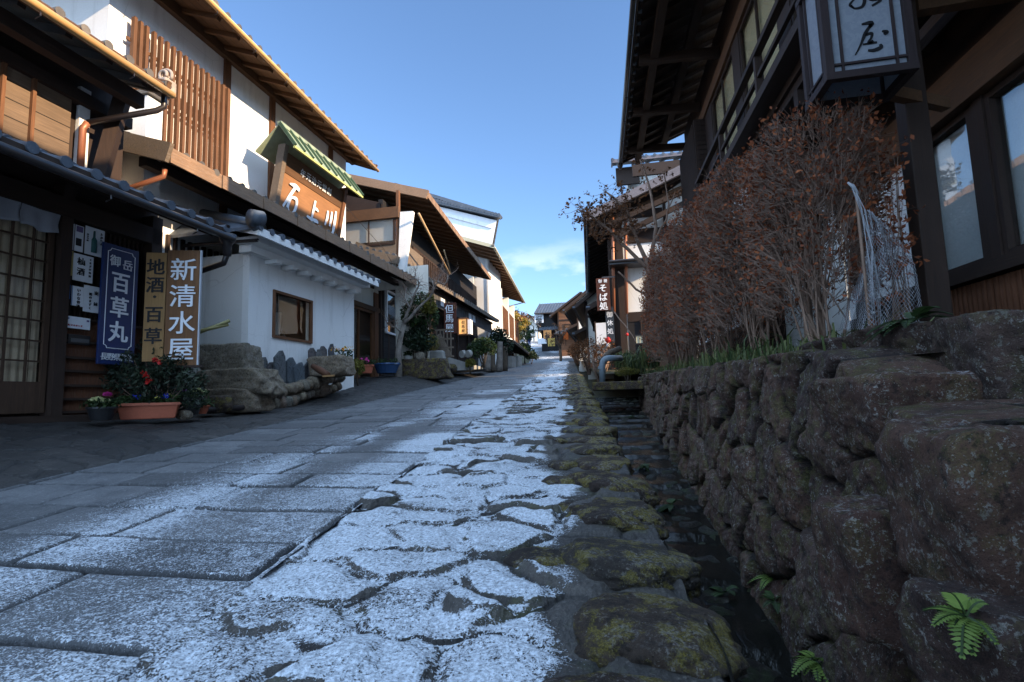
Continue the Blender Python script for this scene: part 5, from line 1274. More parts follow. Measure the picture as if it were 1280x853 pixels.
# ================================================================== left-side vegetation and pots
def left_garden():
    rr = random.Random(21)
    # bare tree with mottled trunk
    b = atY(498, 459, 13.0); b.z = .62; root = thing('bare_tree', 'small leafless tree with mottled white and brown trunk beside the left inn', 'tree', b)
    mb = MB(); P = lambda x, y, Y=13.0: atY(x, y, Y)
    mb.tube([b + V((0, 0, -.2)), P(498, 440), P(500, 425), P(505, 404)], [.11, .085, .075, .06], 12)
    tw = MB()
    paths = [[(505, 404), (512, 385), (521, 362), (524, 354)], [(505, 404), (520, 388), (537, 372), (547, 352), (552, 342)], [(501, 415), (490, 408), (484, 405)], [(524, 354), (519, 348), (512, 350)], [(537, 372), (542, 360), (540, 350)], [(547, 352), (556, 356), (560, 345)], [(512, 385), (506, 372), (508, 360)]]
    for i, pa in enumerate(paths):
        pts = [P(x, y, 13.0 - .05 * i) for x, y in pa]; q = [pts[0]]
        for a, c in zip(pts, pts[1:]): q += [a.lerp(c, .5) + rvec(rr) * .03, c]
        mb.tube(q, [max(.012, (.05 if i < 2 else .026) * (1 - .12 * k)) for k in range(len(q))], 8)
        for q_ in q[1:]:
            for _ in range(3):
                e = q_ + rvec(rr) * .35 + V((0, 0, .12)); limb(tw, q_, e, .009, .003, rr, .15, 4, 4)
                for __ in range(2): limb(tw, q_.lerp(e, .5), e + rvec(rr) * .22, .005, .002, rr, .2, 3, 3)
    mb.build('trunk', m_bark, root, smooth=True); tw.build('twigs', m_twig, root)
    c = atY(525, 395, 13.0)
    bush('nandina_shrub', 'tall green shrub with yellowing leaves behind the bare tree', 'shrub', atY(526, 396, 13.6), (.62, .4, .78), m_lf_green, 2600, .045, 3, 8)
    bush('nandina_shrub', 'yellow tipped leafy shrub in front of the pale framed window', 'shrub', atY(537, 385, 13.5), (.29, .3, .44), m_lf_yel, 700, .045, 4, 5)
    bush('nandina_shrub', 'dark green shrub below the window beside the mottled trunk', 'shrub', atY(517, 428, 13.6), (.62, .4, .6), m_lf_dark, 1800, .045, 6, 6)
    bush('rounded_shrub', 'low rounded yellow green shrub on the mossy planter', 'shrub', atY(532, 431, 13.9), (.46, .45, .38), m_lf_yel, 3200, .02, 5, 6, clump=16)
    rock('rock', atY(531, 462, 13.7), (1.45, .65, .62), m_kerb, 77, 5, .75, .06, (0, 0, .05), None, 'long mossy stone planter block under the rounded shrub', 'stone')
    rock('rock', atY(525, 445, 13.5), (.26, .22, .24), m_rockg, 78, 4, .3, .2, (0, 0, .4), None, 'small tan stone resting on the mossy planter block', 'stone')
    rock('rock', atY(552, 460, 14.6), (.5, .4, .36), m_rockg, 79, 4, .5, .15, (0, 0, .4), None, 'grey garden stone right of the mossy planter', 'stone'); rock('rock', atY(562, 461, 15.2), (.45, .4, .3), m_kerb, 80, 4, .5, .15, (0, 0, 1.4), None, 'dark garden stone beside the concrete ramp', 'stone')
    rock('rock', atY(547, 449, 14.8), (.5, .4, .5), m_conc, 81, 4, .8, .05, (0, 0, .1), None, 'pale squared block under a small leafy pot', 'stone')
    # ramp
    q = [atY(548, 447, 14.0), atY(566, 447, 14.6), atY(600, 462, 17.4), atY(556, 464, 14.2)]
    MB().prism([atY(541, 446, 15.0), atY(562, 447, 15.4), atY(609, 461, 19.2), atY(560, 464, 15.3), atY(545, 464, 15.0)], (-.5, 1.6, 0)).build('ramp', m_conc, None, loc=q[2]); tag(bpy.data.objects['ramp'], 'sloping concrete ramp up to the dark inn entrance', 'ramp')
    # pots by the shop
    def pot(name, px, py, Y, rad, h, mat, label, flower=None, nf=14, leafm=None):
        c = atY(px, py, Y); root = thing(name, label, 'flower pot', c, 'flower pots'); 
        MB().lathe(c, [(rad * .72, 0), (rad * .95, h * .8), (rad * 1.04, h * .82), (rad * 1.04, h)], 20).build('pot', mat, root, smooth=False, bevel=.004)
        r = random.Random(int(px)); pts = [c + V((r.uniform(-1, 1) * rad, r.uniform(-1, 1) * rad, h + r.uniform(0, .12))) for _ in range(260)]
        leaves('foliage', pts, .028, leafm or m_lf_green, root, r)
        if flower: leaves('flowers', [c + V((r.uniform(-.8, .8) * rad, r.uniform(-1, .4) * rad, h + r.uniform(.05, .14))) for _ in range(nf)], .03, flower, root, r, aspect=.9)
        return root
    pot('flower_pot', 484, 467, 12.9, .35, .26, mat_flat('blue_glazed_pot', (.03, .07, .16), .25, .5), 'large blue glazed bowl planter by the dado', None)
    pf = pot('flower_pot', 458, 467, 11.4, .17, .2, m_terra, 'small terracotta pot with pink flower near the shop door', mat_flat('pink_petal', (.6, .04, .25), .6), 20)
    pot('flower_pot', 511, 452, 13.9, .12, .16, m_plast, 'small white pot behind the mossy planter', None)
    c = atY(430, 447, 9.3); root = thing('marigold_clump', 'small clump of orange and yellow flowers on the pale boulder', 'flowers', c)
    r = random.Random(4); leaves('foliage', [c + V((r.uniform(-.16, .16), r.uniform(-.1, .1), r.uniform(0, .14))) for _ in range(220)], .025, m_lf_green, root, r); leaves('flowers', [c + V((r.uniform(-.2, .2), r.uniform(-.12, .05), r.uniform(.12, .2))) for _ in range(26)], .026, mat_leaf('orange_petal', (.75, .25, .02), (.8, .5, .04)), root, r, aspect=.9)
    bush('moss_bush', 'brown dry grassy bush at the end of the pale boulder', 'shrub', atY(447, 461, 9.7), (.18, .2, .24), m_lf_yel, 500, .03, 15, 2)
    # tray and broom-like log beside boulder
    MB().tube([atY(391, 458, 8.4), atY(400, 463, 8.3), atY(410, 469, 8.2)], [.045, .06, .05], 10).build('log', m_red, None, loc=atY(400, 463, 8.3), smooth=True); tag(bpy.data.objects['log'], 'short red brown log lying on the cobble wall', 'log')
    MB().beam(atY(403, 471, 8.2), atY(418, 470, 8.3), .25, .03).build('plank', m_signw, None, loc=atY(410, 470, 8.2)); tag(bpy.data.objects['plank'], 'small tan plank on the cobble wall below the pale boulder', 'plank')
    for k, (x0, y0, x1, y1) in enumerate(((246, 417, 287, 401), (250, 414, 285, 406))):
        q = MB().tube([atY(x0, y0, 5.9), atY(x1, y1, 6.2)], .022, 8).build('bamboo_cane', mat_flat('bamboo', (.30, .27, .11), .5) if k == 0 else bpy.data.materials['bamboo'], None, loc=atY(x0, y0, 5.9), smooth=True)
        tag(q, 'upper green bamboo cane sticking out above the squared boulder' if k == 0 else 'lower green bamboo cane sticking out above the squared boulder', 'bamboo cane', 'bamboo canes')
    # bushes in front of the dark inn
    bush('camellia_bush', 'leafy green bush in front of the dark inn doors', 'shrub', atY(603, 437, 17.5), (.65, .5, .55), m_lf_green, 1700, .05, 8, 8)
    bush('camellia_bush', 'clipped green bush by the far end of the left row', 'shrub', atY(655, 440, 40.5), (.95, .9, .85), m_lf_green, 1600, .09, 9, 4)
    bush('camellia_bush', 'small dark bush beyond the clipped one at the road edge', 'shrub', atY(664, 446, 39.5), (.6, .7, .5), m_lf_dark, 700, .08, 10, 4)
    bush('dry_shrub', 'dark tangled shrub beside weathered stumps in front of the far inn', 'shrub', atY(627, 430, 24), (.75, .8, 1.0), m_lf_dark, 1800, .06, 12, 9)
    bush('dry_shrub', 'tuft of dry grass at the foot of the green bush', 'shrub', atY(588, 455, 17.0), (.25, .3, .22), m_lf_yel, 400, .05, 13, 3)
    for k, (x, y0, y1, Y) in enumerate(((609, 424, 459, 22), (616, 430, 459, 22.5), (624, 427, 459, 23.0), (630, 434, 458, 24))):
        mb = MB(); a, c = atY(x, y1, Y), atY(x + 1, y0, Y); limb(mb, a - V((0, 0, .2)), c, .17, .12, rr, .08, 7, 9)
        q = mb.build('driftwood_stump', m_bark if k % 2 == 0 else m_barkd, None, loc=a, smooth=True); tag(q, ['tall grey weathered stump nearest on the left before the far inn', 'second weathered stump, dark brown and shorter', 'third weathered stump, pale and mottled', 'farthest weathered stump, low and dark brown'][k], 'stump', 'weathered stumps by the far inn')
    for k, (x0, x1, Y, lb) in enumerate(((632, 640, 31, 'first pale stone block at the foot of the far inn'), (641, 648, 33, 'second pale stone block beside the clipped bush'))):
        a, c = atY(x0, 457, Y), atY(x1, 445, Y); q = MB().box(a.x, c.x, Y, Y + 1.2, a.z - .4, c.z).build('stone_block', m_conc, None, loc=a, bevel=.03); tag(q, lb, 'stone block')
    q = MB().box(-8.9, -7.2, 36.5, 37.1, float(zr(37)) - .3, float(zr(37)) + .12).build('stone_step', m_conc, None, loc=(-8, 36.8, float(zr(37))), bevel=.02); tag(q, 'long pale stone step at the road edge before the crest', 'step')
    # stacked bowls on a stand near the inn entrance
    c = atY(581, 443, 16.6); r = thing('millstone', 'pair of upright pale round millstones leaning beside the inn door', 'millstone', c)
    for dx in (-.10, .10): 
        MB().tube([c + V((dx, -.05, .0)), c + V((dx + .06, .06, .02))], .12, 18).build('stone_disc', m_conc, r)
    c = atY(554, 425, 14.9); r = thing('stacked_frame', 'grey lattice frame and plank leaning below the hanging sign', 'frame', c)
    MB().beam(atY(546, 420, 14.9), atY(560, 447, 15.2), .12, .26).build('plank', m_grey, r); lattice(Fr(c.x - .25, c.y, 90, 1), 0, .55, c.z - .5, c.z + .3, 0, r, 5, .03, .03, m_grey, (0, .33, .66, 1), 'frame_lattice')
    # golden tree beyond the far inn
    def tree(label, b, h, cr, mat, n, size, seed, group=None, tr=.14):
        r = random.Random(seed); b = V(b); root = thing('tree', label, 'tree', b, group); mb = MB(); top = b + V((0, 0, h * .75))
        limb(mb, b - V((0, 0, .3)), top, tr, tr * .35, r, .05, 7, 8); cl = []
        for i in range(16):
            s = b + V((0, 0, h * r.uniform(.3, .75))); d = rvec(r); e = b + V((d.x * cr * .75, d.y * cr * .75, h * (.68 + .28 * d.z))); limb(mb, s, e, tr * .35, .02, r, .12, 4, 5); cl.append(e)
        mb.build('trunk', m_barkd, root, smooth=True); pts = []
        while len(pts) < n:
            q = r.choice(cl); d = rvec(r) * r.uniform(.2, 1) ; pts.append(q + V((d.x, d.y, d.z * .8)) * cr * .42)
        leaves('crown', pts, size, mat, root, r)
    tree('golden yellow leaved tree catching the sun beyond the far inn', (-8.6, 45, 3.0), 4.6, 1.5, m_lf_gold, 2600, .10, 31)
    tree('russet bare crowned tree rising behind the golden one', (-14.6, 80, 8.5), 5.2, 2.6, m_lf_brown, 1500, .16, 32)
    tree('dark evergreen at the left of the upper street', (-10.2, 52, 4.0), 3.0, 1.5, m_lf_dark, 1500, .1, 33)
    tree('orange brown tree beside the small pale house', (-12.6, 90, 9.9), 4.0, 1.7, m_lf_brown, 1400, .14, 34)
    tree('green leaved tree on the left of the street above the crest', (-9.4, 56, 4.7), 3.8, 1.3, m_lf_green, 1500, .1, 36)
    tree('pinkish brown tree at the very top of the street', (-15.8, 112, 13.0), 5.0, 2.4, m_lf_brown, 1300, .16, 37)
    tree('leafless brownish tree in front of the far timber house', (-4.7, 45.5, 3.0), 3.6, 1.3, m_lf_brown, 650, .06, 35)
left_garden()
# ================================================================== planters at the shop
def planters():
    r = random.Random(9)
    a = atY(147, 523, 4.65); b = atY(224, 522, 5.0); a.z = b.z = -.10
    d = (b - a); d.z = 0; L = d.length; d.normalize(); n = V((d.y, -d.x, 0)); root = thing('flower_trough', 'long terracotta coloured plastic trough with violas and a red berried shrub', 'planter', (a + b) / 2)
    def tp(u, o, z): return a + d * u + n * o + V((0, 0, z))
    h = .155; g = .035
    mb = MB().hexa([tp(g, -.09, 0), tp(L - g, -.09, 0), tp(L - g, .09, 0), tp(g, .09, 0), tp(0, -.12, h), tp(L, -.12, h), tp(L, .12, h), tp(0, .12, h)])
    mb.build('trough', m_terra, root, bevel=.01)
    mb = MB(); 
    for (u0, u1, o0, o1) in ((-.012, L + .012, -.135, -.115), (-.012, L + .012, .115, .135), (-.012, .012, -.1149, .1149), (L - .012, L + .012, -.1149, .1149)):
        mb.hexa([tp(u0, o0, h - .012), tp(u1, o0, h - .012), tp(u1, o1, h - .012), tp(u0, o1, h - .012), tp(u0, o0, h + .014), tp(u1, o0, h + .014), tp(u1, o1, h + .014), tp(u0, o1, h + .014)])
    mb.build('rim', m_terra, root)
    leaves('foliage', [tp(r.uniform(0, L), r.uniform(-.1, .12), h + r.uniform(0, .09)) for _ in range(900)], .02, m_lf_green, root, r)
    for m_, nn, nm in ((mat_leaf('viola_blue', (.02, .05, .5), (.05, .08, .7)), 26, 'blue_flowers'), (mat_leaf('viola_yellow', (.6, .5, .1), (.7, .6, .2)), 14, 'yellow_flowers')):
        pts = []
        for _ in range(6):
            c = tp(r.uniform(.1, L - .05), r.uniform(.02, .12), h + .08)
            pts += [c + rvec(r) * .022 for __ in range(nn // 4)]
        leaves(nm, pts, .016, m_, root, r, aspect=.9)
    # berried shrub behind
    c = (a + b) / 2 + V((0, .12, 0)); sroot = thing('berried_shrub', 'loose dark shrub with bright red flower clusters behind the trough', 'shrub', c, None)
    pts = []; st = MB()
    for i in range(26):
        e = atY(r.uniform(140, 255), r.uniform(452, 500), r.uniform(4.75, 5.2)); limb(st, c + V((r.uniform(-.2, .2), 0, .05)), e, .007, .003, r, .12, 5, 4)
        pts += [e + rvec(r) * .12 for _ in range(110)]
    for (x, y) in ((178, 432), (185, 437), (200, 440), (168, 450)):
        e = atY(x, y, 4.9); limb(st, c, e, .006, .002, r, .1, 5, 4); pts += [e + rvec(r) * .07 for _ in range(18)]
    st.build('stems', m_twig, sroot); leaves('foliage', pts, .030, mat_leaf('shrub_dusky_leaf', (.012, .022, .012), (.04, .055, .03), .15), sroot, r, aspect=.35)
    rp = []
    for (x, y, k) in ((194, 450, 26), (182, 470, 16), (184, 478, 14), (187, 474, 22), (180, 466, 8), (199, 452, 10)):
        q = atY(x, y, 4.72); rp += [q + rvec(r) * .030 for _ in range(k)]
    leaves('red_flowers', rp, .014, m_lf_red, sroot, r, aspect=.9)
    # pots
    def pot(c, rad, h, mat, label, fl, rim=1.06):
        root = thing('flower_pot', label, 'flower pot', c, 'flower pots')
        MB().lathe(c, [(rad * .7, 0), (rad * .97, h * .84), (rad * rim, h * .85), (rad * rim, h)], 24).build('pot', mat, root)
        pts = [c + V((r.uniform(-1, 1) * rad, r.uniform(-1, 1) * rad, h + r.uniform(-.01, .07))) for _ in range(300)]; leaves('foliage', pts, .024, m_lf_green, root, r)
        for (dx, dz, rr_, m_) in fl:   # ornamental cabbage heads: rings of crinkled leaves
            P = []; q = c + V((dx, -rad * .35, h + dz))
            for k in range(110):
                an = r.uniform(0, 2 * pi); ra = rr_ * sqrt(r.random()); P.append(q + V((ra * cos(an), ra * sin(an) * .8, .035 - ra * .35 + r.uniform(0, .01))))
            leaves('cabbage_head', P, .018, m_, root, r, aspect=.9)
        return root
    cream = mat_leaf('cabbage_cream', (.50, .50, .22), (.66, .64, .36)); purple = mat_leaf('cabbage_purple', (.20, .03, .25), (.36, .07, .42)); pink = mat_leaf('flower_pink', (.5, .03, .22), (.6, .06, .3))
    p = atY(127, 524, 4.35); p.z = -.09; pot(p, .125, .13, m_pot, 'round black pot with cream ornamental cabbages and a pink flower', [(-.02, .05, .06, cream), (.07, .03, .045, cream), (.10, .09, .025, pink)])
    p = atY(234, 515, 5.25); p.z = -.075; pot(p, .16, .20, m_pot, 'large black pot with one purple ornamental cabbage', [(-.02, .06, .085, purple)])
    p = atY(250, 516, 5.45); p.z = -.07; pot(p, .10, .10, m_terra, 'small terracotta pot with a cream cabbage and trailing leaves', [(.0, .16, .09, cream)])
    rock('stone', atY(230, 519, 5.1), (.16, .12, .11), m_rockg, 91, 4, .2, .2, (0, 0, .2), None, 'small grey stone between the trough and the black pot', 'stone')
    rock('stone', atY(270, 506, 5.9), (.42, .2, .24), m_kerb, 92, 4, .3, .2, (0, 0, .2), None, 'dark pointed stone behind the terracotta pot', 'stone')
    q = MB().beam(atY(252, 513, 5.7), atY(309, 509, 6.3), .12, .07).build('kerb_log', m_gutter, None, loc=atY(280, 511, 6.0), bevel=.025); tag(q, 'dark round edged timber lying at the foot of the boulder stack', 'timber')
planters()
# ================================================================== RIGHT: the lodge
FL = Fr(0, 0, -1.8, -1)       # o = -(distance to the right)
m_shoji = mat_flat('cream_shoji', (.82, .78, .56), .85); m_blind = mat_simple('pale_roller_blind', (.80, .80, .77), .9, .08, 2, .1)
def lodge():
    r = thing('lodge', 'dark timber lodge with large windows and overhanging upper storey on the right', 'house', FL.p(5, -6, .1))
    G = -3.4
    # ground floor wall (windows u -3 .. 7.8)
    bx(FL, 'sill_beam', m_dark, r, -5, 7.0, G - .1, G + .12, .92, 1.04); bx(FL, 'lintel_beam', m_brown, r, -5, 7.8, G - .1, G + .14, 2.47, 2.85)
    bx(FL, 'upper_lintel', m_dark, r, -5, 7.8, G - .1, G + .06, 2.852, 3.3)
    bx(FL, 'base_wall', m_darkv, r, -5, 7.8, G - .16, G, -.2, .915)
    n = 14
    for i in range(n):
        u0 = -5 + i * .84; lattice(FL, u0, u0 + .82, .18, .90, G + .02, r, 13, .034, .03, m_redl, (.02, .5, .98), 'slatted_dado')
    us = [-4.2, -2.75, -1.3, .15, 1.6, 3.05, FL.uz(1250, 300, G)[0] , FL.uz(1216, 300, G)[0]]
    # large sliding panes
    pane_edges = [(FL.uz(1238, 250, G)[0] - .62 - 1.55 * k, FL.uz(1246, 250, G)[0] - .02 - 1.55 * k) for k in range(1)]
    eu = [FL.uz(x, 250, G)[0] for x in (1160, 1233, 1236, 1253, 1256)]
    # window nearer the pillar
    window(FL, eu[1] + .0, eu[0] + .0, 1.04, 2.46, G + .03, r, 1, 1, .06, m_darkv, m_lglass, m_blind, .08)
    bx(FL, 'post', m_darkv, r, eu[2] - .02, eu[1] - .002, G - .05, G + .045, .92, 2.6)
    bx(FL, 'post', m_darkv, r, eu[3] - .0, eu[2] - .025, G - .05, G + .06, 1.04, 2.6)
    w = eu[3]
    for k in range(6):
        window(FL, w - 1.3, w - .002, 1.04, 2.46, G + .03, r, 1, 1, .055, m_darkv, m_lglass, m_blind, .08); bx(FL, 'post', m_darkv, r, w - 1.42, w - 1.304, G - .05, G + .08, 1.04, 2.6); w -= 1.424
    bx(FL, 'back_wall', m_dim, r, -5, 7.8, G - .4, G - .36, -.2, 3.2)
    bx(FL, 'post', m_darkv, r, eu[0] + .004, eu[0] + .16, G - .05, G + .12, .1, 3.0)
    e = eu[0] + .16
    bx(FL, 'plaster_panel', m_plast, r, e, 7.8, G - .05, G - .01, .9, 2.55); bx(FL, 'post', m_darkv, r, 7.3, 7.42, G - .01, G + .08, .1, 3.0)
    # the part of the ground floor that comes forward, plastered
    bx(FL, 'forward_wall', m_plast, r, 7.8, 13.2, -2.52, -2.40, .2, 3.42); bx(FL, 'return_wall', m_plast, r, 7.8, 7.92, G, -2.52, .2, 3.42)
    bx(FL, 'corner_post', m_darkv, r, 7.68, 7.80, -2.54, -2.38, .1, 3.42)
    bx(FL, 'wainscot', m_darkv, r, 7.81, 13.2, -2.398, -2.37, .2, 1.1)
    bx(FL, 'end_wall', m_plast3, r, 13.1, 13.2, -8, -2.6, .2, 6.3)
    # overhanging floor: joists, edge beam
    bx(FL, 'floor_soffit', m_soffit, r, -5, 13.2, G, -2.30, 3.30, 3.40)
    for i in range(17): bx(FL, 'floor_joist', m_darkx, r, -4.4 + i * .74, -4.28 + i * .74, G + .14, -2.30, 3.12, 3.298)
    bx(FL, 'edge_beam', m_dark, r, -5, 13.2, -2.44, -2.26, 3.402, 3.62)
    bx(FL, 'lower_edge_beam', m_greyb, r, -5, 7.68, -3.02, -2.92, 3.02, 3.115)
    # upper wall with shoji windows
    bx(FL, 'upper_wall_base', m_darkv, r, -5, 12.4, -2.50, -2.36, 3.62, 3.80); bx(FL, 'upper_head', m_brown, r, -5, 12.4, -2.52, -2.30, 5.50, 5.72); bx(FL, 'frieze', m_darkv, r, 5.2, 13.2, -2.50, -2.38, 5.72, 6.5)
    bx(FL, 'upper_inside', m_dim, r, -5, 13.1, -2.78, -2.74, 3.6, 5.8)
    u = 10.05; k = 0
    while u > -4.6:
        w_ = 1.60; window(FL, u - w_, u, 3.80, 5.50, -2.36, r, 2, 1, .05, m_darkv, m_glassd, m_shoji, .03, .04); bx(FL, 'upper_post', m_darkv, r, u - w_ - .40, u - w_ - .002, -2.5, -2.335, 3.62, 5.5); u -= w_ + .402; k += 1
    bx(FL, 'upper_post', m_darkv, r, 10.052, 10.7, -2.5, -2.335, 3.62, 5.5)
    # railing
    for i in range(8): bx(FL, 'rail_post', m_darkv, r, 10.6 - i * 2.0, 10.67 - i * 2.0, -2.16, -2.09, 3.62, 4.15)
    bx(FL, 'hand_rail', m_dark, r, -5, 10.75, -2.17, -2.08, 4.152, 4.22); bx(FL, 'mid_rail', m_dark, r, -5, 10.75, -2.15, -2.10, 3.86, 3.91); bx(FL, 'balcony_edge', m_dark, r, -5, 12.1, -2.26, -2.06, 3.50, 3.615)
    # shutter box at the far end
    sb = bx(FL, 'shutter_box', m_darkv, r, 10.65, 12.5, -2.36, -2.12, 3.5, 5.5)
    lattice(FL, 10.67, 12.48, 3.55, 5.45, -2.115, r, 16, .03, .02, m_darkv, [i / 14 for i in range(15)], 'shutter_lattice', .015)
    mb = MB()
    for i in range(20): z = 3.55 + i * .1; mb.fb(FL, 10.63, 10.649, -2.34, -2.14, z, z + .02)
    for i in range(3): o_ = -2.34 + i * .08; mb.fb(FL, 10.625, 10.63, o_, o_ + .018, 3.55, 5.47)
    mb.build('shutter_end_lattice', m_darkx, r)
    # great roof
    roofplane(FL, 5.2, 13.75, -.86, 6.16, -6.0, 8.25, r, m_tile, .28, .28, 'main_roof', rafn=20, fasc=m_dark, gutter=m_gutter)
    roofplane(FL, -5.5, 5.1, -.86, 5.30, -6.0, 7.45, r, m_tile, .28, .28, 'unseen_near_roof', rafn=18, fasc=m_dark, gutter=m_gutter)  # unseen near section, eave set low to let sun reach the shop opposite
    roofplane(Fr(*(FL.p(0, -11.1, 0).xy), -1.8, 1), 5.2, 13.75, 0, 6.16, -5.1, 8.25, r, m_tile, .28, .28, 'back_roof')
    MB().prism([FL.p(5.12, -.9, 5.3), FL.p(5.12, -.9, 6.14), FL.p(5.12, -6, 8.2), FL.p(5.12, -6, 7.4)], FL.d * .07).build('roof_gap_blocker', m_darkx, r)  # unseen filler added to block stray sun between the two roof sections
    for o_, z_ in ((-1.25, 6.17), (-1.9, 6.45)): bx(FL, 'purlin', m_dark, r, 5.2, 13.7, o_ - .07, o_ + .07, z_ - .16, z_)
    bx(FL, 'ridge', m_tile, r, 5.2, 13.75, -6.2, -5.8, 8.2, 8.55)
    for i in range(5): MB().beam(FL.p(12.9 - i * 1.8, -2.36, 6.0), FL.p(12.9 - i * 1.8, -.98, 6.05), .11, .16).build('bracket_arm', m_dark, r)
    mb = MB()
    for z in (.1,): mb.fb(FL, -5, 7.8, G, -2.2, z - .05, z + .02)
    mb.build('porch_floor', m_conc, r)
    # gutter end with hanging chain
    e = FL.p(13.78, -.80, 6.12); MB().lathe(e + V((0, 0, -.16)), [(.03, 0), (.07, .08), (.09, .16)], 10).build('gutter_cup', m_gutter, r)
    # pillar
    p = atY(1170, 300, 4.45)
    a = FL.p(4.45, -2.59, 0)
    MB().box(2.285, 2.44, 4.38, 4.53, .02, 3.12).build('pillar', m_darkv, r, bevel=.008)
    MB().beam((2.37, 4.45, 3.2), (2.20, -4.4, 3.2), .15, .16).build('pillar_beam', m_dark, r)
    MB().beam((2.47, 4.45, 3.0), (3.5, 4.42, 3.0), .10, .14).build('tie_beam', m_brown, r)
m_redl = mat_wood('red_brown_slats', (.17, .07, .035), 'z'); m_lglass = mat_glass('lodge_glass', (.93, .95, .95), .10); m_greyb = mat_wood('grey_violet_beam', (.17, .15, .16), 'y')
lodge()
def sign_lantern():
    X0, X1, Y0, Y1 = atY(1034, 97, 3.9).x, atY(1150, 88, 3.9).x, 3.9, 4.34; Z0 = (atY(1034, 97, 3.9).z + atY(1150, 88, 3.9).z) / 2; Z1 = Z0 + .93; print('LANTERN', X0, X1, Z0)
    r = thing('sign_lantern', 'large hanging timber framed paper lantern with black brushed characters', 'lantern', ((X0 + X1) / 2, (Y0 + Y1) / 2, Z0))
    t = .055; mb = MB()
    for x in (X0, X1 - t):
        for y in (Y0, Y1 - t): mb.box(x, x + t, y, y + t, Z0, Z1)
    for z in (Z0, Z1 - t):
        for y in (Y0 - .004, Y1 - t + .004): mb.box(X0 - .004, X1 + .004, y, y + t, z - .002, z + t - .002)
        for x in (X0 - .004, X1 - t + .004): mb.box(x, x + t, Y0 + t, Y1 - t, z - .002, z + t - .002)
    mb.build('frame', m_lantf, r, bevel=.003)
    pp = mat_lantern()
    pn = MB().box(X0 + t, X1 - t, Y0 + .032, Y0 + .036, Z0 + t, Z1 - t).build('front_panel', pp, r)
    MB().box(X0 + t, X1 - t, Y1 - .036, Y1 - .032, Z0 + t, Z1 - t).build('back_panel', pp, r)
    MB().box(X0 + .032, X0 + .036, Y0 + t, Y1 - t, Z0 + t, Z1 - t).build('side_panel', pp, r); MB().box(X1 - .036, X1 - .032, Y0 + t, Y1 - t, Z0 + t, Z1 - t).build('side_panel', pp, r)
    mb = MB(); b = .016
    for x in (X0 + t + .055, X1 - t - .07): mb.box(x, x + b, Y0 + .014, Y0 + .031, Z0 + t, Z1 - t); mb.box(x, x + b, Y1 - .031, Y1 - .014, Z0 + t, Z1 - t)
    mb.box(X0 + t, X1 - t, Y0 + .012, Y0 + .029, Z0 + t + .05, Z0 + t + .066); mb.box(X0 + t, X1 - t, Y1 - .029, Y1 - .012, Z0 + t + .05, Z0 + t + .066)
    mb.box(X0 + t, X1 - t, Y0 + .012, Y0 + .029, Z1 - t - .066, Z1 - t - .05)
    for y in (Y0 + t + .04, Y1 - t - .056): mb.box(X0 + .014, X0 + .031, y, y + b, Z0 + t, Z1 - t)
    mb.box(X0 + .012, X0 + .029, Y0 + t, Y1 - t, Z0 + t + .05, Z0 + t + .066)
    mb.build('muntins', m_lantf, r)
    MB().box(X0 + .2, X1 + .25, Y0 + .18, Y0 + .30, Z1 + .002, Z1 + .12).build('hanger', m_darkx, r)
    MB().beam((X1, Y1 - .05, Z0 + .05), (X1 + .5, Y1 + .2, Z0 + .02), .07, .09).build('bracket', m_brown, r)
    for x in (2.34,): MB().box(1.5, 2.6, Y0 + .16, Y0 + .30, 3.383, 3.44).build('hook_plate', m_gutter, r)
    # brush characters, drawn in panel coordinates (metres from centre)
    x = V((1, 0, 0)); z = V((0, 0, 1)); k = .112
    mizu = [[(.05, 1.25, .05), (.15, .85, .09), (-.05, .75, .06)], [(-.05, .8, .05), (-.45, .35, .05), (-.75, .0, .06), (-.55, -.25, .05)], [(.05, .75, .07), (.12, .2, .09), (-.05, -.25, .08), (-.5, -.3, .05), (-.68, -.05, .04)], [(.25, .45, .06), (.5, .15, .10), (.9, .1, .10), (1.0, -.05, .07), (.5, -.3, .06)]]
    ya = [[(-.2, 1.0, .05), (.35, 1.0, .13), (.2, .7, .08)], [(.35, .95, .06), (-.05, .35, .10), (-.35, -.3, .06), (-.75, -1.0, .03)], [(-.05, .25, .07), (.3, .3, .08), (.25, .0, .06), (.1, -.3, .08), (.55, -.35, .06)], [(-.25, -.35, .05), (.1, -.35, .06), (.35, -.2, .07)], [(.0, -.8, .06), (.35, -.85, .10), (.75, -.7, .10), (.7, -.5, .06)], [(.9, .35, .05), (1.15, .25, .11), (1.0, .1, .07)]]
    cx = (X0 + X1) / 2 + .0
    for st, cz in ((mizu, Z0 + .56), (ya, Z0 + .285)):
        strokes([[(a * k, b_ * k, w * k * 1.15) for a, b_, w in s_] for s_ in st], m_black, V((cx, Y0 + .029, cz)), x, z, r, depth=.0015)
    strokes([[(a * k, b_ * k, w * k * 1.1) for a, b_, w in s_] for s_ in ya], m_black, V((cx, Y1 - .029, Z0 + .285)), -x, z, r, depth=.0015)
def mat_lantern():
    t = NT('lantern_paper'); o = t.coord(); a = t.noise(o, 9, 8, .75, 2.5); f = t.noise(o, 80, 4, .7)
    col = t.mix(t.mrange(a, .48, .54, 0, .3), (.30, .33, .38), (.44, .46, .50)); col = t.mix(t.mrange(f, .4, .7, 0, .2), col, (.36, .38, .42))
    p = t.principled(col, .7, .2); tr = t.n('ShaderNodeBsdfTranslucent'); t.l(col, tr.inputs[0]); mx = t.n('ShaderNodeMixShader'); mx.inputs[0].default_value = .35
    t.l(p.outputs[0], mx.inputs[1]); t.l(tr.outputs[0], mx.inputs[2]); t.l(mx.outputs[0], t.out.inputs['Surface']); return t.m
m_lantf = mat_wood('lantern_frame', (.035, .022, .022), 'z')
sign_lantern()
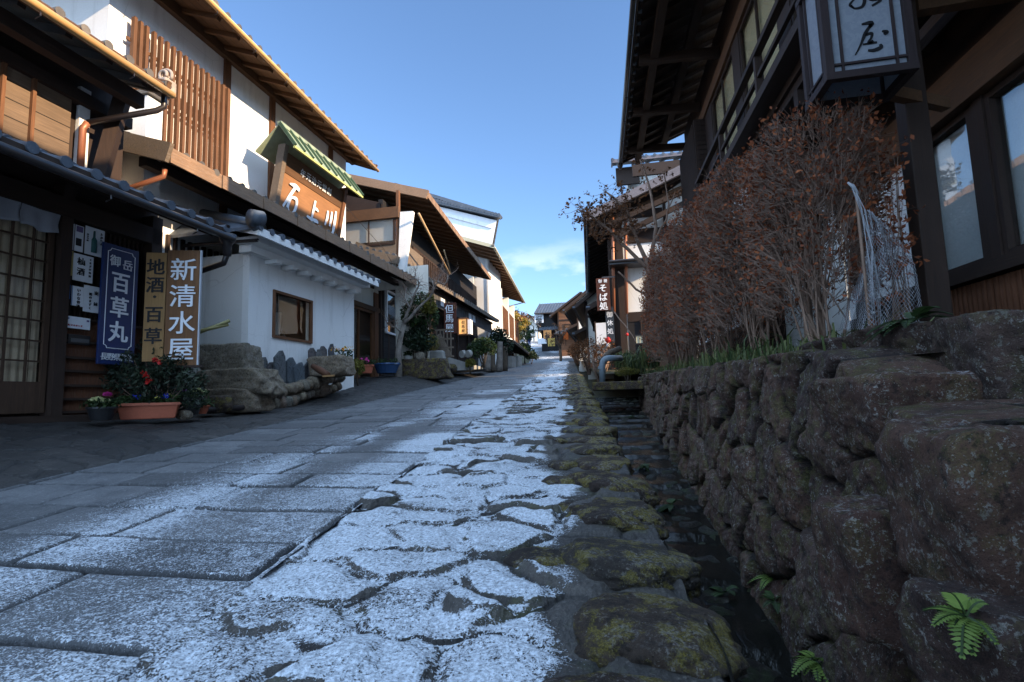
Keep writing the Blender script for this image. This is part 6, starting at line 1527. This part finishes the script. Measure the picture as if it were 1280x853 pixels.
# round white vent cover on the wall by the pillar
def vent():
    c = atX(1199, 398, 3.22); r = thing('vent_hood', 'round pale grey plastic vent hood beside the pillar', 'vent', c)
    MB().tube([c + V((.1, 0, 0)), c + V((-.02, 0, 0))], .13, 20).build('hood', mat_flat('pale_plastic', (.50, .54, .52), .4), r, bevel=.015)
    MB().tube([c + V((-.022, 0, 0)), c + V((-.03, 0, 0))], .09, 18).build('cap', bpy.data.materials['pale_plastic'], r)
vent()
# ================================================================== hedge of clipped shrubs (bare twigs with dead leaves)
def hedge_shrub(label, base, rx, ry, top, seed, ntw, nlf, lower=.5, leafm=None, sizes=(.016,), nst=14):
    r = random.Random(seed); b = V(base); root = thing('hedge_shrub', label, 'shrub', b, 'clipped shrubs on the terrace'); st = MB(); tw = MB(); H = top - b.z; pts = []; tips = []
    for i in range(nst):
        a = V((b.x + r.uniform(-.35, .35) * rx, b.y + r.uniform(-.5, .5) * ry, b.z - .05)); e = V((b.x + r.uniform(-.85, .85) * rx, b.y + r.uniform(-.9, .9) * ry, b.z + H * r.uniform(.6, .95)))
        R0 = r.uniform(.008, .022); p = limb(st, a, e, R0, .006, r, .10, 7, 6); tips += p[3:]
        for q in p[2:6]:
            e2 = q + V((r.uniform(-.4, .4) * rx, r.uniform(-.4, .4) * ry, H * r.uniform(.12, .35))); tips += limb(st, q, e2, R0 * .45, .004, r, .12, 4, 4)[1:]
    def env(q):   # inside a rounded box envelope
        x = (q.x - b.x) / rx; y = (q.y - b.y) / ry; z = (q.z - b.z) / H
        return x * x * x * x + y * y * y * y + max(0, (z - .45) / .55) ** 4 < 1 + .12 * sin(q.y * 9 + q.z * 7) and z > 0.02
    n = 0; tries = 0
    while n < ntw and tries < ntw * 8:
        tries += 1
        # twigs are densest on the clipped shell
        ang = r.uniform(0, 2 * pi); rr_ = r.uniform(.45, 1.0) ** .5; z = b.z + H * (lower * .35 + (1 - lower * .35) * r.random() ** .7); q = V((b.x + rx * rr_ * cos(ang), b.y + ry * rr_ * sin(ang), z))
        if not env(q): continue
        if (z - b.z) / H < lower and r.random() < .45: continue
        d = (V((cos(ang), sin(ang) * .6, r.uniform(.2, 1.3))) + rvec(r) * .8).normalized(); L = r.uniform(.07, .2)
        m1 = q + d * L * .5 + rvec(r) * .02; e = q + d * L + rvec(r) * .04; tw.tube([q - d * .05, m1, e], [.0035, .0026, .0012], 3, cap=False); n += 1
        for _ in range(2):
            e2 = m1 + (d + rvec(r) * 1.1).normalized() * L * .5; tw.tube([m1, e2], [.0022, .001], 3, cap=False)
        k = int(nlf / ntw + r.random())
        for _ in range(k): pts.append(e + rvec(r) * .05)
    st.build('stems', m_barkg, root, smooth=True); tw.build('twigs', m_twig, root); leaves('dead_leaves', pts, sizes[0], leafm or m_lf_rust, root, r, aspect=.55)
    return root
hs = [('farthest clipped reddish shrub forming the left end of the hedge', (1.06, 10.2, .42), .42, .85, 2.28, 1, 4400, 8000, .25),
      ('clipped reddish brown shrub, second from the far end of the hedge', (1.14, 8.7, .36), .50, .85, 2.38, 2, 4200, 7000, .25),
      ('middle clipped shrub of the hedge with bare twigs', (1.32, 7.2, .32), .52, .80, 2.34, 3, 4000, 6500, .35),
      ('rust leaved shrub with bare lower stems, second nearest', (1.50, 5.85, .27), .52, .70, 2.26, 4, 3400, 5500, .5),
      ('nearest tall shrub with many grey stems and rust red leaves below the lantern', (1.64, 4.66, .22), .41, .58, 2.12, 5, 3000, 4600, .6)]
for lb, b, rx, ry, top, sd, a1, a2, lo in hs: hedge_shrub(lb, b, rx, ry, top, sd, a1, a2, lo, sizes=(.020,), nst=15)
def maple_twigs():
    r = random.Random(77); b = V((2.05, 4.25, .2)); root = thing('red_leaved_shrub', 'sparse shrub with curled red brown leaves in front of the pillar', 'shrub', b); mb = MB(); pts = []
    for i in range(16):
        e = atY(r.uniform(1062, 1128), r.uniform(175, 330), r.uniform(4.1, 4.3)); p = limb(mb, b + V((r.uniform(-.15, .1), 0, 0)), e, .008, .002, r, .08, 6, 4)
        for q in p[3:]:
            for _ in range(2):
                e2 = q + rvec(r) * .14; limb(mb, q, e2, .002, .001, r, .1, 2, 3); pts += [e2 + rvec(r) * .04 for __ in range(5)]
    mb.build('twigs', m_twig, root); leaves('leaves', pts, .022, m_lf_rust, root, r, aspect=.5)
maple_twigs()
# ---- net hung on a stick
def net():
    root = thing('garden_net', 'white mesh net draped over a stick in front of the pillar', 'net', (1.95, 3.95, .18)); r = random.Random(12)
    m = mat_flat('white_net_cord', (.33, .34, .36), .7); Y0 = 3.9
    NU, NV = 34, 46; P = {}
    for j in range(NV + 1):
        v = j / NV; y = 262 + (412 - 262) * v
        xl = np.interp(v, [0, .2, .5, 1], [1082, 1080, 1078, 1074]); xr = np.interp(v, [0, .12, .4, .8, 1], [1092, 1112, 1138, 1156, 1150])
        for i in range(NU + 1):
            u = i / NU; x = xl + (xr - xl) * u; dep = Y0 + .10 * sin(u * 9 + v * 2.2) * v + .05 * sin(u * 23) * v
            P[i, j] = atY(x + 2.2 * sin(v * 7 + u * 5) + 2.0 * sin(u * 13 + v * 4) + r.uniform(-.5, .5), y + 5 * u * (1 - v) + 5 * sin(u * 6 + 1) * v + r.uniform(-.5, .5), dep + .04 * sin(u * 31 + v * 6))
    mb = MB()
    for j in range(NV):
        for i in range(NU):
            if (i + j) % 2 == 0: mb.tube([P[i, j], P[i + 1, j + 1]], .0013, 3, cap=False)
            else: mb.tube([P[i + 1, j], P[i, j + 1]], .0013, 3, cap=False)
    mb.build('mesh', m, root)
    # second fold, lower left
    P = {}; mb = MB(); NU, NV = 30, 34
    for j in range(NV + 1):
        v = j / NV; y = 300 + (412 - 300) * v
        for i in range(NU + 1):
            u = i / NU; x = (1078 - 30 * v) + (1086 - 1048 + 30 * v * 0) * u * (1) ; P[i, j] = atY(x - 12 * (1 - v) * u * 0 + 1.2 * sin(v * 7), y + 30 * (1 - u) * (1 - v), Y0 + .12 + .06 * sin(u * 14))
    for j in range(NV):
        for i in range(NU):
            if (i + j) % 2 == 0: mb.tube([P[i, j], P[i + 1, j + 1]], .0014, 3, cap=False)
            else: mb.tube([P[i + 1, j], P[i, j + 1]], .0014, 3, cap=False)
    mb.build('loose_fold', m, root)
    pts = [atY(1066, 233, Y0 - .02), atY(1078, 262, Y0 - .02), atY(1088, 310, Y0 - .03), atY(1093, 360, Y0 - .03), atY(1100, 412, Y0 - .02)]
    mb = MB()
    for k in range(7): mb.tube([q + V((.018 * sin(k * 2.1 + i * 1.3), .01 * cos(k * 3 + i), .01 * sin(k + i * 2))) * (.5 + .3 * i) for i, q in enumerate(pts)], .0022, 4)
    mb.build('gathered_cords', m, root, smooth=True)
    MB().tube([pts[0] + V((-.03, 0, .03)), pts[0] + V((0, 0, 0)), pts[0] + V((.03, 0, -.06))], [.006, .014, .006], 8).build('tied_end', m, root, smooth=True)
    MB().tube([atY(1088, 414, Y0 + .05), atY(1070, 240, Y0 + .02)], .010, 6).build('stick', m_barkg, root)
    mb = MB()
    q = [atY(1100 + 22 * sin(a) , 412 - 4 * cos(a * 2), Y0 - .05 + .04 * cos(a)) for a in np.linspace(0, 6, 20)]; mb.tube(q, .004, 6); mb.build('bunched_hem', m, root, smooth=True)
net()
# ---- grass and ferns
def tuft_strip():
    r = random.Random(5); mb = MB()
    for i in range(1500):
        y = r.uniform(2.4, 12.5) if r.random() < .8 else r.uniform(2.0, 5); x = WX(y) + r.uniform(.12, .62); z = float(zright(y)) - .03; h = r.uniform(.05, .19) * (1.2 if r.random() < .3 else 1); a = r.uniform(0, 2 * pi); le = r.uniform(.02, .16)
        d = V((cos(a), sin(a), 0)); w = V((-sin(a), cos(a), 0)) * r.uniform(.003, .007); b = V((x, y, z)); m_ = b + d * le * .35 + V((0, 0, h * .75)); e = b + d * le * (1 + .5 * r.random()) + V((0, 0, h * r.uniform(.55, 1.05)))
        mb.add([b - w, b + w, m_ + w * .8, m_ - w * .8, e], [(0, 1, 2, 3), (3, 2, 4)])
    q = mb.build('grass', m_lf_grass, None, loc=(1, 6, .3)); tag(q, 'tufts of long green grass along the foot of the hedge', None, None, 'stuff')
m_lf_grass = mat_leaf('grass_blade', (.03, .055, .015), (.13, .14, .045), .2)
tuft_strip()
def fern(c, R, label, seed, n=9, m=None, up=.6):
    r = random.Random(seed); root = thing('fern', label, 'fern', c, 'ferns in the wall'); mb = MB(); c = V(c); st = MB()
    for i in range(n):
        a = r.uniform(0, 2 * pi); d = V((cos(a) * .7 - .45, sin(a) * .7 - .15, r.uniform(.1, up))).normalized(); L = R * r.uniform(.6, 1.1); side = d.cross(V((0, 0, 1))).normalized(); p = [c + d * L * t + V((0, 0, -.55 * L * t * t)) for t in np.linspace(0, 1, 12)]; st.tube(p, [.0022] * 12, 3, cap=False)
        for k in range(2, 12):
            t = k / 11; w = L * .30 * (1 - t) ** .7 * (.55 + .45 * min(1, k / 4)) + .004; f = (p[k] - p[k - 1]).normalized()
            for s in (-1, 1):
                e = p[k] + side * s * w + f * w * .45; hw = f * .022 * L / .16 * .35; q = p[k]; mb.add([q - hw * .6, q.lerp(e, .5) - hw, e, q.lerp(e, .5) + hw, q + hw * .6], [(0, 1, 2, 3, 4)])
    st.build('stems', m_lf_green, root); mb.build('fronds', m or m_lf_fern, root)
m_lf_fern = mat_leaf('fern_frond', (.10, .16, .03), (.17, .24, .05), .3)
bpy.context.view_layer.update(); _dg = bpy.context.evaluated_depsgraph_get()
def surf(px, py):
    r_ = ray(px, py).normalized(); h = SC.ray_cast(_dg, r_ * .3, r_); return h[1] - r_ * .012
FP_ = {k: surf(*k) for k in ((1208, 772), (966, 722), (968, 752), (1020, 826), (905, 742), (806, 585), (840, 632), (790, 522), (1140, 403))}
fern(FP_[1208, 772], .075, 'bright green fern growing from a joint of the near wall at lower right', 1, 9)
fern(FP_[966, 722], .11, 'trailing bright fern hanging on the wall above the ditch', 2, 7); fern(FP_[968, 752], .10, 'second trailing fern just below the first on the wall', 3, 6, m_lf_green)
fern(FP_[1020, 826], .11, 'green fern at the bottom of the near wall', 4, 10)
fern(FP_[905, 742], .10, 'small dark fern low in the ditch', 5, 7, m_lf_green)
for k, (x, y, lb) in enumerate(((806, 585, 'green fern clump growing in the ditch'), (840, 632, 'leafy green clump in the ditch beside the wall foot'), (790, 522, 'small green plant far up the ditch'), (1140, 403, 'green leaved plant on the wall beside the net'))): fern(FP_[x, y], .14, lb, 20 + k, 12, m_lf_green)
# ---- bare tree in front of the second house
def bare_tree():
    rr = random.Random(15); Y0 = 12.3; P = lambda x, y, d=0: atY(x, y, Y0 + d); b = P(818, 452); b.z = .42
    root = thing('bare_tree', 'pale bare tree with a few curled brown leaves in front of the white panelled house', 'tree', b); mb = MB(); tw = MB(); pts = []
    def br(path, r0, r1, d=0):
        p = [P(x, y, d * i / len(path)) for i, (x, y) in enumerate(path)]; q = [p[0]]
        for a, c in zip(p, p[1:]): q += [a.lerp(c, .5) + rvec(rr) * .015, c]
        mb.tube(q, [r0 + (r1 - r0) * i / (len(q) - 1) for i in range(len(q))], 9); return q
    br([(818, 456), (816, 420), (814, 380), (813, 345), (808, 332)], .085, .07)
    A = br([(810, 338), (806, 322), (796, 300), (788, 275), (782, 262), (770, 250), (757, 240)], .055, .018, -.6)
    B = br([(811, 338), (795, 322), (775, 303), (762, 288), (748, 277), (735, 268), (722, 262)], .05, .014, -1.0)
    C_ = br([(812, 335), (816, 310), (820, 285), (817, 262), (812, 235), (805, 212), (800, 200)], .055, .015, .3)
    D_ = br([(819, 300), (826, 285), (833, 275), (836, 255), (832, 230), (830, 215)], .03, .012, .4)
    E_ = br([(817, 320), (828, 315), (838, 310)], .014, .005, -.2)
    G_ = br([(808, 368), (795, 362), (783, 350), (773, 340)], .028, .018, -.5)
    H_ = br([(836, 260), (843, 245), (852, 238)], .016, .006, .2); I_ = br([(812, 384), (800, 378), (798, 372)], .012, .006, -.4)
    J_ = br([(826, 304), (836, 300), (848, 290), (855, 285)], .014, .006, .1); K_ = br([(768, 390), (775, 400), (785, 412), (795, 428)], .014, .01, -.8)
    for q in A[5:] + B[5:]:
        for _ in range(9):
            e = q + rvec(rr) * .42; limb(tw, q, e, .006, .002, rr, .15, 4, 4)
            for __ in range(3): e2 = e + rvec(rr) * .15; limb(tw, e, e2, .003, .0015, rr, .1, 2, 3); pts += [e2 + rvec(rr) * .05 for ___ in range(4)]
    for q in C_[8:] + D_[7:] + H_[2:] + J_[3:]:
        for _ in range(4):
            e = q + rvec(rr) * .25; limb(tw, q, e, .004, .002, rr, .12, 3, 3); pts += [e + rvec(rr) * .05 for ___ in range(5)]
    mb.build('trunk', m_barkg, root, smooth=True); tw.build('twigs', m_twig, root); leaves('dead_leaves', pts, .034, m_lf_brown, root, rr, aspect=.6)
bare_tree()
# ================================================================== second house on the right, gable end with white panels
def house_r2():
    Y0 = 17.5; r = thing('gabled_house', 'house with white panels between dark beams and tiled gable behind the bare tree', 'house', (3, 21, .7))
    q = lambda x, y, Y=Y0: atY(x, y, Y)
    xl = q(775.5, 400).x; L = 11.0
    MB().prism([(xl, Y0, .2), (6.5, Y0, .2), (6.5, Y0, 8.0), (3.6, Y0, 7.6), (xl, Y0, 5.6)], (0, .15, 0)).build('gable_wall', m_plast, r)
    MB().box(xl, xl + .15, Y0 + .15, Y0 + L, .2, 5.6).build('street_wall', m_darkv, r); MB().box(6.35, 6.5, Y0 + .15, Y0 + L, .2, 7.6).build('back_wall', m_plast3, r)
    def beamx(name, x0, y0, x1, y1, th=.05, mat=None, dy=0): 
        a, b = q(x0, y0, Y0 - dy), q(x1, y1, Y0 - dy); return MB().box(min(a.x, b.x), max(a.x, b.x), Y0 - dy - th, Y0 - dy - .002, min(a.z, b.z), max(a.z, b.z)).build(name, mat or m_darkx, r)
    MB().box(xl - .02, xl + .20, Y0 - .09, Y0 - .002, .2, 5.75).build('corner_post', m_darkv, r); MB().box(xl - .03, xl - .002, Y0 - .0019, Y0 + .16, .2, 5.5).build('corner_board', m_darkv, r)
    
    for x in (829,): beamx('post', x, 215, x + 8, 400, .06, m_darkv)
    beamx('beam', 784.5, 288, 873, 298, .04); beamx('beam', 784.5, 264, 828, 270, .045); beamx('sill_beam', 784.5, 391, 873, 398, .05)
    beamx('boarding', 784.5, 398.5, 873, 478, .03, m_clap)
    for x in (802, 822): beamx('batten', x, 400, x + 2.5, 470, .05, m_darkv, .03)
    # small black canopy
    a, b = q(762, 329, Y0 - .5), q(836, 327, Y0 - .5); MB().box(a.x, b.x, Y0 - .75, Y0 - .05, a.z - .12, a.z).build('canopy', m_gutter, r); MB().tube([(a.x, Y0 - .78, a.z - .02), (b.x, Y0 - .78, a.z - .02)], .045, 8).build('canopy_gutter', m_gutter, r)
    # copper pipes
    for x in (765.5, 781.5): MB().tube([q(x, 272, Y0 - .3), q(x + 1.0, 330, Y0 - .3), q(x + 2, 392, Y0 - .25)], .05, 8).build('down_pipe', m_copper, r, smooth=True)
    # lower gable roof, verge towards us; slopes up to the right
    V0 = q(733, 272, 16.4); V1 = q(842, 216, 16.4); zE = V0.z; xe = V0.x
    sl = (V1.z - V0.z) / (V1.x - V0.x); Xr = 3.6; FR = Fr(xe, 16.6, -3.0, -1)
    roofplane(FR, 0, L + 1, 0, zE, -(Xr - xe), zE + sl * (Xr - xe), r, m_tile, .28, .28, 'roof', rafn=22, fasc=m_gutter, gutter=m_gutter)
    roofplane(Fr(2 * Xr - xe, 16.6, -3, 1), 0, L + 1, 0, zE, -(Xr - xe), zE + sl * (Xr - xe), r, m_tile, .28, .28, 'back_roof')
    MB().beam(V((xe - .05, 16.52, zE + .02)), V((V1.x + .3, 16.52, V1.z + .14)), .12, .26).build('verge_board', m_greyb, r)
    for k, dz in ((0, -.42), (1, -.75)): MB().beam(V((xe + .7 + .3 * k, 16.9 + .2 * k, zE + dz + .28)), V((V1.x + .5, 16.9 + .2 * k, V1.z + dz + .05)), .12, .16).build('verge_rafter', m_dark, r)
    a, b = q(800, 258, 17.2), q(863, 230, 17.2); MB().beam(a, b, .09, .12).build('brace', m_brown, r)
    # upper roof behind
    U0 = q(766, 216, 18.6); U1 = q(868, 203, 18.6)
    MB().box(U0.x + .5, 6.4, 18.6, 24, 5.4, U0.z).build('upper_wall', m_pale, r)
    roofplane(Fr(U0.x, 18.4, 90, 1), 0, 6.5, .5, U0.z + .1, -2.6, U0.z + 1.3, r, m_tile, .28, .28, 'upper_roof', fasc=m_greyb, rafn=12)
    MB().box(U0.x + .1, U0.x + .9, 18.3, 18.42, U0.z - .6, U0.z + .02).build('upper_verge', m_dark, r)
    beamx('upper_beam', 790, 208, 868, 214, .1, m_dark, .5)
    # street side windows and lattice
    fs = Fr(xl, Y0, 0, -1)
    for i in range(4): lattice(fs, 1 + i * 2.4, 2.9 + i * 2.4, 3.4, 5.0, .02, r, 12, .05, .05, m_darkv, (0, 1), 'side_lattice')
    roofplane(fs, .8, L, 1.1, 3.0, 0, 3.5, r, m_tile, .28, .25, 'side_pent_roof', rafn=12, fasc=m_dark)
    MB().box(xl - .3, xl + .0, Y0 + .1, Y0 + .35, .2, 5.2).build('side_post', m_darkv, r)
house_r2()
def r2_bits():
    # soba sign
    p = atY(754, 368, 16.9); D = V((1, .05, 0)).normalized(); w, h = .42, 1.05
    r = thing('hanging_sign', 'brown hanging signboard with white characters reading soba shop on the right', 'sign', p - V((0, 0, h / 2)))
    MB().box(p.x - w / 2, p.x + w / 2, p.y, p.y + .06, p.z - h / 2, p.z + h / 2).build('board', mat_wood('maroon_board', (.085, .028, .018), 'z'), r, bevel=.004)
    vtext('そば処', m_white, V((p.x, p.y - .004, p.z + .20)), D, .27, r, pitch=.29, bold=.03); glyphs('御蕎', m_white, lambda i, n: (V((p.x - .08 + .17 * i, p.y - .004, p.z + .43)), D, V((0, 0, 1))), .12, r, bold=.02)
    MB().box(p.x - .02, p.x + .4, p.y + .02, p.y + .05, p.z + h / 2 + .001, p.z + h / 2 + .05).build('bracket', m_gutter, r)
    p = atY(762.5, 405, 17.1); r = thing('hanging_banner', 'narrow black banner with white writing below the soba sign', 'banner', p); MB().box(p.x - .13, p.x + .13, 17.1, 17.12, p.z - .62, p.z + .55).build('cloth', m_pot, r); vtext('御休処', m_white, V((p.x, 17.092, p.z + .3)), V((1, 0, 0)), .2, r, pitch=.27, bold=.02)
    p = atY(753, 417, 17.3); r = thing('notice_board', 'pale notice board standing left of the black banner', 'notice board', p); MB().box(p.x - .2, p.x + .2, 17.3, 17.34, p.z - .35, p.z + .35).build('board', m_paper, r); MB().box(p.x - .24, p.x - .201, 17.28, 17.36, p.z - .9, p.z + .4).build('post', m_darkv, r)
    p = atY(760, 425, 16.6); r = thing('hanging_ornament', 'small red and white hanging ornament below the black banner', 'ornament', p); MB().lathe(p, [(.02, -.1), (.09, -.05), (.10, .02), (.03, .09)], 12).build('body', mat_flat('red_lacquer', (.5, .02, .02), .4), r, smooth=True); MB().lathe(p + V((0, 0, -.22)), [(.05, 0), (.07, .05), (.04, .11)], 10).build('bell', m_paper, r, smooth=True)
    p = atY(799, 425, 16.6); r = thing('wall_lamp', 'small pale box lamp on the black boards beside the hedge', 'lamp', p); MB().box(p.x - .10, p.x + .10, 16.5, 16.7, p.z - .11, p.z + .11).build('shade', m_cream, r)
    mb = MB(); mb.box(p.x - .12, p.x + .12, 16.48, 16.72, p.z + .111, p.z + .14); mb.box(p.x - .11, p.x + .11, 16.49, 16.71, p.z - .14, p.z - .111)
    for sx in (-.104, -.005, .094): mb.box(p.x + sx, p.x + sx + .01, 16.485, 16.5, p.z - .11, p.z + .11)
    mb.box(p.x - .015, p.x + .015, 16.6, 16.63, p.z - 1.0, p.z - .14); mb.build('frame', m_gutter, r)
    p = atY(784, 420, 16.2); r = thing('marker_post', 'thin dark post with a small red cap by the house corner', 'post', p); MB().tube([p + V((0, 0, -1.3)), p], .018, 6).build('post', m_gutter, r); MB().lathe(p, [(.035, 0), (.045, .05), (.02, .09)], 8).build('cap', bpy.data.materials['red_lacquer'], r, smooth=True)
    # grey bent drain pipe and the stone slab over the ditch
    A = lambda x, y, Y: atY(x, y, Y)
    r = thing('drain_pipe', 'grey bent plastic drain pipe dropping into the ditch', 'pipe', A(754, 475, 11.6)); c = []
    P0 = A(753, 478, 11.5); P1 = A(753, 456, 11.5); P2 = A(776, 448, 11.8)
    for t in np.linspace(0, pi / 2, 7): c.append(P1 + V((.14 - .14 * cos(t), 0, .13 * sin(t))))
    MB().tube([P0] + c + [P2 + V((0, 0, 0))], .066, 14).build('pipe', mat_flat('blue_grey_pvc', (.17, .21, .24), .45), r, smooth=True)
    MB().tube([P0 + V((0, 0, .28)), P0 + V((0, 0, .35))], .078, 14).build('collar', bpy.data.materials['blue_grey_pvc'], r)
    MB().tube([A(752, 452, 12.0), A(762, 441, 12.2), A(775, 436, 12.4)], .07, 8).build('log', m_barkd, None, loc=A(762, 441, 12.2), smooth=True).name = 'short_log'
    tag(bpy.data.objects['short_log'], 'short dark log resting above the grey drain pipe', 'log')
    a, b = A(744, 481, 10.6), A(797, 481, 10.6); q = MB().box(a.x - .05, WX(10.6) + .1, 10.3, 11.3, a.z - .12, a.z + .04).build('slab_bridge', m_kerb, None, loc=a, bevel=.02); tag(q, 'dark flat slab bridging the ditch at the end of the wall', 'slab')
r2_bits()
def right_verge():
    rr = random.Random(41)
    bush('dry_shrub', 'orange brown leafless shrub behind the grey drain pipe', 'shrub', atY(748, 445, 15.5), (.55, 1.2, .75), m_lf_brown, 900, .03, 51, 40, sm=m_barkg)
    bush('dry_shrub', 'brown twiggy shrub farther up the right verge', 'shrub', atY(735, 440, 21), (.6, 1.8, .8), m_lf_brown, 1000, .04, 52, 40, sm=m_barkg)
    bush('dry_shrub', 'low brown shrub at the crest on the right of the road', 'shrub', atY(722, 440, 30), (.7, 2.4, .7), m_lf_brown, 900, .06, 53, 24, sm=m_barkg)
    bush('moss_bush', 'yellow green mossy bush beside the ditch slab', 'shrub', atY(783, 466, 12.3), (.3, .4, .18), m_lf_yel, 1500, .018, 54, 3)
    for k, (x, y, Y0, lb) in enumerate(((795, 462, 12.6, 'long leaved green plant at the corner of the black boards'), (812, 455, 12.0, 'long leaved green clump under the bare tree'), (778, 455, 15.0, 'dark long leaved clump beside the thin post'))):
        c = atY(x, y, Y0); root = thing('grass_clump', lb, 'plant', c, 'long leaved clumps'); mb = MB()
        for i in range(130):
            a = rr.uniform(0, 2 * pi); h = rr.uniform(.2, .5); d = V((cos(a), sin(a), 0)); w = V((-sin(a), cos(a), 0)) * .010; b = c + V((rr.uniform(-.2, .2), rr.uniform(-.2, .2), -.1)); m_ = b + d * .1 + V((0, 0, h)); e = b + d * rr.uniform(.2, .45) + V((0, 0, h * .6)); mb.add([b - w, b + w, m_ + w, m_ - w, e], [(0, 1, 2, 3), (3, 2, 4)])
        mb.build('blades', m_lf_grass, root)
right_verge()
# overhead cable across the left inn
q = MB().tube([atY(355 / 1.0, 190, 9.0) + V((0, 0, .4)), atY(425, 250, 11.8), atY(480, 312, 13.2), atY(515, 370, 13.8)], .008, 4).build('service_cable', m_gutter, None, loc=atY(425, 250, 11.8)); tag(q, 'thin service cable slanting down across the gable window of the inn', 'cable')
# ================================================================== sky, sun, camera
SUN_EL, SUN_AZ = 21.0, 104.0        # azimuth from +Y (the street direction) towards +X: low, from the right and a little behind
w = bpy.data.worlds.new('World'); SC.world = w; w.use_nodes = True; nt = w.node_tree; nt.nodes.clear()
N = lambda ty: nt.nodes.new(ty)
sky = N('ShaderNodeTexSky'); sky.sky_type = 'NISHITA'; sky.sun_disc = False; sky.sun_elevation = radians(SUN_EL); sky.sun_rotation = radians(SUN_AZ); sky.altitude = 600; sky.air_density = 1.0; sky.dust_density = .0; sky.ozone_density = 4.0
bg = N('ShaderNodeBackground'); bg.inputs['Strength'].default_value = .15; out = N('ShaderNodeOutputWorld')
tc = N('ShaderNodeTexCoord'); mp = N('ShaderNodeMapping'); mp.inputs['Scale'].default_value = (1, 1, 2.4); nt.links.new(tc.outputs['Generated'], mp.inputs[0])
no = N('ShaderNodeTexNoise'); no.inputs['Scale'].default_value = 7.0; no.inputs['Detail'].default_value = 8; no.inputs['Roughness'].default_value = .55; nt.links.new(mp.outputs[0], no.inputs['Vector'])
sx = N('ShaderNodeSeparateXYZ'); nt.links.new(tc.outputs['Generated'], sx.inputs[0])
mr = N('ShaderNodeMapRange'); mr.inputs['From Min'].default_value = .53; mr.inputs['From Max'].default_value = .66; nt.links.new(no.outputs['Fac'], mr.inputs['Value'])
mh = N('ShaderNodeMapRange'); mh.inputs['From Min'].default_value = .30; mh.inputs['From Max'].default_value = .12; nt.links.new(sx.outputs['Z'], mh.inputs['Value'])
mu = N('ShaderNodeMath'); mu.operation = 'MULTIPLY'; nt.links.new(mr.outputs[0], mu.inputs[0]); nt.links.new(mh.outputs[0], mu.inputs[1])
mx = N('ShaderNodeMix'); mx.data_type = 'RGBA'; nt.links.new(mu.outputs[0], mx.inputs[0]); nt.links.new(sky.outputs[0], mx.inputs[6]); mx.inputs[7].default_value = (5.0, 5.2, 5.6, 1)
# bright fill patch added to the sky overhead and behind the camera, lifting shade
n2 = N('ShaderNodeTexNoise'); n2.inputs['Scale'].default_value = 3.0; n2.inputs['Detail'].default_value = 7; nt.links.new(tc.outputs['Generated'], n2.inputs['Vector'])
def mth(op, a, b_=0.):
    m_ = N('ShaderNodeMath'); m_.operation = op
    for i_, v_ in enumerate((a, b_)):
        if isinstance(v_, (int, float)): m_.inputs[i_].default_value = v_
        else: nt.links.new(v_, m_.inputs[i_])
    m_.use_clamp = op in ('MULTIPLY', 'MAXIMUM'); return m_.outputs[0]
def mrg(v_, a, b_):
    m_ = N('ShaderNodeMapRange'); m_.interpolation_type = 'SMOOTHSTEP'; m_.inputs['From Min'].default_value = a; m_.inputs['From Max'].default_value = b_; nt.links.new(v_, m_.inputs['Value']); return m_.outputs[0]
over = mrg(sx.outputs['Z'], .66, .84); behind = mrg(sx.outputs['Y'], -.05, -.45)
fill_veil = mth('MULTIPLY', mth('MAXIMUM', over, behind), mrg(n2.outputs['Fac'], .28, .50))
mv = N('ShaderNodeMix'); mv.data_type = 'RGBA'; nt.links.new(fill_veil, mv.inputs[0]); nt.links.new(mx.outputs[2], mv.inputs[6]); mv.inputs[7].default_value = (5.0, 7.2, 10.4, 1)
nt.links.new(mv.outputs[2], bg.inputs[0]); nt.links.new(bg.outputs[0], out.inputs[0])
sl = bpy.data.lights.new('sun', 'SUN'); sl.energy = 5.0; sl.angle = radians(.5); sl.color = (1.0, .76, .50)
so = bpy.data.objects.new('sun', sl); COL.objects.link(so)
az = radians(SUN_AZ); el = radians(SUN_EL); dsun = V((sin(az) * cos(el), cos(az) * cos(el), sin(el))); so.rotation_euler = (-dsun).to_track_quat('-Z', 'Y').to_euler()
cam = bpy.data.cameras.new('camera'); cam.sensor_width = 36; cam.lens = FPX / PW * 36; cam.clip_start = .02; cam.clip_end = 3000
co = bpy.data.objects.new('camera', cam); COL.objects.link(co); co.matrix_world = CAMROT.to_4x4(); SC.camera = co
SC.view_settings.view_transform = 'Standard'; SC.view_settings.look = 'None'; SC.view_settings.exposure = 1.12; SC.view_settings.gamma = 1
SC.cycles.max_bounces = 6; SC.cycles.diffuse_bounces = 3; SC.cycles.glossy_bounces = 3; SC.cycles.transparent_max_bounces = 8; SC.cycles.use_denoising = True
